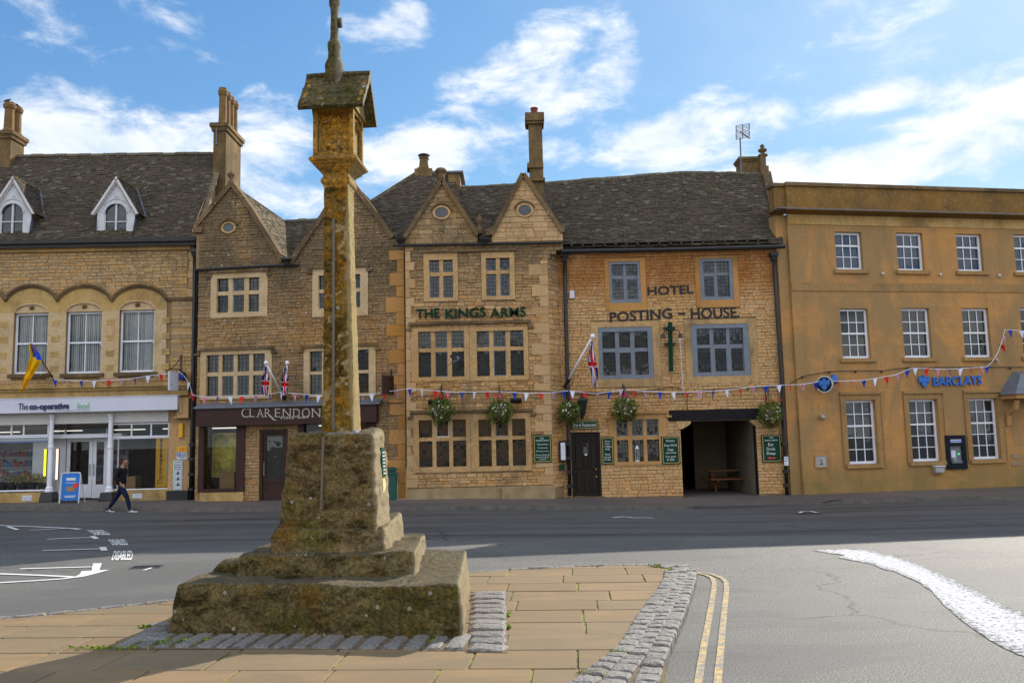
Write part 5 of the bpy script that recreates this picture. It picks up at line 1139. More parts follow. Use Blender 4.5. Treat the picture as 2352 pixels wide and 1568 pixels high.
t,r=plate('parking_sign','white parking sign with blue P under the yellow direction sign','sign',W,406,430.5,1038,1055,'sign_white',texts=[('|',417,429,1040.5,1042.3),('|',417,428,1044,1045.5),('|',410,428,1047.3,1049),('>',415,422,1050.5,1053.5)],tmat='iron_black')
b=MB(); u0,u1,z0_,z1_=W.rect(407,415,1039,1046.5,.03); b.wb(W,u0,u1,z0_,z1_,.036,.042); b.build('panel',MT['board_blue'],t); b=MB(); wall_text(b,'P',W,409.5,413,1040.3,1045.3,.043,.004,bold=.02); b.build('lettering',MT['letter_white'],t)
t,r=plate('notice_board','tall white notice with green leaf marks low on the pier by the drainpipe','notice',W,398,419.5,1057,1125,'sign_white',border='light_green',texts=[('|',401,416,1060,1061.5),('|',401,415,1066,1067.8),('|',401,417,1071,1072.8),('|',401,414,1076,1077.8)],tmat='iron_black')
b=MB(); 
for k,y in enumerate((1086,1099,1113)): b.leaf
for y in (1086,1099,1112):
    u0,z0_=W.hit(408,y,.035); b.wpoly(W,[(u0-.09,z0_-.03),(u0+.02,z0_-.06),(u0+.1,z0_),(u0+.03,z0_+.0),(u0+.05,z0_+.06),(u0-.02,z0_+.06),(u0-.01,z0_)],.034,.04)
b.build('symbols',MT['bin_green'],t)
# projecting sign on its bracket
r=W.rect(389,409,853,896,.75); t=thing('hanging_sign','white projecting sign on black iron scroll bracket at the grocery corner','hanging sign',W.p(r[1],r[2],.5))
b=MB(); u=W.hit(399,870,.5)[0]; u0=W.hit(389,870,.9)[0]; z0_,z1_=r[2],r[3]; A=W.p
b.hexa([A(u-.03,z0_,.95),A(u+.02,z0_,.93),A(u+.12,z0_,.35),A(u+.07,z0_,.35),A(u-.03,z1_,.95),A(u+.02,z1_,.93),A(u+.12,z1_,.35),A(u+.07,z1_,.35)]); b.build('board',MT['sign_white'],t)
b=MB(); b.hexa([A(u-.0,z0_+.17,.80),A(u+.045,z0_+.17,.80),A(u+.075,z0_+.17,.45),A(u+.07,z0_+.17,.45),A(u-.0,z0_+.24,.80),A(u+.045,z0_+.24,.80),A(u+.075,z0_+.24,.45),A(u+.07,z0_+.24,.45)]); 
b.build('lettering',MT['navy'],t)
b=MB(); ub=W.hit(416,840)[0]; b.tube([A(ub,W.hit(416,815)[1],.03),A(ub,W.hit(416,860)[1],.03)],.025,6); b.tube([A(ub,z1_+.12,.03),A(u,z1_+.08,.95)],.02,6)
b.tube([A(ub+(u-ub)*(k/12)**1.2*.8,z1_+.12+.5*(1-(k/12))**1.5,.03+.8*k/12) for k in range(13)],.014,6)
for q in (.4,.8): b.tube([A(u+.09*(1-q)+.0,z1_+.1,q),A(u+.05,z1_,q)],.01,5)
b.build('bracket',MT['iron_black'],t)
b=MB(); r=W.rect(421,430,855,872,0.0); b.lathe(W.p(r[0],r[2],.12),[(.1,0),(.15,.05),(.15,.22),(.05,.3)],8); b.build('speaker_horn',MT['black_plastic'],shop)
downpipe('black drainpipe between the grocery and the art gallery',CW,[(448,580),(446.5,700),(444,850),(441,1000),(438,1147)],d=.1,r=.075,clips=4)

# ------------------------------------------------------------------ art gallery building
W=GW
gal=thing('gallery_building','stone art gallery building with two dark gables behind the market cross','building',W.p(-4,.1))
uL=W.hit(451,900)[0]; uR=W.hit(931.5,900)[0]+.0
g1=[(451,520),(533,424),(574,481),(612,542),(649,601)]; g2=[(668,606),(740,501),(797,406),(810,424),(855,484),(901,547),(931,556)]
G1=[W.hit(*q) for q in g1]; G2=[W.hit(*q) for q in g2]; zB=W.hit(690,618)[1]
poly=[(uL,0.0),(uR,0.0),(uR,G2[-1][1])]+G2[::-1]+G1[::-1]+[(uL,G1[0][1])]
ops=[]
UW=lambda cols,rows,outer,cs,**k: ops.append(mullion_window(gal,W,cols,rows,outer,'dressed_pale','dark_glass',cs,**k))
X=lambda a:402+a*.4212
Y=lambda a:516.8+a*.4212
UW([(X(236),X(297)),(X(321),X(383)),(X(407),X(467))],[(Y(292),Y(362)),(Y(383),Y(478))],(X(196),X(505),Y(250),Y(502)),[(1,0),(1,1)],nys=(3,4),nx=3)
UW([(X(789),X(850)),(X(870),X(930)),(X(960),X(1016))],[(Y(275),Y(350)),(Y(370),Y(455))],(X(750),X(1053),Y(228),Y(497)),[(0,1)],nys=(3,4),nx=3)
UW([(X(179),X(243)),(X(262),X(325)),(X(345),X(410)),(X(430),X(497))],[(Y(706),Y(800)),(Y(822),Y(930))],(X(138),X(528),Y(672),Y(948)),[(1,1),(2,1)],nys=(4,5),nx=3)
UW([(X(740),X(806)),(X(826),X(890)),(X(910),X(972)),(X(992),X(1062))],[(Y(685),Y(795)),(Y(812),Y(920))],(X(702),X(1095),Y(648),Y(935)),[],nys=(4,5),nx=3)
hood_mould(gal,W,482,619,W and 619); hood_mould(gal,W,712,848,609); hood_mould(gal,W,455,630,797); hood_mould(gal,W,693,868,790)
fz=W.hit(660,930)[1]
shopop=[(W.hit(463,1050)[0],W.hit(561,1050)[0],W.hit(520,1126)[1],fz-.2),(W.hit(595,1050)[0],W.hit(660,1050)[0],-.5,W.hit(620,986)[1]),(W.hit(692,1050)[0],W.hit(862,1050)[0],W.hit(780,1122)[1],fz-.2)]
ops+=shopop
mb=MB(); zTop=W.hit(690,606)[1]
backing(mb,W,uL,uR,-.3,zTop-.05,ops,-.32,-.03,0)
# gable backs
def gback(mb,W,pts,z0,d0,d1,mi=0):
    us=[p[0] for p in pts]
    for (a,b),(c,e) in zip(pts,pts[1:]):
        if c-a<1e-3: continue
        mb.wpoly(W,[(a,z0),(c,z0),(c,max(e,z0+.01)),(a,max(b,z0+.01))],d0,d1,mi)
gback(mb,W,G1,zTop-.05,-.32,-.03); gback(mb,W,G2,zTop-.05,-.32,-.03)
stone_blocks(mb,W,tri_span(poly),0.05,G2[2][1]-.05,ops,(0.08,0.14),(0.13,0.36),mi=1,seed=31,rough=.02)
quoins(mb,W,uR-.005,-1,0.1,G2[-1][1]-.3,.02,6,(0.3,0.62),(0.3,0.6),2)
mb.build('wall',[MT['mortar'],MT['stone_gallery'],MT['quoin_orange']],gal)
mb=MB(); coping(mb,W,[G1[0],G1[1]]); coping(mb,W,[G1[1],G1[2],G1[3],G1[4]]); coping(mb,W,[G2[0],G2[1],G2[2]]); coping(mb,W,[G2[2],G2[3],G2[4],G2[5]])
mb.wb(W,G1[0][0]-.08,G1[0][0]+.25,G1[0][1]-.25,G1[0][1]-.03,-.3,.1)
mb.build('coping',MT['moss_stone'],gal)
oval(gal,W,525.5,523,12,9.5)
def finial(parent,W,x,y0,y1,r=.1,mat='moss_stone',kind=0,d=-.1,name='finial'):
    u,z0=W.hit(x,y1,d); z1=W.hit(x,y0,d)[1]; h=z1-z0; c=W.p(u,z0,d); mb=MB()
    if kind==0: pr=[(r,0),(r*.8,h*.3),(r*.35,h*.42),(r*.5,h*.5),(r*1.0,h*.68),(r*.9,h*.78),(r*.3,h*.87),(r*.28,h*.9),(r*.05,h)]
    elif kind==1: pr=[(r*.8,0),(r*.75,h*.55),(r*.6,h*.6),(r*1.25,h*.7),(r*1.35,h*.82),(r*1.0,h*.95),(r*.3,h)]
    else: pr=[(r*1.2,0),(r*1.1,h*.12),(r*.3,h*.25),(r*.95,h*.38),(r*1.1,h*.5),(r*.7,h*.62),(r*.3,h*.7),(r*.6,h*.8),(r*.45,h*.88),(r*.08,h)]
    mb.lathe(c,pr,10); mb.build(name,MT[mat],parent,smooth=True)
finial(gal,W,531,391,428,.15)
g=MB(); a=W.hit(453,620)[0]; b=W.hit(690,607)[0]; z=W.hit(500,618,.1)[1]; z2=W.hit(680,608,.1)[1]; g.tube([W.p(a,z,.12),W.p((a+b)/2,(z+z2)/2+.01,.12),W.p(b,z2,.12)],.055,8); 
u=W.hit(661,600)[0]; g.lathe(W.p(u,z2-.02,.12),[(.06,0),(.1,.12),(.18,.2),(.18,.26)],4,sq=True)
g.build('gutter',MT['iron_black'],gal)
# roofs behind the gables
def back_roof(parent,W,apex,foot,dep,seed,right=True,mat='stone_slates',extra=0.0,name='roof'):
    A0=W.p(apex[0],apex[1],-.3); A1=W.p(apex[0],apex[1],-dep); F0=W.p(foot[0],foot[1],-.3); F1=W.p(foot[0],foot[1],-dep); mb=MB()
    if right: slates(mb,F0,F1,A1,A0,seed=seed,wave=.02); under(mb,F0,F1,A1,A0,1)
    else: slates(mb,F1,F0,A0,A1,seed=seed,wave=.02); under(mb,F1,F0,A0,A1,1)
    return mb.build(name,[MT[mat],MT['mortar']],parent)
rd=P(634,507,1)    # ridge end of the first gable roof
k=(G1[1][1]+.03); 
dirY=None
p_=ray(634,507); kk=(k-CAMH)/p_.z; rp=CAMP+p_*kk; dep1=-( (rp-W.o).dot(W.n)); dep1=max(2.5,min(6,dep1))
f1=(G1[4][0]+.02,G1[4][1]-.05)
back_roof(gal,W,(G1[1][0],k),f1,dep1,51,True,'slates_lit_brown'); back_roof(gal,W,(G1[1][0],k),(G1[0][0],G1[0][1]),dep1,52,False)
back_roof(gal,W,(G2[2][0],G2[2][1]+.0),(G2[5][0]+.05,G2[5][1]-.2),dep1,53,True); back_roof(gal,W,(G2[2][0],G2[2][1]),(G2[0][0],G2[0][1]-.1),dep1,54,False)
# main roof between the gables with ridge across
zr=W.hit(680,508,-dep1)[1]; a=W.hit(634,508,-dep1)[0]-.2; b=W.hit(760,508,-dep1)[0]+.6; zv=W.hit(670,602,-.3)[1]
mb=MB(); slates(mb,W.p(a,zv,-.6),W.p(b,zv,-.6),W.p(b,zr,-dep1+.1),W.p(a,zr,-dep1+.1),seed=55,ch=.15); under(mb,W.p(a,zv,-.6),W.p(b,zv,-.6),W.p(b,zr,-dep1+.1),W.p(a,zr,-dep1+.1),1)
under(mb,W.p(b,zr,-dep1),W.p(a,zr,-dep1),W.p(a,5,-dep1-4),W.p(b,5,-dep1-4),1); r_=mb.build('roof',[MT['stone_slates'],MT['mortar']],gal)
mb=MB(); ridge_tiles(mb,W.p(a,zr,-dep1+.1),W.p(b,zr,-dep1+.1),8,9); mb.build('ridge_tiles',MT['ridge_slate'],r_)
shell(gal,W,uL,uR,zTop,6.0)
# shopfront
t=thing('gallery_fascia','dark brown fascia sign reading Clarendon Fine Art over the gallery','shop sign',W.p(W.hit(660,955)[0],W.hit(660,974)[1],.3))
r=W.rect(449,864,936,974,.4); b=MB(); b.wb(W,r[0],r[1],r[2],r[3],.02,.38); b.wb(W,r[0],r[1],r[3]+.002,r[3]+.04,.02,.42); b.build('board',MT['dark_brown_paint'],t)
b=MB(); zt_=r[3]+.042; zq=W.hit(660,921)[1]; b.hexa([W.p(r[0]-.05,zt_,.46),W.p(r[1]+.12,zt_,.46),W.p(r[1]+.12,zt_,.01),W.p(r[0]-.05,zt_,.01),W.p(r[0]-.05,zt_+.05,.46),W.p(r[1]+.12,zt_+.05,.46),W.p(r[1]+.12,zq,.01),W.p(r[0]-.05,zq,.01)]); b.build('lead_cover',MT['lead_grey'],t)
b=MB()
xs_=[(555,572,'C'),(574,585,'L'),(591,605,'A'),(609,622,'R'),(632,644,'E'),(650,668,'N'),(674,689,'D'),(694,712,'O'),(717,736,'N')]
for a,c,s in xs_: wall_text(b,s,W,a,c,938-(1 if s in 'CO' else 0),957.5+(1 if s in 'CO' else 0),.385,.02,bold=-.012)
# serifs
for a,c,s in xs_:
    if s in 'CO': continue
    feet={'L':[(a+2,1),(a+2,0)],'A':[(a+1,1),(c-1,1)],'R':[(a+2,0),(a+2,1)],'E':[(a+2,0),(a+2,1)],'N':[(a+1.5,0),(a+1.5,1),(c-1.5,0)],'D':[(a+2,0),(a+2,1)]}[s]
    for fx,lo in feet:
        y=956.6 if lo else 938.6; rr=W.rect(fx-3,fx+3,y-.6,y+.6,.385); b.wb(W,rr[0],rr[1],rr[2],rr[3],.386,.404)
q=[W.hit(x,y,.39) for x,y in ((615,950),(618,950),(631,963),(637,965),(631,965.5),(626,963))]; b.wpoly(W,q[::-1],.386,.403)
wall_text(b,'FINE ART',W,645.5,711,955.5,961.5,.385,.02,bold=.03,spacing=1.35); b.build('lettering',MT['letter_silver'],t)
def gwin(o,side,x0,x1,label=None):
    mb=MB(); T=.09; mb.wb(W,o[0]-.1,o[0]+T,o[2]-.05,o[3]+.05,-.2,.06); mb.wb(W,o[1]-.25,o[1]+.03,o[2]-.05,o[3]+.05,-.2,.06); mb.wb(W,o[0]+T,o[1]-.25,o[2]-.05,o[2]+.06,-.2,.08); mb.wb(W,o[0]+T,o[1]-.25,o[3]-.05,o[3]+.05,-.2,.06)
    mb.wb(W,o[1]-.33,o[1]-.27,o[2]+.06,o[3]-.05,-.2,-.05)
    w=mb.build('window',MT['dark_brown_paint'],gal); g=MB(); g.quad(W.p(o[0]+T,o[2]+.06,-.1),W.p(o[1]-.25,o[2]+.06,-.1),W.p(o[1]-.25,o[3]-.05,-.1),W.p(o[0]+T,o[3]-.05,-.1)); g.build('pane',MT['shop_glass'],w)
    s=MB(); s.wb(W,o[0]-.02,o[1]-.0,.05,o[2]-.055,-.1,.07); s.build('stall_riser',MT['dressed_orange'],gal)
gwin(shopop[0],1,463,561); gwin(shopop[2],1,692,862)
mb=MB(); o=shopop[1]; mb.wb(W,o[0],o[0]+.1,.0,o[3],-.25,-.06); mb.wb(W,o[1]-.1,o[1],.0,o[3],-.25,-.06); mb.wb(W,o[0]+.1,o[1]-.1,o[3]-.12,o[3],-.25,-.06); mb.build('door_frame',MT['dark_brown_paint'],gal)
mb=MB(); a0,a1,zt_=o[0]+.1,o[1]-.1,o[3]-.12; st=.12; mb.wb(W,a0,a0+st,.1,zt_,-.2,-.12); mb.wb(W,a1-st,a1,.1,zt_,-.2,-.12); mb.wb(W,a0+st,a1-st,zt_-.12,zt_,-.2,-.12); mb.wb(W,a0+st,a1-st,.1,.45,-.2,-.12); mb.wb(W,a0+st,a1-st,.75,.9,-.2,-.12); mb.wb(W,a0+st,a1-st,.45,.75,-.19,-.15); dr=mb.build('door',MT['dark_brown_paint'],gal)
g=MB(); g.quad(W.p(a0+st,.9,-.15),W.p(a1-st,.9,-.15),W.p(a1-st,zt_-.12,-.15),W.p(a0+st,zt_-.12,-.15)); g.build('pane',MT['dark_glass'],dr)
h=MB(); h.tube([W.p(a0+.06,1.0,-.12),W.p(a0+.06,1.0,-.06),W.p(a0+.06,1.45,-.06),W.p(a0+.06,1.45,-.12)],.014,6); h.build('handle',MT['aluminium'],dr)
# room behind
mb=MB(); mb.wb(W,uL+.3,uR-.3,.05,.1,-3.2,-.33,0); mb.wb(W,uL+.3,uR-.3,.1,3.0,-3.3,-3.2,0); mb.wb(W,uL+.3,uR-.3,3.0,3.05,-3.2,-.33,0); mb.build('interior',MT['plinth_render'],gal)
for (u,d) in ((shopop[0][0]+.7,-1.4),(shopop[2][0]+1.0,-1.4)):
    l=MB(); l.wb(W,u-.5,u+.5,2.7,2.74,-.5,-.38); l.build('strip_light',MT['shop_lamp'],gal)  # lamps added to brighten the canvases in the gallery windows
# canvas painted for a tree reflection, second picture and display block
def painting(u,d,w,z0_,z1_,label,a,b2,sd_):
    t=thing('painting',label,'painting',W.p(u,z0_,d)); f=MB(); f.wb(W,u-w/2,u+w/2,z0_,z1_,d-.03,d); f.build('frame',MT['gilt'],t)
    m,nt,bb,L=base_mat('canvas'); L(ramp(nt,tex(nt,2.5,7,0.7,geo(nt),.8),[(.35,a),(.65,b2)]),bb.inputs['Base Color']); c=MB(); c.wb(W,u-w/2+.05,u+w/2-.05,z0_+.05,z1_-.05,d+.001,d+.008); c.build('canvas',m,t)
painting((shopop[0][0]+shopop[0][1]-.1)/2-.05,-.7,1.25,.95,2.55,'green and yellow canvas standing in for a tree reflection in the left gallery window',(.03,.08,.01),(.75,.55,.05),1)
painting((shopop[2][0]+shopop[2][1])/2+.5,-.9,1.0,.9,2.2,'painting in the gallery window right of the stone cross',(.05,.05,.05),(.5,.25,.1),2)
u=(shopop[0][0]+shopop[0][1])/2; t=thing('display_plinth','orange brown display block at the foot of the left gallery window','plinth',W.p(u,.6,-.5)); b=MB(); b.wbb(W,u-.28,u+.28,.3,shopop[0][2]+.62,-.8,-.35,.012); b.build('block',MT['cardboard'],t); b=MB(); b.wb(W,u-.3,u+.3,shopop[0][2]+.622,shopop[0][2]+.65,-.8,-.33); b.build('top',MT['cardboard'],t)
# gallery hanging sign
t=thing('hanging_sign','dark brown hanging sign at the right corner of the gallery','hanging sign',W.p(W.hit(893,880)[0],W.hit(893,905)[1],.4)); u0,u1,z0_,z1_=W.rect(886,900,862,905,.5)
b=MB(); A=W.p; b.hexa([A(u0-.08,z0_,.75),A(u0-.04,z0_,.76),A(u1-.0,z0_,.2),A(u1-.05,z0_,.2),A(u0-.08,z1_,.75),A(u0-.04,z1_,.76),A(u1,z1_,.2),A(u1-.05,z1_,.2)]); b.build('board',MT['dark_brown_paint'],t)
b=MB(); ub=W.hit(899,850)[0]; b.tube([A(ub,W.hit(899,848)[1],.03),A(ub,z0_+.2,.03)],.025,6); b.tube([A(ub,z1_+.06,.03),A(u0-.05,z1_+.04,.76)],.016,6); b.build('bracket',MT['iron_black'],t)
# ------------------------------------------------------------------ the inn: gabled bay and posting house wing
W=BW
inn=thing('inn_building','stone inn with a two gabled bay and a black beamed archway at its right end','building',W.p(4,.05))
uL=W.hit(933,900)[0]; uR=W.hit(1266,900)[0]; zg=W.hit(1100,557)[1]
GLp=[(930,547),(1015,416),(1097,541)]; GRp=[(1129,541),(1201.5,400),(1293,535)]
gl=[W.hit(*q) for q in GLp]; gr=[W.hit(*q) for q in GRp]
ops=[]
X4=lambda a:803.9+a*.293
Y4=lambda a:315.8+a*.293
X5=lambda a:861.3+a*.293
Y5=lambda a:717.8+a*.293
def BWN(cols,rows,outer,cs,fx,fy,mat='dressed_stone',**k):
    ops.append(mullion_window(inn,W,[(fx(a),fx(b)) for a,b in cols],[(fy(a),fy(b)) for a,b in rows],outer,mat,k.pop('glass','dark_glass'),cs,**k))
BWN([(625,703),(733,810)],[(965,1060),(1090,1260)],(X4(577),X4(846),Y4(905),Y4(1285)),[(0,1)],X4,Y4,glass='grey_glass',nx=3,nys=(3,6))
BWN([(1068,1145),(1176,1253)],[(950,1045),(1073,1247)],(X4(1030),X4(1292),Y4(898),Y4(1272)),[(1,1)],X4,Y4,glass='grey_glass',nx=3,nys=(3,6))
BWN([(343,441),(472,571),(603,701)],[(150,280),(310,505)],(X5(285),X5(741),Y5(118),Y5(535)),[(1,0),(1,1)],X5,Y5,nx=4,nys=(4,6))
BWN([(800,898),(930,1028),(1062,1165)],[(145,270),(300,497)],(X5(743),X5(1203),Y5(112),Y5(530)),[(1,0),(1,1)],X5,Y5,nx=4,nys=(4,6))
BWN([(348,452),(482,583),(613,717)],[(840,975),(1005,1207)],(X5(300),X5(750),Y5(795),Y5(1250)),[(1,0)],X5,Y5,nx=4,nys=(4,6),csm='white_paint')
BWN([(815,915),(948,1047),(1078,1182)],[(835,968),(995,1200)],(X5(752),X5(1225),Y5(790),Y5(1240)),[(1,0)],X5,Y5,nx=4,nys=(4,6),csm='casement_blue')
hood_mould(inn,W,X4(570),X4(1302),Y4(885),0,4); hood_mould(inn,W,X5(265),X5(1222),Y5(70),12,6); hood_mould(inn,W,X5(278),X5(1240),Y5(760),12,6)
poly=[(uL,0),(uR,0),(uR,zg-.6),(W.hit(1284,600)[0],zg-.35),(gr[2][0],zg),(gr[2][0],gr[2][1]),gr[1],gr[0],(gr[0][0],zg+.02),(gl[2][0],zg+.02),gl[2],gl[1],gl[0],(uL,gl[0][1])]
mb=MB(); backing(mb,W,uL,uR,-.3,zg-.3,ops,-.3,-.03,0); mb.wb(W,uL,gr[2][0]-.02,zg-.3,zg,-.3,-.03)
gback(mb,W,[gl[0],gl[1],gl[2]],zg,-.3,-.03); gback(mb,W,[gr[0],gr[1],gr[2]],zg,-.3,-.03)
zpl=W.hit(1100,1117)[1]
stone_blocks(mb,W,tri_span(poly[:5]+[(gr[2][0],zg),(gl[0][0],zg)]),zpl,zg,ops,(0.085,0.15),(0.15,0.42),mi=1,seed=41,rough=.02)
quoins(mb,W,uR-.002,-1,zpl,zg-.7,.012,7,(.3,.62),(.26,.42),2); quoins(mb,W,uL+.002,1,zpl,zg,.012,8,(.18,.34),(.26,.42),2)
stone_blocks(mb,W,tri_span([(gl[0][0],zg),(gl[2][0],zg),gl[2],gl[1],gl[0]]),zg,gl[1][1],[],(.14,.24),(.25,.6),mi=3,seed=42,rough=.008)
stone_blocks(mb,W,tri_span([(gr[0][0],zg),(gr[2][0],zg),gr[2],gr[1],gr[0]]),zg,gr[1][1],[],(.14,.24),(.25,.6),mi=2,seed=43,rough=.008)
# right-hand return of the bay, chamfered in plan
uc=W.hit(1291,900,-.45)[0]
RW=Wall(W.p(uR,0)[0],W.p(uR,0)[1],math.degrees(math.atan2(.5,uc-uR))); RL=math.hypot(.5,uc-uR)
mb.wb(RW,0,RL,-.3,zg-.3,-.3,-.03,0); stone_blocks(mb,RW,rect_span(0,RL),zpl-.1,zg-.5,[],(.12,.2),(.15,.4),mi=1,seed=45)
mb.build('wall',[MT['mortar'],MT['stone_inn'],MT['quoin_honey'],MT['gable_stone']],inn)
pl=MB(); pl.wpoly(W,[(uL,-.1),(uR+.02,-.1),(uR+.02,zpl-.01),(uL,zpl-.03)],-.2,.06); 
pl.wb(W,W.hit(1153,1130,.3)[0],W.hit(1275,1130,.3)[0],-.1,W.hit(1200,1119,.3)[1],.062,.3); pl.build('plinth',MT['plinth_render'],inn)
mb=MB(); coping(mb,W,gl,t=.09); coping(mb,W,gr,t=.09); mb.build('coping',MT['moss_stone'],inn)
oval(inn,W,1014.3,488.7,14.5,11.5); oval(inn,W,1205.3,483.4,14,11.5)
finial(inn,W,1013,386,420,.16,kind=1); finial(inn,W,1101,491,538,.13,kind=0,d=.0)
k=MB(); r=W.rect(1116,1130,526,541,0); k.wb(W,r[0],r[1],r[2],r[3],-.25,.06); r=W.rect(1286,1297,520,535,0); k.wb(W,r[0],r[1],r[2],r[3],-.25,.06); k.build('kneeler',MT['moss_stone'],inn)
g=MB(); a=W.hit(904,563)[0]; b=W.hit(1292,556)[0]; za=W.hit(904,564,.12)[1]; zb_=W.hit(1292,557,.12)[1]; g.tube([W.p(a+(b-a)*i/8,za+(zb_-za)*i/8,.13) for i in range(9)],.05,8)
for x in (919,1112): u,z=W.hit(x,552,.13); g.lathe(W.p(u,z-.1,.1),[(.06,-.05),(.15,.12),(.17,.2)],4,sq=True)
g.build('gutter',MT['iron_black'],inn)
ka=MB()
ka.wpoly
# chimney with tall shaft behind the right gable
Y0=30.2; 
def zY(y,Yv=Y0,x=1230): return P(x,y,Yv).z
def xY(x,y=300,Yv=Y0): return P(x,y,Yv).x
mb=MB(); ax0,ax1=xY(1213,300),xY(1243.5,300); bx0,bx1=xY(1214,405),xY(1248,405)
mb.box(bx0+.05,bx1,Y0,Y0+.5,zY(470),zY(412),0)
mb.box(ax0+.02,ax1+.03,Y0+.03,Y0+.47,zY(412)+.01,zY(280)+.0,0)
mb.box(xY(1201,403),xY(1251.5,403),Y0-.1,Y0+.6,zY(417),zY(410),0); mb.box(xY(1211,380),xY(1248,380),Y0-.06,Y0+.55,zY(386),zY(374.5),0)
zc=zY(261); mb.box(ax0-.03,ax1+.06,Y0-.02,Y0+.52,zY(280)+.01,zc-.32); mb.box(xY(1206,270),xY(1249.5,270),Y0-.14,Y0+.62,zc-.3,zc); mb.box(ax0-.08,ax1+.1,Y0-.08,Y0+.56,zc-.4,zc-.302)
ch=mb.build('chimney',MT['chimney_stone'],inn)
mb=MB(); cx=(xY(1219,252)+xY(1236,252))/2; h=zY(243)-zc; rr=(xY(1236,250)-xY(1219,250))/2*.93
mb.lathe((cx,Y0+.25,zc),[(rr,0),(rr,h*.5),(rr*1.02,h*.55),(rr,h*.6),(rr,h*.8),(rr*1.15,h*.85),(rr*1.15,h)],16); mb.build('chimney_pot',MT['terracotta'],ch,smooth=False)
# roofs of the inn
def PP(x,y,Yv): p=P(x,y,Yv); return p
eY=29.7
E0=PP(1293,572,29.75); E1=PP(1800,559,29.6); R1=PP(1764,399,33.4); R0=PP(1250,421,33.4)
mb=MB()
Rm=PP(1560,397,33.4); Em=E0.lerp(E1,.58)
slates(mb,E0,Em,Rm,R0,seed=61,ch=.145,w=(.16,.36)); slates(mb,Em,E1,R1,Rm,seed=62,ch=.145,w=(.16,.36)); under(mb,E0,Em,Rm,R0,1); under(mb,Em,E1,R1,Rm,1)
BLm=PP(1035,572,29.95); Rl=PP(1050,432,33.4); 
slates(mb,BLm,E0,R0,Rl,seed=63,ch=.145,w=(.16,.36)); under(mb,BLm,E0,R0,Rl,1)
# hipped left part
BLh=PP(700,560,30.4); Th0=PP(957,398,33.6); Th1=PP(1036,396,33.6); BRh=PP(1100,560,30.2)
slates(mb,BLh,BRh,Th1,Th0,seed=64,ch=.145,w=(.16,.36)); under(mb,BLh,BRh,Th1,Th0,1)
for (p,q) in ((R1,Rm),(Rm,R0),(R0,Rl),(Th1,Th0)): under(mb,p,q,Vector((q.x,38,q.z-5)),Vector((p.x,38,p.z-5)),1)
under(mb,Th0,BLh,Vector((BLh.x,38,BLh.z)),Vector((Th0.x,38,Th0.z-4)),1)
roof=mb.build('roof',[MT['stone_slates'],MT['mortar']],inn)
mb=MB(); ridge_tiles(mb,R0,Rm,22,4); ridge_tiles(mb,Rm,R1,15,5); ridge_tiles(mb,Rl,R0,14,6); ridge_tiles(mb,Th0,Th1,5,7); ridge_tiles(mb,Th0,Th0.lerp(BLh,.5),12,8,r=.07); mb.build('ridge_tiles',MT['ridge_slate'],roof)
mb=MB()
for apex,f0,f1 in ((gl[1],gl[0],gl[2]),(gr[1],gr[0],gr[2])):
    for ft,right in ((f1,True),(f0,False)):
        A0=W.p(apex[0],apex[1]-.02,-.3); A1=W.p(apex[0],apex[1]-.02,-3.6); F0=W.p(ft[0],ft[1]-.05,-.3); F1=W.p(ft[0],ft[1]-.05,-1.0)
        if right: slates(mb,F0,F1,A1,A0,seed=70,wave=.01)
        else: slates(mb,F1,F0,A0,A1,seed=71,wave=.01)
mb.build('gable_roof',MT['stone_slates'],inn)
# chimney stub and plain lead-topped stack at the left hip
mb=MB(); c=PP(972,397,33.6); mb.box(c.x-.33,c.x+.38,33.4,34.1,c.z-.5,c.z+.12); mb.box(c.x-.24,c.x+.24,33.5,34.0,c.z+.12,c.z+.2); mb.lathe((c.x+.02,33.75,c.z+.2),[(.19,0),(.15,.4),(.19,.44),(.19,.48)],4,sq=True); s=mb.build('chimney',MT['chimney_stone'],inn)
mb=MB(); mb.lathe((c.x+.02,33.75,c.z+.68),[(.05,0),(.05,.07),(.25,.09),(.2,.13),(.02,.15)],12); mb.build('cowl',MT['lead_grey'],s)
mb=MB(); a=PP(1030,432,33); b=PP(1063,397,33); mb.box(a.x,b.x-.12,33,34.6,a.z-.4,b.z); mb.box(a.x-.05,b.x+.02,32.92,34.7,b.z,b.z+.07,1); mb.build('chimney',[MT['chimney_stone'],MT['lead_grey']],inn)
# right parapet gable with coping and finial, stack and aerial
mb=MB(); rc=[PP(1752,357,33.4),PP(1768,400,33.2),PP(1783,470,31.6),PP(1797,522,30.3)]
a=PP(1737,378,33.4); b=PP(1760,360,33.4)
for p,q in zip(rc[1:],rc[2:]):
    mb.hexa([p+Vector((-.28,0,-.5)),q+Vector((-.28,0,-.5)),q+Vector((.05,0,-.5)),p+Vector((.05,0,-.5)),p+Vector((-.28,0,.12)),q+Vector((-.28,0,.12)),q+Vector((.05,0,.12)),p+Vector((.05,0,.12))][0:8])
z1=PP(1750,358,33.4).z; x0=PP(1741,380,33.4).x; x1=PP(1761,380,33.4).x; mb.box(x0+.02,x1,33.15,33.6,PP(1750,425,33.4).z,PP(1750,385,33.4).z); mb.box(x0+.06,x1-.08,33.2,33.55,PP(1750,385,33.4).z+.001,z1)
mb.build('coping',MT['moss_stone'],inn)
FW=Wall(0,33.35,0); finial(inn,FW,1752,331,359,.17,kind=2,d=-.02)
mb=MB(); x0=PP(1701,380,33.8).x; x1=PP(1742,380,33.8).x; z0=PP(1720,402,33.8).z; z1=PP(1720,362,33.8).z; mb.box(x0,x1,33.8,34.5,z0-.4,z1-.08); mb.box(x0-.08,x1+.02,33.72,34.58,z1-.08,z1+.02); mb.box(x0-.04,x1,33.76,34.54,z1-.16,z1-.082); mb.build('chimney',MT['chimney_stone'],inn)
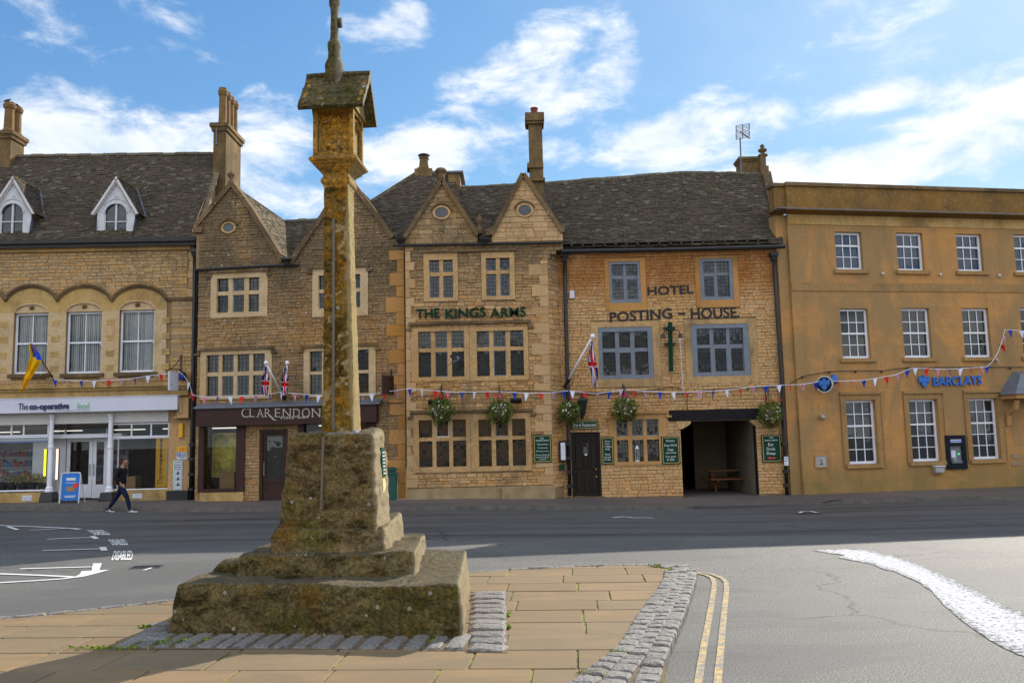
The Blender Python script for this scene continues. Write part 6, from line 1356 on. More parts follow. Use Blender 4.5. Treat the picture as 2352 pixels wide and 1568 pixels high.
t=thing('tv_aerial','grid television aerial on a pole by the right end of the inn roof','aerial',PP(1703,396,33.6))
b=MB(); A=PP(1703,400,33.6); B=PP(1700,318,33.6); b.tube([A,B],.03,6); b.build('pole',MT['lead_grey'],t); b=MB()
for (y0,y1) in ((287,303),(304,320)):
    p00=PP(1690.5,y0+2,33.5); p10=PP(1721,y0-3,33.5); p01=PP(1691,y1+1,33.5); p11=PP(1721,y1-4,33.5)
    for k in range(6): b.tube([p00.lerp(p01,k/5),p10.lerp(p11,k/5)],.010,4)
    for k in (0,.5,1): b.tube([p00.lerp(p10,k),p01.lerp(p11,k)],.017,4)
b.tube([PP(1701,303,33.5),PP(1722,318,33.0)],.03,5); b.build('grid',MT['iron_black'],t)
# letters on the bay
t=thing('inn_name_letters','raised dark green letters THE KINGS ARMS on the gabled bay','sign',W.p(W.hit(1080,720)[0],W.hit(1080,731)[1],.05)); b=MB()
wall_text(b,'THE',W,956,1010,709,730.5,.03,.05,bold=.022,slope=.02); wall_text(b,'KINGS',W,1023,1116,707.5,729.5,.03,.05,bold=.022,slope=.03); wall_text(b,'ARMS',W,1126,1208,706,728,.03,.05,bold=.01,slope=.02); b.build('lettering',MT['letter_green'],t)
# ---- posting house wing
W=HW
uL=W.hit(1284,900)[0]-.3; uR=W.hit(1815,1137)[0]-.02; zE=W.hit(1540,578)[1]
ops=[]
X7=lambda a:1263.3+a*.31124
Y7=lambda a:689+a*.31124
X6=lambda a:1263.3+a*.293
Y6=lambda a:287.1+a*.293
def HWN(cols,rows,outer,cs,fx,fy,**k):
    ops.append(mullion_window(inn,W,[(fx(a),fx(b)) for a,b in cols],[(fy(a),fy(b)) for a,b in rows],(fx(outer[0]),fx(outer[1]),fy(outer[2]),fy(outer[3])),k.pop('mat','blue_paint'),k.pop('glass','dark_glass'),cs,**k))
HWN([(387,482),(507,600),(625,722)],[(235,355),(383,555)],(360,760,200,580),[(1,0),(1,1)],X7,Y7,proud=.0,deep=.12,nx=4,nys=(4,6),csm='blue_paint')
HWN([(1083,1180),(1208,1303),(1328,1425)],[(210,328),(352,532)],(1050,1473,177,560),[(1,1),(2,1)],X7,Y7,proud=.0,deep=.12,nx=4,nys=(4,6),glass='grey_glass',csm='blue_paint')
HWN([(483,574),(596,684)],[(1096,1182),(1208,1372)],(467,708,1072,1393),[(1,1)],X6,Y6,proud=.0,deep=.12,nx=3,nys=(3,6),glass='grey_glass',csm='blue_paint')
HWN([(1200,1288),(1308,1402)],[(1073,1160),(1182,1350)],(1178,1435,1047,1370),[(0,1)],X6,Y6,proud=.0,deep=.12,nx=3,nys=(3,6),glass='grey_glass',csm='blue_paint')
HWN([(489,574),(602,686),(712,800)],[(880,1002),(1030,1190)],(432,865,822,1215),[(0,0),(1,0),(2,0)],X7,Y7,mat='dressed_brown',proud=.03,nx=4,nys=(4,5))
surr=[(1358,1518,738,889),(1573,1740,733,880),(1389,1484,593,714),(1597,1697,588,706)]
for o,(a,b,c,d) in zip(ops[:4],surr):
    sm=MB(); r=W.rect(a,b,c,d); e=.004
    sm.wbb(W,r[0],o[0]-e,r[2],r[3],-.03,.013); sm.wbb(W,o[1]+e,r[1],r[2],r[3],-.03,.013); sm.wbb(W,o[0]-e,o[1]+e,r[2],o[2]-e,-.03,.016); sm.wbb(W,o[0]-e,o[1]+e,o[3]+e,r[3],-.03,.016); sm.build('window_surround',MT['quoin_orange' if b<700 or c<650 else 'dressed_stone'],inn)
hood_mould(inn,W,X7(428),X7(872),Y7(822),10,5,mat='dressed_brown')
za=W.hit(1650,966)[1]; ar=(W.hit(1566,1050)[0],W.hit(1740,1050)[0],-.5,za); dr=(W.hit(1313,1060)[0],W.hit(1380,1060)[0],-.5,W.hit(1345,989)[1])
ops2=ops+[ar,dr]; blk=ops2+[W.rect(*q) for q in surr]+[W.rect(1535,1749,938,967)]
mb=MB(); backing(mb,W,uL,uR,-.3,zE,ops2,-.32,-.03,0)
stone_blocks(mb,W,lambda z:[(uL,W.hit(1798+(17 if z<5 else 17-(z-5)*3.6),1000-(z-2.1)*66)[0])],0.0,zE,blk,(0.085,0.14),(0.14,0.38),mi=1,seed=81,rough=.012)
mb.build('wall',[MT['mortar'],MT['stone_hotel']],inn)
bm=MB(); r=W.rect(1535.6,1750,938,967); zl0=W.hit(1535,967)[1]; zl1=W.hit(1535,943)[1]; zr0=W.hit(1750,962)[1]; zr1=W.hit(1750,937)[1]
bm.wpoly(W,[(r[0],zl0),(r[1],zr0),(r[1],zr1),(r[0],zl1)],-.3,.05); bm.build('lintel_beam',MT['beam_black'],inn)
cb=MB(); a=W.hit(1558,966)[0]; b=W.hit(1586,966)[0]; z1=zl0-.005; z2=W.hit(1570,985)[1]; cb.wpoly(W,[(a,z2),(a+.12,z2),(b,z1-.1),(b,z1),(a-.1,z1)],-.3,.03)
a=W.hit(1724,966)[0]; b=W.hit(1745,966)[0]; cb.wpoly(W,[(a,z1-.08),(b-.1,z2),(b+.1,z2),(b+.1,z1-.01),(a,z1-.01)],-.3,.03); cb.build('corbel',MT['dressed_stone'],inn)
# eaves: dark soffit and rafters
so=MB(); so.wb(W,uL+.25,uR-.2,zE+.0,zE+.28,-.2,.04); so.wb(W,uL+.25,uR-.25,zE+.282,zE+.3,-.2,.34)
for k in range(20): u=uL+.5+k*(uR-uL-.8)/19; so.wb(W,u-.04,u+.04,zE+.2,zE+.281,.041,.32)
so.build('eaves',MT['gutter_brown'],inn)
g=MB(); a=PP(1290,577,29.5); b=PP(1803,566,29.35); g.tube([a,a.lerp(b,.5)+Vector((0,0,-.02)),b],.075,8); g.build('gutter',MT['iron_black'],inn)
# passage
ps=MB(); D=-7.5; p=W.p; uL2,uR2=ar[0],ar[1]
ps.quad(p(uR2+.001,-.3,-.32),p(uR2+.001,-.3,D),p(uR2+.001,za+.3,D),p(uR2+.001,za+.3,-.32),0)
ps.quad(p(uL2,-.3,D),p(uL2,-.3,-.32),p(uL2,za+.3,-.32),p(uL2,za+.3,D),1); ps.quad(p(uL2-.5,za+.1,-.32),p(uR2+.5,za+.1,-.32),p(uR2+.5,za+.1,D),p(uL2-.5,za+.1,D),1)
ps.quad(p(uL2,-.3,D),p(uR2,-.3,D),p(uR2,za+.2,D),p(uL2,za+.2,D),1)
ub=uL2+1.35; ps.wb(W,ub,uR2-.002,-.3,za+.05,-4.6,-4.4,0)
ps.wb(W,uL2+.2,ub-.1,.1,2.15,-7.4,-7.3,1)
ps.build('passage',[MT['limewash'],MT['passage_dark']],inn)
dm=MB(); dm.wb(W,uR2-.03,uR2-.0,0,za-.2,-.3,-.05); dm.build('door_post',MT['beam_black'],inn)
# door with panels
mb=MB(); o=dr; mb.wb(W,o[0],o[0]+.07,0,o[3],-.22,-.04); mb.wb(W,o[1]-.07,o[1],0,o[3],-.22,-.04); mb.wb(W,o[0]+.07,o[1]-.07,o[3]-.07,o[3],-.22,-.04); mb.build('door_frame',MT['door_brown'],inn)
mb=MB(); a0,a1,zt_=o[0]+.07,o[1]-.07,o[3]-.07; wd=a1-a0; mb.wb(W,a0,a1,.06,zt_,-.2,-.12); H=zt_-.06
for (x,y,w_,h_) in ((.08,.07,.22,.3),(.39,.07,.22,.3),(.70,.07,.22,.3),(.08,.42,.22,.42),(.70,.42,.22,.42),(.39,.44,.22,.2),(.08,.87,.22,.08),(.39,.87,.22,.08),(.70,.87,.22,.08)):
    mb.wbb(W,a0+wd*x,a0+wd*(x+w_),.06+H*y,.06+H*(y+h_),-.12,-.098,.02)
d_=mb.build('door',MT['door_brown'],inn)
g=MB(); g.wb(W,a0+wd*.41,a0+wd*.59,.06+H*.66,.06+H*.83,-.119,-.1); g.build('pane',MT['dark_glass'],d_); g=MB(); g.wb(W,a0+wd*.46,a0+wd*.55,.06+H*.64,.06+H*.67,-.119,-.09); g.build('notice',MT['pale_paper'],d_)
for q in (.42,.3): g=MB(); g.ball(W.p(a1-.09,.06+H*q,-.09),.035,8); g.build('knob',MT['brass'],d_,smooth=True)
mb=MB(); mb.wb(W,o[0]-.1,o[1]+.1,-.1,.05,-.3,.25); mb.build('doorstep',MT['moss_stone'],inn)
# painted lettering
def u_(s,x0,x1,y0,y1,sl=.0):
    b=MB(); wall_text(b,s,W,x0,x1,y0,y1,.018,.004,bold=.022,slope=sl); b.build('painted_lettering',MT['letter_black'],inn)
u_('HOTEL',1487,1593,655.5,676.5,.03); u_('POSTING',1400,1544,712,736,.10); u_('-',1558,1574,718,722.5); u_('HOUSE.',1586.5,1699,706,731,.02)
# drainpipes
downpipe('black drainpipe in the angle between the gabled bay and the inn door',HW,[(1297,590),(1299,700),(1303,850),(1306,1000),(1309,1138)],d=.12,r=.07,clips=4)
downpipe('black drainpipe at the far right corner of the inn beside the bank',HW,[(1777,588),(1784,700),(1794,850),(1801,1000),(1808,1136)],d=.12,r=.065,clips=4)
# small things on the inn front
plate('alarm_box','small white alarm box high on the inn wall beside the drainpipe','alarm box',W,1308,1319,668,686,'sign_white',th=.08)
kg=dict(border='gilt',th=.05)
plate('pub_sign','green Pub and Restaurant sign above the brown inn door','sign',W,1313,1374,965,986,'sign_green',texts=[('Pub & Restaurant',1318,1369,971,979.5)],**kg)
plate('pub_sign','narrow green sign for opening hours right of the inn door','sign',W,1381,1409.6,1003,1066.5,'sign_green',texts=[('Open',1389,1402,1011,1015.5),('from',1389.5,1401,1017,1021),('11.00am',1387,1404.5,1023,1027),('daily',1389.5,1401,1028.5,1034),('Food',1389.5,1401,1040.5,1045),('served',1388,1403,1047,1051),('all day',1388,1403,1052.5,1058)],**kg)
plate('pub_sign','green sign offering Rooms and Free Wi-fi left of the archway','sign',W,1519,1561,1001.5,1065.5,'sign_green',texts=[('Rooms',1530.5,1549,1009,1014),('Free Wi-fi',1526,1554,1019.5,1025),('Dogs',1533.5,1547,1029.5,1036),('welcome',1528.5,1553,1037,1041),('Car park',1529,1553,1045.5,1051.5),('at rear',1532,1550,1052.5,1057)],**kg)
t,r=plate('pub_sign','green Eat Drink Sleep sign on the pier right of the archway','sign',W,1749,1794,997,1061,'sign_green',texts=[('THE',1767,1776,1003,1006.5),('KINGS ARMS',1757,1785.5,1009,1012.5),('Eat',1764.5,1776.5,1017,1023.5),('Drink',1761,1781,1027,1034),('Sleep',1761,1781,1037,1045.5)],**kg)
b=MB(); q=[W.hit(x,y,.05) for x,y in ((1762.5,1051),(1769,1048),(1769,1050),(1782,1050),(1782,1052.5),(1769,1052.5),(1769,1054.5))]; b.wpoly(W,q[::-1],.052,.058); b.build('arrow',MT['board_red'],t)
plate('pub_sign','largest green menu sign on the gabled bay right of the lower windows','sign',BW,1224.5,1267.5,997.5,1062,'sign_green',texts=[('THE',1240,1249,1004.5,1008),('KINGS ARMS',1231,1260.5,1009.5,1013),('Pub lunches',1234,1259,1018,1021.5),('Cream teas',1235,1258,1026,1029.5),('Evening meals',1232,1261,1034,1037.5),('Private parties &',1231,1262,1042.5,1046.5),('group bookings',1231,1261,1047.5,1051.5),('welcome',1238,1255,1052.5,1055.5)],**kg)
t,r=plate('menu_case','black framed glass menu case left of the inn door','menu case',RW if False else W,1284.5,1301.5,1012,1060,'door_brown',d=.25,th=.08); b=MB(); rr=W.rect(1288,1298.5,1016,1056,.33); b.wb(W,rr[0],rr[1],rr[2],rr[3],.332,.336); b.build('menu_sheet',MT['pale_paper'],t)
plate('letter_box','small dark green box below the menu case','letter box',W,1287,1297,1065,1080,'sign_green',d=.25,th=.1)
plate('notice','white paper notice fixed to the right inn drainpipe','notice',W,1801,1811,1048,1069,'pale_paper',d=.2,th=.01,texts=[('|',1802.5,1809.5,1051,1052),('|',1803,1809,1054.5,1055.5),('|',1802.5,1809,1058,1059)],tmat='iron_black')
# wall lantern
u,z=W.hit(1339,955,.3); t=thing('wall_lantern','black wall lantern above the Pub and Restaurant sign','lantern',W.p(u,z,.3)); c=W.p(u,z,.3); s=MB(); H=.72
s.lathe((c[0],c[1],z),[(.06,0),(.07,.06),(.1,.08)],4,sq=True); s.lathe((c[0],c[1],z+H*.72),[(.19,0),(.19,.03),(.06,.16),(.03,.2),(.05,.24),(.01,.3)],4,sq=True)
for (i,j) in ((-1,-1),(1,-1),(1,1),(-1,1)): s.tube([(c[0]+i*.07,c[1]+j*.07,z+.08),(c[0]+i*.15,c[1]+j*.15,z+H*.72)],.012,5)
s.build('frame',MT['iron_black'],t); g=MB(); g.lathe((c[0],c[1],z+.09),[(.065,0),(.14,H*.72-.1)],4,sq=True); g.build('glass',MT['dark_glass'],t)
b=MB(); b.tube([W.p(u,z+.1,.02),W.p(u,z-.05,.15),W.p(u,z+.02,.3)],.022,6); b.wb(W,u-.05,u+.05,z-.1,z+.3,.013,.03); b.build('bracket',MT['iron_black'],t)
# empty sign post with lamps
t=thing('sign_bracket','dark green wall post with two swan neck lamps between the blue windows','sign bracket',W.p(W.hit(1541,853,.2)[0],W.hit(1541,853)[1],.1))
b=MB(); ua,zt_=W.hit(1538,740,.2); ub,zb_=W.hit(1541,853,.2); b.hexa([W.p(ub-.07,zb_,.3),W.p(ub+.07,zb_,.3),W.p(ub+.07,zb_,.18),W.p(ub-.07,zb_,.18),W.p(ua-.06,zt_,.3),W.p(ua+.07,zt_,.3),W.p(ua+.07,zt_,.18),W.p(ua-.06,zt_,.18)]); b.build('post',MT['letter_green'],t)
b=MB(); 
for y in (752,789): z=W.hit(1539,y,.2)[1]; b.wb(W,ua-.2,ua+.2,z-.04,z+.04,.015,.17)
z=W.hit(1539,765,.2)[1]
for s_ in (-1,1): b.tube([W.p(ua,z+.02,.3),W.p(ua+.12*s_,z+.1,.4),W.p(ua+.22*s_,z+.06,.5),W.p(ua+.3*s_,z-.06,.5)],.018,6); b.lathe(W.p(ua+.3*s_,z-.2,.5),[(.09,0),(.07,.1),(.03,.16)],10)
b.build('lamp_arm',MT['iron_black'],t); b=MB(); u2,z2=W.hit(1566,847,.25); b.tube([W.p(ua+.32,z-.2,.3),W.p(u2,W.hit(1566,900,.25)[1],.3)],.012,4); b.ball(W.p(ua+.31,z-.28,.3),.05,6); b.build('cord',MT['pale_paper'],t)
# floodlights over the lower bay windows
for (x,y,l) in ((997,925,'black floodlight on the bay left of the first flower basket'),(1185,922,'black floodlight on the bay right of the second flower basket')):
    u,z=BW.hit(x,y,.15); t=thing('floodlight',l,'floodlight',BW.p(u,z,.1)); b=MB(); b.hexa([BW.p(u-.2,z-.05,.1),BW.p(u+.2,z-.05,.1),BW.p(u+.18,z-.02,.03),BW.p(u-.18,z-.02,.03),BW.p(u-.2,z+.05,.28),BW.p(u+.2,z+.05,.28),BW.p(u+.18,z+.13,.12),BW.p(u-.18,z+.13,.12)]); b.build('housing',MT['iron_black'],t); b=MB(); b.tube([BW.p(u+.05,z,.02),BW.p(u+.05,z+.04,.2)],.02,5); b.build('bracket',MT['iron_black'],t)
u,z=BW.hit(1147,938,.2); u0,u1,z0,z1=BW.rect(1127,1159,936,941,.2); t=thing('strip_lamp','white tubular lamp above the lower right bay window','lamp',BW.p(u0,z0,.1)); b=MB(); b.tube([BW.p(u0,z0+.03,.16),BW.p(u1,z0+.06,.16)],.035,8); b.build('tube',MT['white_paint'],t); b=MB(); b.wb(BW,u0+.1,u0+.14,z0,z0+.08,.013,.13); b.wb(BW,u1-.14,u1-.1,z0,z0+.08,.013,.13); b.build('bracket',MT['iron_black'],t)
# picnic table in the passage
ut=W.hit(1672,1100,-2.6)[0]; t=thing('picnic_table','brown wooden picnic table in the archway passage','picnic table',W.p(ut,-.02,-2.6)); bt=MB(); 
for k in range(4): bt.wb(W,ut-.85,ut+.85,.72,.76,-2.95+k*.18,-2.95+k*.18+.165)
bt.build('table_top',MT['bench_wood'],t)
for d in (-3.4,-2.1): b=MB(); b.wb(W,ut-.85,ut+.85,.42,.46,d,d+.13); b.wb(W,ut-.85,ut+.85,.42,.46,d+.145,d+.27); b.build('seat',MT['bench_wood'],t)
for s_ in (-.6,.6):
    for q in (-1,1): b=MB(); b.tube([W.p(ut+s_,-.02,-2.63+q*.65),W.p(ut+s_,.72,-2.63+q*.22)],.04,4); b.build('leg',MT['bench_wood'],t)
    b=MB(); b.wb(W,ut+s_+.045,ut+s_+.085,.32,.42,-3.35,-1.9); b.build('cross_bar',MT['bench_wood'],t)
# lantern on the sill & pumpkins etc. inside are read through the lights: a white lantern stands inside the lower window
u,z=W.hit(1464,1058,-.1); t=thing('candle_lantern','tall white candle lantern inside the low brown window','lantern',W.p(u,z,-.06)); b=MB(); h=.42
for (i,j) in ((-1,0),(1,0),(0,0)): b.wb(W,u+i*.06-.004,u+i*.06+.004,z,z+h,-.1,-.085)
b.wb(W,u-.07,u+.07,z-.015,z+.02,-.105,-.08); b.wb(W,u-.07,u+.07,z+h,z+h+.02,-.105,-.08); b.wpoly(W,[(u-.06,z+h+.021),(u+.06,z+h+.021),(u,z+h+.14)],-.1,-.08); b.build('frame',MT['white_paint'],t)
# ------------------------------------------------------------------ the bank
W=BK=KW
bank=thing('bank_building','flat roofed orange ashlar bank with white sash windows at the right end','building',W.p(5,.0))
X8=lambda a:1751.4+a*.3112
Y8=lambda a:373.2+a*.3112
XB=lambda a:1751.4+a*.25635
YB=lambda a:803.9+a*.25635
uA=W.hit(1808,930)[0]+.32; uM=W.hit(1835,930)[0]; uR=18.0
ops=[]
# top row is shorter (3 rows of panes), the others 4 and 5 rows
def BSH(fr,nr,meet,g='grey_glass'): ops.append(sash(bank,W,fr,3,nr,meet,d=-.13,glass=g,sill='bank_band',fw=.075))
for fr in ((1915,1976,535,621),(2056,2116,537,623),(2193,2251.5,539.5,624.5),(2325,2386,541,627)): BSH(fr,3,1,'blue_glass')
for fr in ((1928,1992,710,823.5),(2069.5,2132.6,709,822),(2207.5,2268.6,709,821),(2341,2402,708,819)): BSH(fr,4,2,'dark_glass')
for fr in ((1941,2008.5,919,1065),(2085.5,2151,917,1059),(2224,2287.7,915,1054)): BSH(fr,5,2,'grey_glass')
for q in ops[3],ops[7]: pass
zT=W.hit(2000,497)[1]
mb=MB(); backing(mb,W,uM-.02,uR,-.3,zT,ops,-.3,0,0); mb.wb(W,uA-.3,uM-.022,-.3,zT,-.6,-.12,0)
mb.build('wall',MT['bank_ashlar'],bank)
# raised surrounds of ground windows
for o in ops[8:]:
    s=MB(); a,b,c,d=o[0]-.16,o[1]+.2,o[2],o[3]+.2
    s.wb(W,a,o[0],c,d,0,.04); s.wb(W,o[1],b,c,d,0,.04); s.wb(W,o[0],o[1],o[3],d,0,.04); s.wb(W,a-.05,b+.05,d,d+.09,0,.1)
    s.wb(W,a-.04,a-.002,c-.1,d,0,.06); s.wb(W,b+.002,b+.04,c-.1,d,0,.06)
    s.build('window_surround',MT['bank_band'],bank)
zb0,zb1=W.hit(2000,669)[1],W.hit(2000,650)[1]; b=MB(); b.wb(W,uM,uR,zb0,zb1,0,.03); b.build('string_course',MT['bank_band'],bank)
b=MB(); z=W.hit(2000,519)[1]; b.wb(W,uM,uR,z,zT,0,.03); b.build('frieze',MT['dressed_orange'],bank)
c=MB(); z0=zT; z1=W.hit(2000,484,.4)[1]; h=z1-z0
for k,(d,a,b_) in enumerate(((.10,0,.22),(.2,.22,.5),(.32,.5,.74),(.42,.74,1.0))):
    c.wb(W,uM-.05-d*.5,uR,z0+h*a,z0+h*b_-.003,-.02,d); c.wb(W,uA-.28-d*.5,uM-.053-d*.5,z0+h*a,z0+h*b_-.003,-.3,d-.12)
c.build('cornice',MT['bank_brown'],bank)
l=MB(); l.wb(W,uA-.45,uR,z1,z1+.03,-.3,.43); l.build('lead_cover',MT['lead_grey'],bank)
pz=W.hit(2000,424,.05)[1]; p_=MB(); p_.wb(W,uM,uR,z1+.03,pz-.13,-.4,.02); p_.wb(W,uA-.3,uM-.002,z1+.03,pz-.13,-.5,-.1)
for x in (2135,2240,2330): u=W.hit(x,450)[0]; 
p_.build('parapet',MT['bank_brown'],bank)
p_=MB(); p_.wb(W,uM-.03,uR,pz-.13,pz,-.45,.09); p_.wb(W,uA-.38,uM-.032,pz-.14,pz-.02,-.55,-.02); p_.build('coping',MT['moss_stone'],bank)
pl=MB(); zp=W.hit(2000,1093)[1]; pl.wb(W,uM,uR,-.3,.42,0,.035); pl.build('plinth',MT['bank_ashlar'],bank)
mb=MB(); mb.wb(W,uA+1.6,uA+1.9,-.3,zT+.5,-8,-.62); mb.wb(W,uR-.3,uR,-.3,zT+.5,-8,-.32); mb.wb(W,uA,uR-.3,-.3,zT+.5,-8.2,-8); mb.wb(W,uA,uR-.3,z1-.3,z1-.2,-8,-.5); mb.wb(W,uA,uR-.3,3.4,3.5,-8,-.35); mb.build('rear_wall',MT['bank_brown'],bank)
for x,y in ((2026,629),(2158,631),(2293,633)): 
    u,z=W.hit(x,y); b=MB(); b.ball(W.p(u,z,.06),.05,6); b.build('tie_hook',MT['pale_paper'],bank)
# porch hood at the right edge
u0=W.hit(2318,905,.6)[0]; z0=W.hit(2318,905,.6)[1]; t=MB(); u1=u0+2.6; h=.75
t.hexa([W.p(u0,z0,.9),W.p(u1,z0,.9),W.p(u1,z0,.0),W.p(u0,z0,.0),W.p(u0+.75,z0+h,.35),W.p(u1-.75,z0+h,.35),W.p(u1-.75,z0+h+.1,.0),W.p(u0+.75,z0+h+.1,.0)]); ph=t.build('porch_hood',MT['lead_grey'],bank)
t=MB(); t.wb(W,u0+.1,u1-.1,z0-.16,z0-.003,0,.82); t.tube([W.p(u0+.3,z0-.2,.6),W.p(u0+.3,z0-.5,.5),W.p(u0+.3,z0-.7,.15),W.p(u0+.3,z0-1.1,.08)],.09,6); t.build('bracket',MT['dressed_brown'],ph)
# signs of the bank
def eagle(mb,W,cx,cy,w,h,d0,d1,mi=0):
    half=[(0,.5),(.10,.52),(.13,.44),(.09,.40),(.14,.33),(.22,.30),(.34,.38),(.46,.40),(.50,.30),(.50,.12),(.47,-.04),(.40,-.13),(.38,-.02),(.33,-.10),(.30,-.20),(.26,-.10),(.2,-.2),(.26,-.30),(.2,-.36),(.12,-.33),(.12,-.44),(0,-.55)]
    u,z=W.hit(cx,cy,d1); U=(W.hit(cx+w/2,cy,d1)[0]-u)*2; Z=(z-W.hit(cx,cy+h/2,d1)[1])*2
    for sg in (1,-1):
        # strips keep every face convex
        pts=half
        left=[(sg*x*U+u,y*Z+z) for x,y in pts]
        ctr=(u,z-.02)
        for a,b in zip(left,left[1:]):
            q=[ctr,a,b] if sg<0 else [ctr,b,a]
            mb.wpoly(W,q,d0,d1,mi)
t=thing('bank_sign','blue letters BARCLAYS with an eagle emblem on the orange bank wall','sign',W.p(W.hit(2180,885)[0],W.hit(2180,888)[1],.05)); b=MB(); wall_text(b,'BARCLAYS',W,2142,2253,863.5,884.5,.03,.06,bold=.012,slope=.03); b.build('lettering',MT['bank_blue'],t)
b=MB(); eagle(b,W,2123.5,875,24,27,.03,.09); b.build('eagle_emblem',MT['bank_blue'],t)
# round projecting sign
u,z=W.hit(1897,882,.6); t=thing('round_sign','round projecting sign with a blue eagle at the left end of the bank','hanging sign',W.p(u,z,.3))
SWl=Wall(*W.p(u,0,.55)[:2],-42); N=28; RR=.285; b=MB(); b.wpoly(SWl,[(RR*math.cos(2*math.pi*k/N),z+RR*math.sin(2*math.pi*k/N)) for k in range(N)],-.06,.06); b.build('rim',MT['silver_rim'],t)
b=MB(); b.wpoly(SWl,[(RR*.9*math.cos(2*math.pi*k/N),z+RR*.9*math.sin(2*math.pi*k/N)) for k in range(N)],.061,.072); b.build('disc',MT['bank_dark'],t)
b=MB(); half=[(0,.5),(.10,.52),(.13,.44),(.09,.40),(.14,.33),(.22,.30),(.34,.38),(.46,.40),(.50,.30),(.50,.12),(.47,-.04),(.40,-.13),(.38,-.02),(.33,-.10),(.30,-.20),(.26,-.10),(.2,-.2),(.26,-.30),(.2,-.36),(.12,-.33),(.12,-.44),(0,-.55)]
for sg in (1,-1):
    q=[(sg*x*.40,z+y*.40) for x,y in half]
    for a_,b_ in zip(q,q[1:]): b.wpoly(SWl,[(0,z-.01),a_,b_] if sg<0 else [(0,z-.01),b_,a_],.073,.082)
b.build('eagle_emblem',MT['bank_blue'],t)
b=MB(); r=W.rect(1881,1892,877,896,.1); b.wb(W,r[0],r[1],r[2],r[3],.0,.12); b.tube([W.p(r[1],(r[2]+r[3])/2,.08),W.p(u,z,.5)],.03,6); b.build('bracket',MT['sign_white'],t)
u0,u1,z0,z1=W.rect(1908,1924,860,876.5,.1); t=thing('alarm_box','blue triangular alarm box right of the round bank sign','alarm box',W.p(u0,z0,.0)); b=MB(); b.wpoly(W,[(u0,z0),(u1,z0),((u0+u1)/2+.05,z1),((u0+u1)/2-.05,z1)],.003,.14); b.build('cover',MT['bank_blue'],t); b=MB(); b.wb(W,u0-.01,u1+.01,z0-.04,z0-.002,.003,.15); b.build('base',MT['bank_dark'],t)
u,z=W.hit(1889,958,.1); t=thing('security_dome','grey dome camera on the bank wall below the round sign','camera',W.p(u,z,.05)); b=MB(); b.ball(W.p(u,z,.12),.09,10); b.build('dome',MT['steel_box'],t,smooth=True); b=MB(); b.wb(W,u-.06,u+.06,z-.02,z+.1,.003,.06); b.build('mount',MT['steel_box'],t)
t,r=plate('wall_safe','square steel night safe hatch in the bank wall','safe hatch',W,1873,1898,1046.5,1072,'steel_box',th=.03); b=MB(); e=.03
for q in ((r[0]-e,r[0],r[2]-e,r[3]+e),(r[1],r[1]+e,r[2]-e,r[3]+e),(r[0],r[1],r[2]-e,r[2]),(r[0],r[1],r[3],r[3]+e)): b.wb(W,*q,.0,.05)
b.build('frame',MT['dressed_brown'],t); b=MB(); um=(r[0]+r[1])/2; zm=(r[2]+r[3])/2; b.ball(W.p(um,zm+.02,.035),.03,6); b.wb(W,um-.06,um+.06,zm-.1,zm-.06,.031,.045); b.build('handle',MT['iron_black'],t)
u0,u1,z0,z1=W.rect(2147.5,2168,1071,1086,.15); t=thing('letter_box','grey wall letter box left of the cash machine','letter box',W.p(u0,z0,.05)); b=MB(); b.wbb(W,u0,u1,z0,z1,.0,.22,.03); b.build('box',MT['steel_box'],t); b=MB(); b.wb(W,u0-.02,u1+.02,z1+.002,z1+.03,.0,.25); b.build('lid',MT['white_paint'],t)
u0,u1,z0,z1=W.rect(2172.5,2219,999,1077,.05); t=thing('cash_machine','black cash machine set in the bank wall between two ground floor windows','cash machine',W.p((u0+u1)/2,z0,.05)); w_=u1-u0; h_=z1-z0
b=MB(); b.wb(W,u0,u0+w_*.2,z0,z1,.003,.08); b.wb(W,u1-w_*.2,u1,z0,z1,.003,.08); b.wb(W,u0+w_*.2,u1-w_*.2,z0,z0+h_*.17,.003,.08); b.wb(W,u0+w_*.2,u1-w_*.2,z1-h_*.32,z1,.003,.08); b.build('surround',MT['bank_dark'],t)
b=MB(); b.wb(W,u0+w_*.2,u1-w_*.2,z0+h_*.17,z1-h_*.32,.003,.02); b.wb(W,u0+w_*.25,u1-w_*.25,z0+h_*.18,z0+h_*.24,.021,.1); b.build('fascia',MT['screen_grey'],t)
b=MB(); b.wb(W,u0+w_*.28,u0+w_*.5,z0+h_*.34,z0+h_*.55,.021,.03); b.wb(W,u0+w_*.24,u1-w_*.24,z1-h_*.215,z1-h_*.125,.081,.09); b.build('screen',MT['sign_white'],t)
b=MB(); b.wb(W,u0+w_*.6,u0+w_*.7,z0+h_*.42,z0+h_*.47,.021,.035); b.build('card_slot',MT['screen_green'],t)
b=MB(); 
for i in range(3):
    for j in range(4): b.wb(W,u0+w_*(.3+i*.06),u0+w_*(.34+i*.06),z0+h_*(.2+j*.03)+.03,z0+h_*(.22+j*.03)+.03,.101,.11)
b.build('keypad',MT['aluminium'],t)
b=MB(); q=W.rect(2182,2209,1011.5,1014,.091); b.wb(W,q[0],q[1],q[2],q[3],.091,.094); b.build('stripe',MT['bank_blue'],t)
for (x0,x1,y0,y1,l) in ((2324,2341,1042,1052,'upper brass wall grille right of the bank windows'),(2324,2344,1061,1069,'lower brass wall grille right of the bank windows')):
    u0,u1,z0,z1=W.rect(x0,x1,y0,y1,0); t=thing('wall_grille',l,'grille',W.p(u0,z0,0)); b=MB(); b.wb(W,u0,u1,z0,z1,.003,.015); b.build('plate',MT['bank_band'],t); b=MB(); 
    for k in range(5): b.wb(W,u0+.02,u1-.02,z0+(z1-z0)*(k+.3)/5,z0+(z1-z0)*(k+.6)/5,.0155,.025)
    b.build('slats',MT['steel_box'],t)

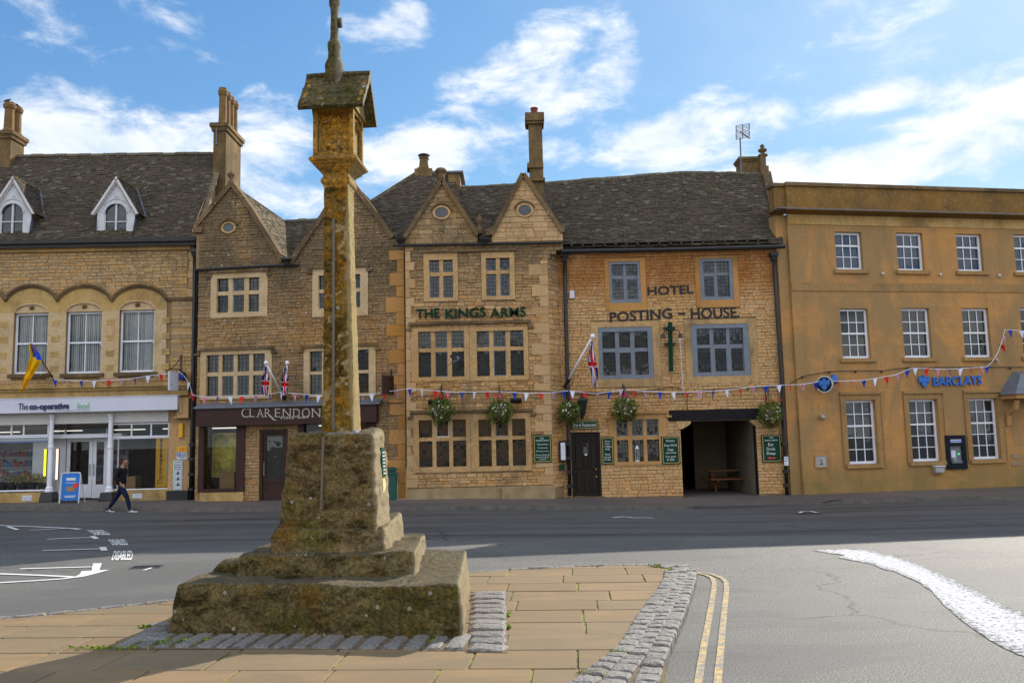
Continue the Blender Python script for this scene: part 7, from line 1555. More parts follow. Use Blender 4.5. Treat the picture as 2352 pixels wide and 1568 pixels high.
# ------------------------------------------------------------------ hanging baskets
def basket(W,x,y,rx,ry,label,seed,reds):
    d=.45; u,z=W.hit(x,y,d); r=W.hit(x+rx,y,d)[0]-u; h=z-W.hit(x,y+ry,d)[1]; c=Vector(W.p(u,z,d)); rng=random.Random(seed)
    t=thing('hanging_basket',label,'flower basket',c,'hanging baskets along the inn front')
    b=MB(); b.lathe(c+Vector((0,0,-h*.6)),[(r*.25,0),(r*.5,h*.4),(r*.55,h*.75)],12); b.build('basket',MT['soil'],t)
    f=MB(); 
    for _ in range(1700):
        v=Vector((rng.gauss(0,1),rng.gauss(0,1),rng.gauss(0,1))).normalized(); k=rng.uniform(.55,1.0)**.5*(1+.42*noise.noise(v*2.3+Vector((seed*3.3,0,0))))
        q=c+Vector((v.x*r*k,v.y*min(r,.42)*k,v.z*h*k*(1.0 if v.z>0 else 1.08)-.05)); f.leaf(q,rng.uniform(.022,.05),rng)
    f.build('foliage',MT['basket_leaves'],t,kind=None)
    dr=MB()
    for _ in range(220):
        a=rng.uniform(-1,1); q=c+Vector((a*r*.7,-rng.uniform(0,.3),-h*rng.uniform(.6,1.2)*(1-.4*abs(a)))); dr.leaf(q,rng.uniform(.02,.04),rng)
    dr.build('trailing_leaves',MT['dark_red_leaves'],t)
    w=MB()
    for _ in range(11):
        a=rng.uniform(0,6.28); v=Vector((math.cos(a)*rng.uniform(.2,1),-1.0,math.sin(a)*rng.uniform(.1,.9))).normalized(); q=c+Vector((v.x*r*1.0,v.y*.42*1.0,v.z*h))
        for _ in range(4): w.leaf(q+Vector((rng.gauss(0,.02),-rng.random()*.03,rng.gauss(0,.02))),rng.uniform(.02,.045),rng)
    w.build('white_blooms',MT['flower_white'],t)
    w=MB()
    for k in range(reds):
        q=c+Vector((rng.gauss(0,r*.3),-.1+rng.gauss(0,.1),h*(.8+rng.random()*.35)))
        for _ in range(14): w.leaf(q+Vector((rng.gauss(0,.035),rng.gauss(0,.03),rng.gauss(0,.035))),rng.uniform(.02,.04),rng)
    w.build('red_blooms',MT['flower_pink'] if seed==4 else MT['flower_red'],t)
    b=MB(); zt=c.z+h*1.55; ct=Vector((c.x,c.y,zt)); 
    for a in (0,2.1,4.2): b.tube([ct,c+Vector((math.cos(a)*r*.5,math.sin(a)*r*.4,h*.2))],.008,4)
    wu=W.p(u,zt+.1,.013); b.tube([wu,(c.x,c.y,zt+.1),ct],.016,5); b.tube([W.p(u,zt-.35,.013),W.p(u,zt+.05,d*.8)],.012,5); b.tube([W.p(u,zt+.2,.02),W.p(u,zt-.4,.02)],.018,5); b.build('bracket',MT['iron_black'],t)
basket(BW,1013,939,31,29,'flower basket over the lower left bay window, red geraniums on top',1,7)
basket(BW,1147,941,30,29,'flower basket over the lower right bay window beside the white lamp',2,6)
basket(HW,1308,942,26,25,'flower basket before the drainpipe left of the wall lantern, no red on top',3,1)
basket(HW,1436,936,31,29,'flower basket with pink flowers over the brown window right of the door',4,6)
basket(HW,1769,947,28,31,'flower basket right of the black archway beam, furthest right',5,5)

# ------------------------------------------------------------------ bunting
SECT=[(CW,-99,445),(GW,445,931),(BW,931,1288),(HW,1288,1808),(KW,1808,9999)]
def onwall(x,y,d):
    for W_,a,b in SECT:
        if a<=x<b: u,z=W_.hit(x,y,d); return Vector(W_.p(u,z,d)),W_
def pennant(parent,x,y,kind,tilt=0,w=.175,h=.285):
    p,W_=onwall(x,y,.42); rng=random.Random(int(x*7)); t=W_.t; n=Vector((W_.n.x,W_.n.y,0)); dn=Vector((0,0,-1))+t*(tilt+rng.uniform(-.22,.22))+n*rng.uniform(-.1,.15); tw=rng.choice((-1,1))*rng.uniform(.0,.95)
    s=(t*math.cos(tw)+n*math.sin(tw))*(w*rng.uniform(.9,1.05)); h*=rng.uniform(.92,1.06); nn_=s.cross(dn).normalized(); 
    if nn_.dot(n)<0: nn_=-nn_
    A=lambda a,b,o: p+s*a+dn*(b*h)+nn_*o; mb=MB()
    def tri(pts,o,mi):
        f=[A(a,b,o) for a,b in pts]; g=[A(a,b,-o) for a,b in pts]; k=len(pts); mb.add(f,[tuple(range(k))],mi); mb.add(g,[tuple(range(k-1,-1,-1))],mi)
    if kind!='U':
        tri([(-.5,0),(0,1),(.5,0)],.003,0); return mb.build('pennant',MT[{'B':'pennant_blue','W':'pennant_white','R':'pennant_red'}[kind]],parent)
    tri([(-.5,0),(0,1),(.5,0)],.002,0)
    tri([(-.17,0),(-.17,.6),(0,1),(.17,.6),(.17,0)],.004,1); tri([(-.45,.1),(-.32,.36),(.32,.36),(.45,.1)],.0045,1); tri([(-.5,0),(-.4,0),(-.12,.3),(-.2,.36)],.0042,1); tri([(.5,0),(.4,0),(.12,.3),(.2,.36)],.0042,1)
    tri([(-.09,0),(-.09,.72),(0,.95),(.09,.72),(.09,0)],.006,2); tri([(-.41,.16),(-.35,.29),(.35,.29),(.41,.16)],.0065,2)
    return mb.build('pennant',[MT['pennant_blue'],MT['pennant_white'],MT['pennant_red']],parent)
def bunting(label,path,items):
    p0,_=onwall(path[0][0],path[0][1],.42); t=thing('bunting',label,'bunting',p0)
    b=MB(); pts=[]
    for (a,b1),(c,d) in zip(path,path[1:]):
        n=max(1,int(abs(c-a)/12))
        for k in range(n): pts.append(onwall(a+(c-a)*k/n,b1+(d-b1)*k/n,.42)[0])
    pts.append(onwall(path[-1][0],path[-1][1],.42)[0]); b.tube(pts,.012,5); b.build('cord',MT['pennant_white'],t)
    for it in items:
        x,k=it[0],it[1]
        if len(it)>2: pennant(t,x,it[2],k,it[3]); continue
        for (a,b1),(c,d) in zip(path,path[1:]):
            if min(a,c)<=x<=max(a,c): pennant(t,x,b1+(d-b1)*(x-a)/(c-a),k); break
bunting('bunting strung across the grocery shop front from the flag to the corner sign',[(122,866),(126,872),(155,873),(200,875),(250,873),(300,870),(340,863),(390,857.5)],[(126,'B'),(155,'U'),(186,'B'),(216,'W'),(250,'R'),(279,'U'),(310,'B'),(340,'W'),(371,'R')])
bunting('bunting hanging along the gallery front behind the stone cross',[(410,853),(422,862),(436,882),(442,907),(470,911),(530,911),(600,908),(645,900),(700,906),(745,909),(800,911),(860,904),(890,899),(914,896),(933,893)],[(418,'B'),(434,'W'),(441,'R'),(470,'U'),(500,'B'),(528,'W'),(556,'R'),(588,'U'),(619,'B'),(647,'W'),(676,'U'),(705,'B'),(732,'W'),(825,'B'),(853,'W'),(881,'R'),(914,'U')])
bunting('long bunting along the inn front above the flower baskets',[(933,893),(1002,897),(1049,901),(1100,900),(1148,899),(1213,903),(1263,902),(1307,897),(1369,904),(1431,895),(1518,900),(1575,901),(1668,896),(1730,888),(1800,884)],[(941,'B'),(969,'W'),(1000,'R'),(1028,'U'),(1061,'B'),(1090,'W'),(1121,'R'),(1150,'U'),(1181,'B'),(1210,'W'),(1241,'R'),(1271,'U'),(1295,'B'),(1315,'W'),(1343,'R'),(1373,'U'),(1400,'B'),(1427,'W'),(1455,'R'),(1483,'U'),(1515,'B'),(1546,'W'),(1578,'R'),(1608,'U'),(1638,'B'),(1668,'W'),(1700,'R'),(1730,'U'),(1760,'B'),(1789,'W')])
bunting('bunting across the bank front, rising steeply at its right end',[(1800,884),(1837,883),(1880,877),(1982,873.5),(2054,861.5),(2095,845),(2174,848),(2225,845),(2267,842),(2278,832),(2293,808),(2303,778),(2308,757),(2352,760),(2400,770)],[(1816,'R'),(1843,'U'),(1873,'B'),(1926,'R'),(1955,'U'),(1984,'B'),(2010,'W'),(2035,'R'),(2060,'U'),(2083,'B'),(2102,'W'),(2128,'R'),(2153,'U'),(2180,'B'),(2206,'W'),(2230,'R'),(2254,'U'),(2268,'B'),(2287,'W',820,.5),(2300,'R',792,.4),(2305,'U',772,.4),(2320,'B'),(2345,'W')])
# festoon cable
t=thing('festoon_cable','black festoon light cable looping along the inn and bank fronts','cable',onwall(870,925,.08)[0]); b=MB()
path=[(845,922),(880,925),(920,925),(945,917),(960,909),(1060,904),(1180,896),(1270,899),(1300,898),(1410,903),(1480,897),(1540,889),(1560,890),(1578,905),(1578,940)]
def cable(path,r=.012,d=.07):
    pts=[]
    for (a,b1),(c,dd) in zip(path,path[1:]):
        n=max(1,int(abs(c-a)/25))
        for k in range(n): pts.append(onwall(a+(c-a)*k/n,b1+(dd-b1)*k/n,d)[0])
    pts.append(onwall(*path[-1],d)[0]); return pts
b.tube(cable(path),.015,5); b.tube(cable([(1263,901),(1340,904),(1440,903),(1570,904),(1640,893),(1718,890),(1770,888),(1806,886),(1843,864),(1905,853),(1965,851),(2025,851),(2085,844),(2205,843),(2352,843),(2420,843)]),.014,5); b.build('cable',MT['iron_black'],t)
for k,(x,y) in enumerate([(1843,864),(1905,852.5),(1965,851),(2025,851.5),(2085,844.5),(2146,843.5),(2205,843),(2320,843),(1718,890),(1640,893)]): q=MB(); q.ball(onwall(x,y+2,.07)[0],.045,6); q.build('lamp_holder',MT['iron_black'],t)

# ------------------------------------------------------------------ flags
def uj(x,y):
    a=abs(x-.5)*2; b=abs(y-.5)
    if b<.1 or a<.1: return 2
    if b<.167 or a<.167: return 1
    d1=((x-.5)*2-(y-.5)*2)/1.414; d2=((x-.5)*2+(y-.5)*2)/1.414
    if abs(d1)<.12: return 2 if -.07<d1<.0 or (x>.5 and 0<d1<.07 and False) else 1
    if abs(d2)<.12: return 2 if 0<d2<.07 else 1
    return 0
def flag(name,label,W,pole_a,pole_b,da,db,rows,kind,r=.03,ball=True,group=None,dflag=None,polemat='white_paint'):
    "pole from a (wall end) to b (tip); rows: (y,xleft,xright) outline of the hanging cloth"
    ua,za=W.hit(*pole_a,da); ub,zb=W.hit(*pole_b,db); A=Vector(W.p(ua,za,da)); B=Vector(W.p(ub,zb,db))
    t=thing(name,label,'flag',A,group); b=MB(); b.tube([A,B],[r,r*.85],8); b.build('pole',MT[polemat],t,smooth=True)
    if ball: b=MB(); b.ball(B,r*2.1,10); b.build('finial',MT['white_paint'],t,smooth=True)
    b=MB(); b.tube([A+(A-B).normalized()*.18,A.lerp(B,.1)],r*1.5,8); b.build('socket',MT['iron_black'],t)
    NR,NC=34,22; vs=[]; fs=[]; ms=[]; d=dflag if dflag is not None else (da+db)/2+.1
    for i in range(NR+1):
        s=i/NR*(len(rows)-1); k=min(int(s),len(rows)-2); f=s-k; y=rows[k][0]+(rows[k+1][0]-rows[k][0])*f; x0=rows[k][1]+(rows[k+1][1]-rows[k][1])*f; x1=rows[k][2]+(rows[k+1][2]-rows[k][2])*f
        for j in range(NC+1):
            q=j/NC; x=x0+(x1-x0)*(q+.07*math.sin(q*9.4+i*.15)); dd=d+.07*math.sin(q*9.4+.8+i*.12)+.02*math.sin(i*.6)
            u,z=W.hit(x,y,d); vs.append(W.p(u,z,dd))
    w=NC+1
    for i in range(NR):
        for j in range(NC):
            fs.append((i*w+j,(i+1)*w+j,(i+1)*w+j+1,i*w+j+1)); a=(i+.5)/NR; q=(j+.5)/NC
            if kind=='UJ': ms.append(uj(a,q))
            else: ms.append(kind(a,q))
    b=MB(); b.v=[tuple(v) for v in vs]; b.f=fs; b.m=ms
    b.build('cloth',[MT['flag_blue'],MT['flag_white'],MT['flag_red']] if kind=='UJ' else [MT['banner_blue'],MT['banner_yellow']],t,smooth=True)
flag('union_flag','large Union flag on a slanting white pole beside the inn drainpipe',HW,(1302,880),(1361,772),.15,1.3,[(783,1358,1362),(800,1354,1364),(822,1348,1369),(835,1349,1371),(850,1357,1373),(870,1361,1373),(889,1364,1368)],'UJ',r=.042,dflag=1.15)
flag('union_flag','left Union flag of the crossed pair above the gallery sign, pole leaning left',GW,(648,908),(611,833),.15,1.3,[(842,609,613),(860,606,617),(872,601,620),(888,600,617),(905,604,616),(909,607,613)],'UJ',r=.035,dflag=1.05)
flag('union_flag','right Union flag of the pair above the gallery sign, pole nearly upright',GW,(655,908),(659.5,833),.2,1.3,[(842,655,659),(860,649,661),(875,646,663),(890,645,662),(903,648,661),(908,650,659)],'UJ',r=.035,dflag=1.1)
flag('ukraine_flag','blue and yellow flag on a pole leaning out from the grocery shop wall',CW,(122,868),(71,789),.15,1.2,[(789,69,73),(800,70,81),(815,70,91),(829,67,97),(845,61,86),(862,56,76),(880,51,66),(892,47,58),(904,45,46)],lambda a,q: 0 if (q>.95-a*.1 and a<.3) or (a<.36 and q>.32-a*.3+ (0.35 if a>.3 else 0)) else 1,r=.025,ball=False,dflag=.95,polemat='bench_wood')

bird('pigeon','grey pigeon in flight in front of the upper left bay window of the inn',BW.p(BW.hit(1048,836,1.2)[0],BW.hit(1048,836,1.2)[1],1.2),.75,R(-15),'bird_grey',fly=True)
# green litter bin by the gallery corner, behind the cross
g=GW.hit(900,1120,.5); c=Vector(GW.p(g[0],.11,.55)); t=thing('litter_bin','dark green litter bin at the foot of the orange corner stones','litter bin',c); b=MB(); b.lathe(c,[(.2,0),(.22,.05),(.22,.85),(.24,.87),(.24,.92)],16); b.build('body',MT['bin_green'],t,smooth=False); b=MB(); b.lathe(c+Vector((0,0,.92)),[(.16,0),(.16,.08),(.24,.1),(.24,.14),(.1,.2)],16); b.build('hood',MT['bin_green'],t)
# ------------------------------------------------------------------ the market cross
MC=Vector((-2.08,10.45,0)); MA=R(-4.0)
def ml(x,y,z): return (MC.x+x*math.cos(MA)-y*math.sin(MA), MC.y+x*math.sin(MA)+y*math.cos(MA), z)
def rock_box(mb,x0,x1,y0,y1,z0,z1,r=.05,amp=.02,seg=.045,seed=0,tp=(0,0,0,0),mi=0,slump=0.0,fs_=1.0,layer=0.0,seams=(),skew=0.0,skr=0.0,tbr=0.0):
    "worn stone block with rounded arrises; tp = how far the left, right, front and back faces lean in at the top"
    nx=max(2,int((x1-x0)/seg)); ny=max(2,int((y1-y0)/seg)); nz=max(2,int((z1-z0)/seg)); idx={}; vs=[]; fs=[]
    def V(i,j,k):
        if (i,j,k) in idx: return idx[(i,j,k)]
        p=Vector((x0+(x1-x0)*i/nx,y0+(y1-y0)*j/ny,z0+(z1-z0)*k/nz)); q=Vector((min(max(p.x,x0+r),x1-r),min(max(p.y,y0+r),y1-r),min(max(p.z,z0+0.0),z1-r)))
        d=p-q; n=d.normalized() if d.length>1e-6 else Vector((0,0,0)); m=q+n*min(d.length,r) if d.length>0 else p
        if d.length>r: m=q+n*r
        t=k/nz; fx=(m.x-x0)/(x1-x0); fy=(m.y-y0)/(y1-y0)
        m.x+=tp[0]*t*(1-fx)-tp[1]*t*fx; m.y+=tp[2]*t*(1-fy)-tp[3]*t*fy
        w=Vector((m.x*1.0,m.y,m.z))+Vector((seed*3.7,seed*1.3,0)); nn2=n if n.length>0 else Vector((0,0,1))
        dsp=amp*(noise.noise(w*2.2*fs_)*1.0+noise.noise(w*6.1)*.5+noise.noise(w*15)*.28)
        if layer: dsp+=layer*noise.noise(Vector((w.x*1.2,w.y*1.2,w.z*16)))
        m.x-=tbr*max(0,fx-.5)*2*fy
        m.y+=skew*(1-fx)*(1-fy)+skr*max(0,fx-.62)/.38*(1-fy)
        for sx in seams: dsp-=.03*math.exp(-((m.x-sx-.01*noise.noise(Vector((m.z*5,sx,0))))/.014)**2)
        m=m+nn2*dsp
        if slump: m.z-=slump*max(0,noise.noise(Vector((m.x*1.3+seed,m.y*1.3,5))))*t
        vs.append(ml(m.x,m.y,m.z)); idx[(i,j,k)]=len(vs)-1; return len(vs)-1
    for i in range(nx):
        for j in range(ny): fs.append((V(i,j,nz),V(i+1,j,nz),V(i+1,j+1,nz),V(i,j+1,nz)))
    for i in range(nx):
        for k in range(nz): fs.append((V(i,0,k),V(i+1,0,k),V(i+1,0,k+1),V(i,0,k+1))); fs.append((V(i+1,ny,k),V(i,ny,k),V(i,ny,k+1),V(i+1,ny,k+1)))
    for j in range(ny):
        for k in range(nz): fs.append((V(0,j+1,k),V(0,j,k),V(0,j,k+1),V(0,j+1,k+1))); fs.append((V(nx,j,k),V(nx,j+1,k),V(nx,j+1,k+1),V(nx,j,k+1)))
    mb.add(vs,fs,mi)
mx_=thing('market_cross','weathered medieval stone market cross on rough steps, lantern head at the top','monument',ml(0,0,IZ))
mb=MB()
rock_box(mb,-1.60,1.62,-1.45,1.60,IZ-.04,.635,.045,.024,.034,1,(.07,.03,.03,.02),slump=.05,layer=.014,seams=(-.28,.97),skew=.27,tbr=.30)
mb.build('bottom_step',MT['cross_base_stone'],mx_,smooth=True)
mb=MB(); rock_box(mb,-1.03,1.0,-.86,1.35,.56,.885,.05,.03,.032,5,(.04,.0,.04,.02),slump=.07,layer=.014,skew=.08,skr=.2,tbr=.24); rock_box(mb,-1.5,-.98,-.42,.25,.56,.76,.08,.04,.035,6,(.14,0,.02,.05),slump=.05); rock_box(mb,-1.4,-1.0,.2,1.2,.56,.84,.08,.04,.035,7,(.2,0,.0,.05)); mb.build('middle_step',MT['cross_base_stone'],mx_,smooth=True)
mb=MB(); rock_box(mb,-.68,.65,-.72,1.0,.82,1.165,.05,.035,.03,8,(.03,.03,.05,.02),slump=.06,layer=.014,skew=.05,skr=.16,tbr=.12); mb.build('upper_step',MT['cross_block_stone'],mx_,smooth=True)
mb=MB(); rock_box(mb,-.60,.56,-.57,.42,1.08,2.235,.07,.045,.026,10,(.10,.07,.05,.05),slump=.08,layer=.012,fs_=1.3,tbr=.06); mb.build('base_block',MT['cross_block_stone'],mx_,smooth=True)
mb=MB(); rock_box(mb,-.34,.34,-.3,.3,2.12,2.25,.05,.01,.04,11,(.12,.12,.1,.1)); mb.build('lead_collar',MT['lead_grey'],mx_,smooth=True)
# shaft
def ring8(h,c,z,ax=-.06,seg=3):
    k=[(-h+c,-h),(h-c,-h),(h,-h+c),(h,h-c),(h-c,h),(-h+c,h),(-h,h-c),(-h,-h+c)]; out=[]
    for i in range(8):
        a,b=k[i],k[(i+1)%8]; n=5 if i%2==0 else 2
        for q in range(n): out.append((ax+a[0]+(b[0]-a[0])*q/n,a[1]+(b[1]-a[1])*q/n,z))
    return out
mb=MB(); NZ=90; vs=[]; z0,z1=2.16,5.12; m=0; z1=5.32; z0=2.18
for i in range(NZ+1):
    t=i/NZ; z=z0+(z1-z0)*t; ax_=-.02-.035*t; h=.196-.047*t; c=.012+.035*min(1,max(0,(t)*6))*min(1,max(0,(.93-t)*9)); rg=ring8(h,c,z,ax_); m=len(rg)
    for (x,y,zz2) in rg:
        n=Vector((x+.06,y,0)).normalized(); w=Vector((x*2,y*2,z)); d=.011*noise.noise(w*3.1)+.008*noise.noise(w*9)+.005*noise.noise(w*24)
        if t>.86: d*=.4
        vs.append(ml(x+n.x*d,y+n.y*d,zz2))
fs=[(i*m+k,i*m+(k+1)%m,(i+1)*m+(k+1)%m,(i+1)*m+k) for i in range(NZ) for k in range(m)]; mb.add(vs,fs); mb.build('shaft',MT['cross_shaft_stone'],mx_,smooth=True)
mb=MB(); 
def hl(x,y,z): return ml(x*1.07,y*1.07,5.3+(z-5.11)*1.12)
def strip(p,q,w=.014,th=.008):
    (xa,ya,za_),(xb,yb,zb_)=p,q; mb.hexa([ml(xa-w,ya-th,za_),ml(xa+w,ya-th,za_),ml(xa+w,ya+.01,za_),ml(xa-w,ya+.01,za_),ml(xb-w,yb-th,zb_),ml(xb+w,yb-th,zb_),ml(xb+w,yb+.01,zb_),ml(xb-w,yb+.01,zb_)])
strip((-.065,-.208,2.25),(-.075,-.163,4.85),.017); strip((-.09,-.60,1.35),(-.085,-.555,2.17),.014); mb.build('metal_strip',plain('strip_grey',(.13,.10,.065),.6,.4,.2,8),mx_)
# capital and lantern head
def sqrings(mb,rs,ax=-.05,ay=0.0,dn=.0,mi=0):
    vs=[]; n=0
    for (h,z) in rs:
        rg=[(-h,-h),(-h/3,-h),(h/3,-h),(h,-h),(h,-h/3),(h,h/3),(h,h),(h/3,h),(-h/3,h),(-h,h),(-h,h/3),(-h,-h/3)]; n=12
        for (x,y) in rg:
            d=dn*noise.noise(Vector((x*7,y*7,z*7))); vs.append(hl(ax+x*(1+d),ay+y*(1+d),z+d*.3))
    fs=[(i*n+k,i*n+(k+1)%n,(i+1)*n+(k+1)%n,(i+1)*n+k) for i in range(len(rs)-1) for k in range(n)]; fs+=[tuple(range(n-1,-1,-1)),tuple((len(rs)-1)*n+k for k in range(n))]
    mb.add(vs,fs,mi)
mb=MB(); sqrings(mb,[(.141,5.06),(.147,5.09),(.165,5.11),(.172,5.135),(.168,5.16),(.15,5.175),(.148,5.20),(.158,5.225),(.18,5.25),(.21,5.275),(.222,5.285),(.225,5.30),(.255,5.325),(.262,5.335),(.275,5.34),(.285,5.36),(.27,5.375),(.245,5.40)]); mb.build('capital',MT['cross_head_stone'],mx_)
mb=MB(); hb=.237; zb_,zt_=5.38,5.96; F=lambda x,y,z: hl(-.055+x,y,z)
def mbox(x0,x1,y0,y1,z0,z1): mb.hexa([F(x0,y0,z0),F(x1,y0,z0),F(x1,y1,z0),F(x0,y1,z0),F(x0,y0,z1),F(x1,y0,z1),F(x1,y1,z1),F(x0,y1,z1)])
mbox(-hb+.045,hb-.045,-hb+.06,hb-.06,zb_,zt_)
for (x,y) in ((-1,-1),(1,-1),(1,1),(-1,1)): mbox(min(x*hb,x*(hb-.05)),max(x*hb,x*(hb-.05)),min(y*hb,y*(hb-.065)),max(y*hb,y*(hb-.065)),zb_,zt_)
for y0,y1 in ((-hb+.003,-hb+.06),(hb-.06,hb-.003)): mbox(-hb+.05,hb-.05,y0,y1,zb_,zb_+.06); mbox(-hb+.05,hb-.05,y0,y1,zt_-.06,zt_)
for x0,x1 in ((-hb+.003,-hb+.045),(hb-.045,hb-.003)): mbox(x0,x1,-hb+.066,hb-.066,zb_,zb_+.06); mbox(x0,x1,-hb+.066,hb-.066,zt_-.06,zt_)
mb.build('lantern_box',MT['cross_head_stone'],mx_)
mb=MB()
def tre(fn):
    zc=zb_+.36
    for (cx,cz,r,a0,a1) in ((0,zc+.05,.075,0,180),(-.115,zc-.0,.055,60,190),(.115,zc-.0,.055,-10,120)):
        mb.tube([fn(cx+r*math.cos(R(a0+(a1-a0)*k/10)),cz+r*math.sin(R(a0+(a1-a0)*k/10))) for k in range(11)],.016,5)
    for s in (-1,1): mb.tube([fn(s*.17,zb_+.07),fn(s*.17,zc-.0)],.014,5)
tre(lambda x,z:F(x,-hb+.045,z)); tre(lambda y,z:F(hb-.03,y,z)); mb.build('niche_tracery',MT['cross_head_stone'],mx_)
mb=MB()
for (x,z,r,s) in ((0,.30,.030,1.2),(0,.235,.05,1.0),(-.04,.19,.045,.8),(.05,.18,.05,.7),(-.075,.14,.045,.7),(.0,.12,.07,.6),(.09,.13,.04,1.1),(-.11,.09,.035,1.0),(.12,.085,.03,1.3),(.03,.08,.05,.7),(-.05,.07,.05,.6)): mb.ball(F(x,-hb+.07,zb_+z),r,7,sz=s)
mb.tube([F(-.10,-hb+.04,zb_+.16),F(.0,-hb+.02,zb_+.13),F(.1,-hb+.04,zb_+.16)],.022,6); mb.build('carved_figures',MT['cross_head_stone'],mx_,smooth=True)
# little gabled roof
def roofslab(ys,seed):
    nx,ny=16,9; vs=[]; fs=[]
    for o in (0.0,-.055):
        for i in range(nx+1):
            for j in range(ny+1):
                x=-.382+.764*i/nx; t=j/ny; y=ys*(.375*(1-t)); z=5.93+.49*t; st=.016*((j%3)/2.0-.5) if o==0 else 0
                n=Vector((0,ys*.82,.57)); d=(o+st+.012*noise.noise(Vector((x*9,t*8,seed))))
                vs.append(F(x+.008*noise.noise(Vector((x*5,t*9,seed+3))),y+n.y*d,z+n.z*d))
    m=(nx+1)*(ny+1); I=lambda i,j,o:o*m+i*(ny+1)+j
    for i in range(nx):
        for j in range(ny): fs.append((I(i,j,0),I(i+1,j,0),I(i+1,j+1,0),I(i,j+1,0))); fs.append((I(i,j,1),I(i,j+1,1),I(i+1,j+1,1),I(i+1,j,1)))
        fs.append((I(i,0,0),I(i,0,1),I(i+1,0,1),I(i+1,0,0)))
    for j in range(ny): fs.append((I(0,j,0),I(0,j+1,0),I(0,j+1,1),I(0,j,1))); fs.append((I(nx,j,0),I(nx,j,1),I(nx,j+1,1),I(nx,j+1,0)))
    if ys>0: fs=[f[::-1] for f in fs]
    mb.add(vs,fs)
mb=MB(); roofslab(-1,1.0); roofslab(1,5.0); mb.tube([F(-.385,0,6.415),F(0,0,6.425),F(.385,0,6.415)],.038,7); mb.build('head_roof',MT['cross_roof_stone'],mx_)
mb=MB()
for s in (-1,1):
    x0,x1=(hb-.02,hb+.02) if s>0 else (-hb-.02,-hb+.02)
    p=[(-.29,5.94),(.29,5.94),(0,6.36)]; vs=[F(x1,y,z) for y,z in p]+[F(x0,y,z) for y,z in p]; mb.add(vs,[(0,1,2),(5,4,3),(0,3,4,1),(1,4,5,2),(2,5,3,0)])
    mb.tube([F(s*.33,-.33,5.95),F(s*.33,0,6.38),F(s*.33,.33,5.95)],.035,6)
mb.build('gable_face',MT['cross_head_stone'],mx_)
# cross shaft on top
mb=MB()
def wr(rs,n=10,ax=-.045,ay=-.02,seed=0):
    vs=[]
    for h,z in rs:
        for k in range(n):
            a=2*math.pi*k/n; d=1+.16*noise.noise(Vector((math.cos(a)*2+seed,math.sin(a)*2,z*9))); vs.append(F(ax+h*d*math.cos(a),ay+h*d*math.sin(a),z))
    fs=[(i*n+k,i*n+(k+1)%n,(i+1)*n+(k+1)%n,(i+1)*n+k) for i in range(len(rs)-1) for k in range(n)]; fs.append(tuple((len(rs)-1)*n+k for k in range(n))); mb.add(vs,fs)
wr([(.10,6.2),(.105,6.35),(.11,6.45),(.115,6.52),(.095,6.56),(.078,6.60),(.074,6.70),(.082,6.74),(.078,6.79),(.055,6.815),(.048,6.85),(.05,7.0),(.045,7.12),(.05,7.18),(.052,7.22),(.07,7.25),(.068,7.32),(.06,7.42),(.05,7.6),(.05,7.85),(.03,7.9)],12)
mbox(-.005,.045,-.05,.0,6.98+0,7.08); mbox(-.13,.04,-.06,.02,7.5,7.6)
mb.build('cross_finial',MT['cross_roof_stone'],mx_,smooth=True)
# plate on the lit right side of the block
t=thing('notice_plate','green and white notice plate fixed to the sunlit right side of the cross block','notice',ml(.45,-.1,1.55)); mb=MB()
def side(y0,y1,z0,z1,o,th,mi=0):
    X=lambda z: .50-.06*(z-1.1)/1.12; mb.hexa([ml(X(z0)+o,y0,z0),ml(X(z0)+o+th,y0,z0),ml(X(z0)+o+th,y1,z0),ml(X(z0)+o,y1,z0),ml(X(z1)+o,y0,z1),ml(X(z1)+o+th,y0,z1),ml(X(z1)+o+th,y1,z1),ml(X(z1)+o,y1,z1)],mi)
side(.0,.17,1.68,2.03,.0,.02); mb.build('panel',MT['bin_green'],t)
mb=MB()
for k in range(7): side(.03,.14,1.71+k*.042,1.725+k*.042,.021,.003)
mb.build('lettering',MT['letter_white'],t)
mb=MB(); side(.0,.2,1.25,1.66,.0,.012); mb.build('lower_panel',MT['cream_side'],t)
# ------------------------------------------------------------------ the walking man
def skin_mesh(nodes,edges,sub=2,root=0):
    me=bpy.data.meshes.new('s'); me.from_pydata([n[0] for n in nodes],edges,[]); o=bpy.data.objects.new('s',me); COL.objects.link(o)
    o.modifiers.new('k','SKIN'); sv=me.skin_vertices[0].data
    for i,n in enumerate(nodes):
        r=n[1]; sv[i].radius=(r,r) if not isinstance(r,tuple) else r; sv[i].use_root=(i==root)
    s=o.modifiers.new('u','SUBSURF'); s.levels=sub; s.render_levels=sub
    dg=bpy.context.evaluated_depsgraph_get(); m2=bpy.data.meshes.new_from_object(o.evaluated_get(dg)); vs=[tuple(v.co) for v in m2.vertices]; fs=[tuple(p.vertices) for p in m2.polygons]
    bpy.data.objects.remove(o); bpy.data.meshes.remove(me); bpy.data.meshes.remove(m2); return vs,fs
MW=Wall(0,27.95,0)
def mp(x,y,dy=0.0): u,z=MW.hit(x,y); return Vector((u,27.95+dy,z))
man=thing('person','man in black jumper and blue jeans walking right at the kerb before the grocery','person',Vector((mp(278,1175).x,27.95,0.035)))
def part_skin(name,mat,nodes,edges,sub=2,root=0,parent=None):
    vs,fs=skin_mesh(nodes,edges,sub,root); b=MB(); b.add(vs,fs); return b.build(name,MT[mat],parent or man,smooth=True)
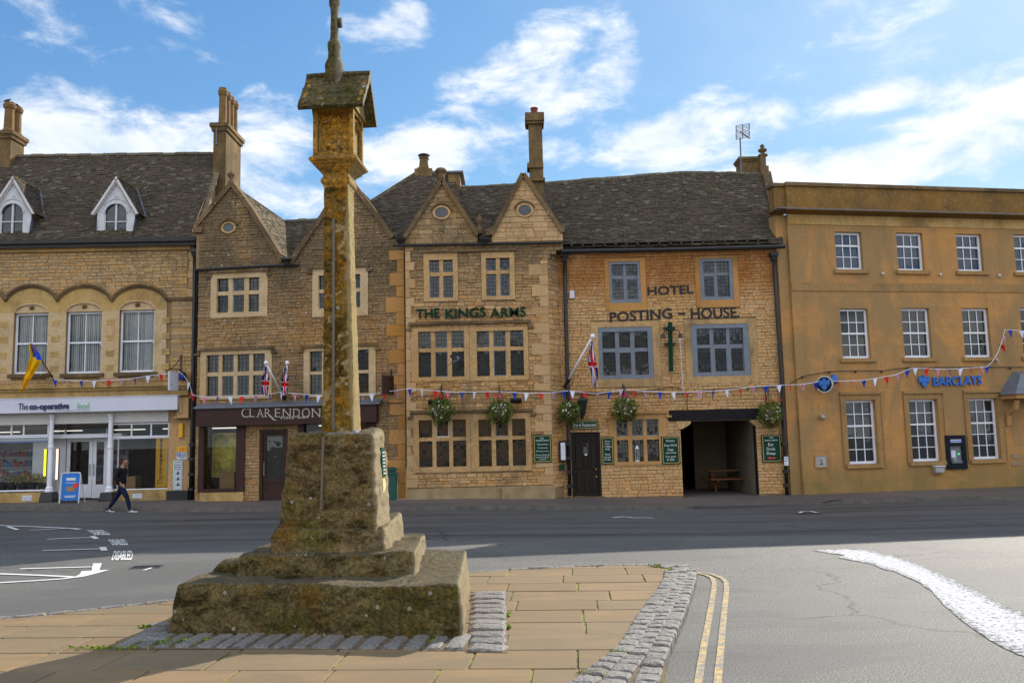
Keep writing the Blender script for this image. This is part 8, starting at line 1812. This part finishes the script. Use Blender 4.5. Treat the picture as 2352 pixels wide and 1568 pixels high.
def hand(w,dirv,nrm):
    "nodes and edges of a hand growing from wrist w"
    d=dirv.normalized(); s=d.cross(nrm).normalized(); n=[(w,.022),(w+d*.038,(.025,.013)),(w+d*.068,(.025,.012))]; e=[(0,1),(1,2)]
    for k,(o,l) in enumerate(((-.03,.062),(-.01,.072),(.01,.068),(.029,.052))):
        b=len(n); p=w+d*.076+s*o*.85; l*=.8; n+=[(p,.008),(p+d*l*.5-nrm*.012,.0075),(p+d*l-nrm*.03,.006)]; e+=[(2,b),(b,b+1),(b+1,b+2)]
    b=len(n); n+=[(w+d*.04-s*.045,.011),(w+d*.075-s*.06-nrm*.01,.009)]; e+=[(1,b),(b,b+1)]
    return n,e
# body: head, neck, trunk, limbs in one surface
hd=mp(288.5,1060.5)
nodes=[(mp(279.5,1112),.095),(mp(279,1100),.10),(mp(279,1086),.11),(mp(280,1077),.09),(mp(283,1070.5),.058),(mp(285,1066.5),.055),(mp(288,1062),.082),(mp(289,1056.5),.088),(mp(288.5,1053),.06)]
edges=[(i,i+1) for i in range(8)]
sw=.17
for sgn in (-1,1):
    b=len(nodes); sh=mp(279.5,1077.5,sgn*sw); 
    if sgn<0: el,wr_=mp(273.5,1095,-.24),mp(283,1108,-.22)
    else: el,wr_=mp(276,1096,.24),mp(280,1106,.2)
    nodes+=[(sh,.06),(el,.042),(wr_,.028)]; edges+=[(3,b),(b,b+1),(b+1,b+2)]
    dv=(wr_-el).normalized(); hn,he=hand(wr_+dv*.015,dv,Vector((0,-sgn,0))); q=len(nodes); nodes+=hn; edges+=[(b+2,q)]+[(i+q,j+q) for i,j in he]
legs=[((278,1114,.09),(263.8,1142,.1),(247,1167,.1)),((282,1114,-.09),(295,1141,-.1),(301,1168,-.1))]
for h,k_,a_ in legs:
    b=len(nodes); nodes+=[(mp(*h),.085),(mp(*k_),.055),(mp(*a_),.036)]; edges+=[(0,b),(b,b+1),(b+1,b+2)]
body=part_skin('body','skin',nodes,edges,2,0)
fc=MB(); F2=lambda dx,dy,dz:(hd.x+dx,hd.y+dy,hd.z+dz)
fc.lathe(F2(.084,0,-.02),[(.011,-.014),(.014,0),(.005,.03)],6); fc.ball(F2(.01,-.085,-.01),.03,7,sz=1.3); fc.ball(F2(.045,0,-.078),.034,7,sz=.8)
fc.build('nose_and_ears',MT['skin'],body,smooth=True)
ey=MB()
for s in (-1,1): ey.ball(F2(.074,s*.032,.018),.009,6)
ey.tube([F2(.070,-.02,-.052),F2(.078,0,-.052),F2(.070,.02,-.052)],.004,5); ey.build('eyes_and_mouth',MT['hair'],body)
hr=MB(); N=12; vs=[]; 
for i in range(7):
    ph=i/6*1.45
    for k in range(N):
        th=2*math.pi*k/N; r=.104; x=-.012+r*math.sin(ph)*math.cos(th)*(1.08 if math.cos(th)<0 else .86); y=r*.85*math.sin(ph)*math.sin(th); z=.035+r*1.05*math.cos(ph)-(.03*math.sin(ph) if math.cos(th)<0 else -.03*math.sin(ph)); vs.append(F2(x,y,z))
hr.add(vs,[(i*N+k,(i+1)*N+k,(i+1)*N+(k+1)%N,i*N+(k+1)%N) for i in range(6) for k in range(N)]); hr.build('hair',MT['hair'],man,smooth=True)
jn=[(mp(279.5,1117.5),(.17,.155)),(mp(278.5,1103),(.185,.165)),(mp(278,1088),(.19,.175)),(mp(279.5,1078),(.15,.14)),(mp(282.3,1071.5),.075)]; je=[(0,1),(1,2),(2,3),(3,4)]
for sgn in (-1,1):
    b=len(jn); sh=mp(279,1078.5,sgn*.19)
    if sgn<0: el,wr_=mp(273.0,1095,-.25),mp(282.3,1107.2,-.225)
    else: el,wr_=mp(276,1096,.25),mp(279.6,1105.7,.205)
    jn+=[(sh,.085),(sh.lerp(el,.5),.07),(el,.064),(wr_,.046)]; je+=[(3,b),(b,b+1),(b+1,b+2),(b+2,b+3)]
part_skin('jumper','jumper_black',jn,je,2,0)
tn=[(mp(280,1112),(.15,.135)),(mp(280,1118),.14)]; te=[(0,1)]
for h,k_,a_ in legs:
    b=len(tn); H_=mp(h[0],h[1]+5,h[2]); K=mp(*k_); A=mp(*a_); tn+=[(H_,.115),(H_.lerp(K,.5),.098),(K,.076),(K.lerp(A,.5),.07),(A,.056)]; te+=[(1,b),(b,b+1),(b+1,b+2),(b+2,b+3),(b+3,b+4)]
part_skin('jeans','jeans',tn,te,2,0)
for (ax,ay,tx,ty,dy) in ((244,1170.5,257,1175.5,.1),(302,1171,316.5,1173.3,-.1)):
    A=mp(ax,ay,dy); T=mp(tx,ty,dy); A.z=max(A.z,.085); T.z=max(T.z,.07); H_=A+(A-T).normalized()*.045; H_.z=max(H_.z,.08)
    s=part_skin('shoe','shoe_black',[(H_,.04),(A,.05),(A.lerp(T,.5),.045),(T,.036)],[(0,1),(1,2),(2,3)],2,1)
    b=MB(); lo=lambda p,w:[(p.x,p.y-w,max(p.z-.05,.036)),(p.x,p.y+w,max(p.z-.05,.036)),(p.x,p.y+w,max(p.z-.05,.036)+.025),(p.x,p.y-w,max(p.z-.05,.036)+.025)]
    a_=lo(H_+(A-T).normalized()*.02,.04); c_=lo(T+(T-A).normalized()*.03,.045); b.add(a_+c_,[(0,1,5,4),(1,2,6,5),(2,3,7,6),(3,0,4,7),(0,3,2,1),(4,5,6,7)]); b.build('sole',MT['white_paint'],s)
    b=MB(); 
    for q in (.35,.5,.65): m_=A.lerp(T,q); b.tube([m_+Vector((-.02,-.046,.02)),m_+Vector((.01,-.05,-.03))],.007,5)
    b.build('stripes',MT['white_paint'],s)
# ------------------------------------------------------------------ houses on the near side of the square, mirrored in the windows
OW=Wall(30,-26,180.0)
for k,(a,b_,h,m) in enumerate(((0,13,8.2,'stone_inn'),(13.3,27,9.0,'white_paint'),(27.3,42,7.6,'stone_hotel'),(42.3,60,8.6,'stone_gallery'))):
    lab=['honey stone house across the square with four upper windows','white painted house across the square','golden stone house across the square under a low roof','grey stone house across the square, widest of the four'][k]
    t=thing('house',lab,'building',OW.p((a+b_)/2,0)); mb=MB(); mb.wb(OW,a,b_,-.3,h,-8,0); mb.build('wall',MT[m],t)
    mb=MB(); A_=[OW.p(a,h,.3),OW.p(b_,h,.3),OW.p(b_,h+4,-4),OW.p(a,h+4,-4)]; B_=[OW.p(b_,h,-8.3),OW.p(a,h,-8.3),OW.p(a,h+4,-4),OW.p(b_,h+4,-4)]; mb.add(A_+B_,[(0,1,2,3),(4,5,6,7)]); mb.build('roof',MT['lead_grey'],t)
    for lv in (1.0,4.4):
        n=5; 
        for i in range(n):
            u=a+(b_-a)*(i+.5)/n; w=MB(); w.wb(OW,u-.65,u+.65,lv,lv+1.9,.002,.05); f=w.build('window',MT['white_paint'],t); w=MB(); 
            for (p0,p1) in ((-.58,-.03),(.03,.58)):
                for q in (0,1): w.wb(OW,u+p0,u+p1,lv+.08+q*.92,lv+.9+q*.92,.051,.06)
            w.build('pane',MT['dark_glass'],f)
print('objects',len(bpy.data.objects))
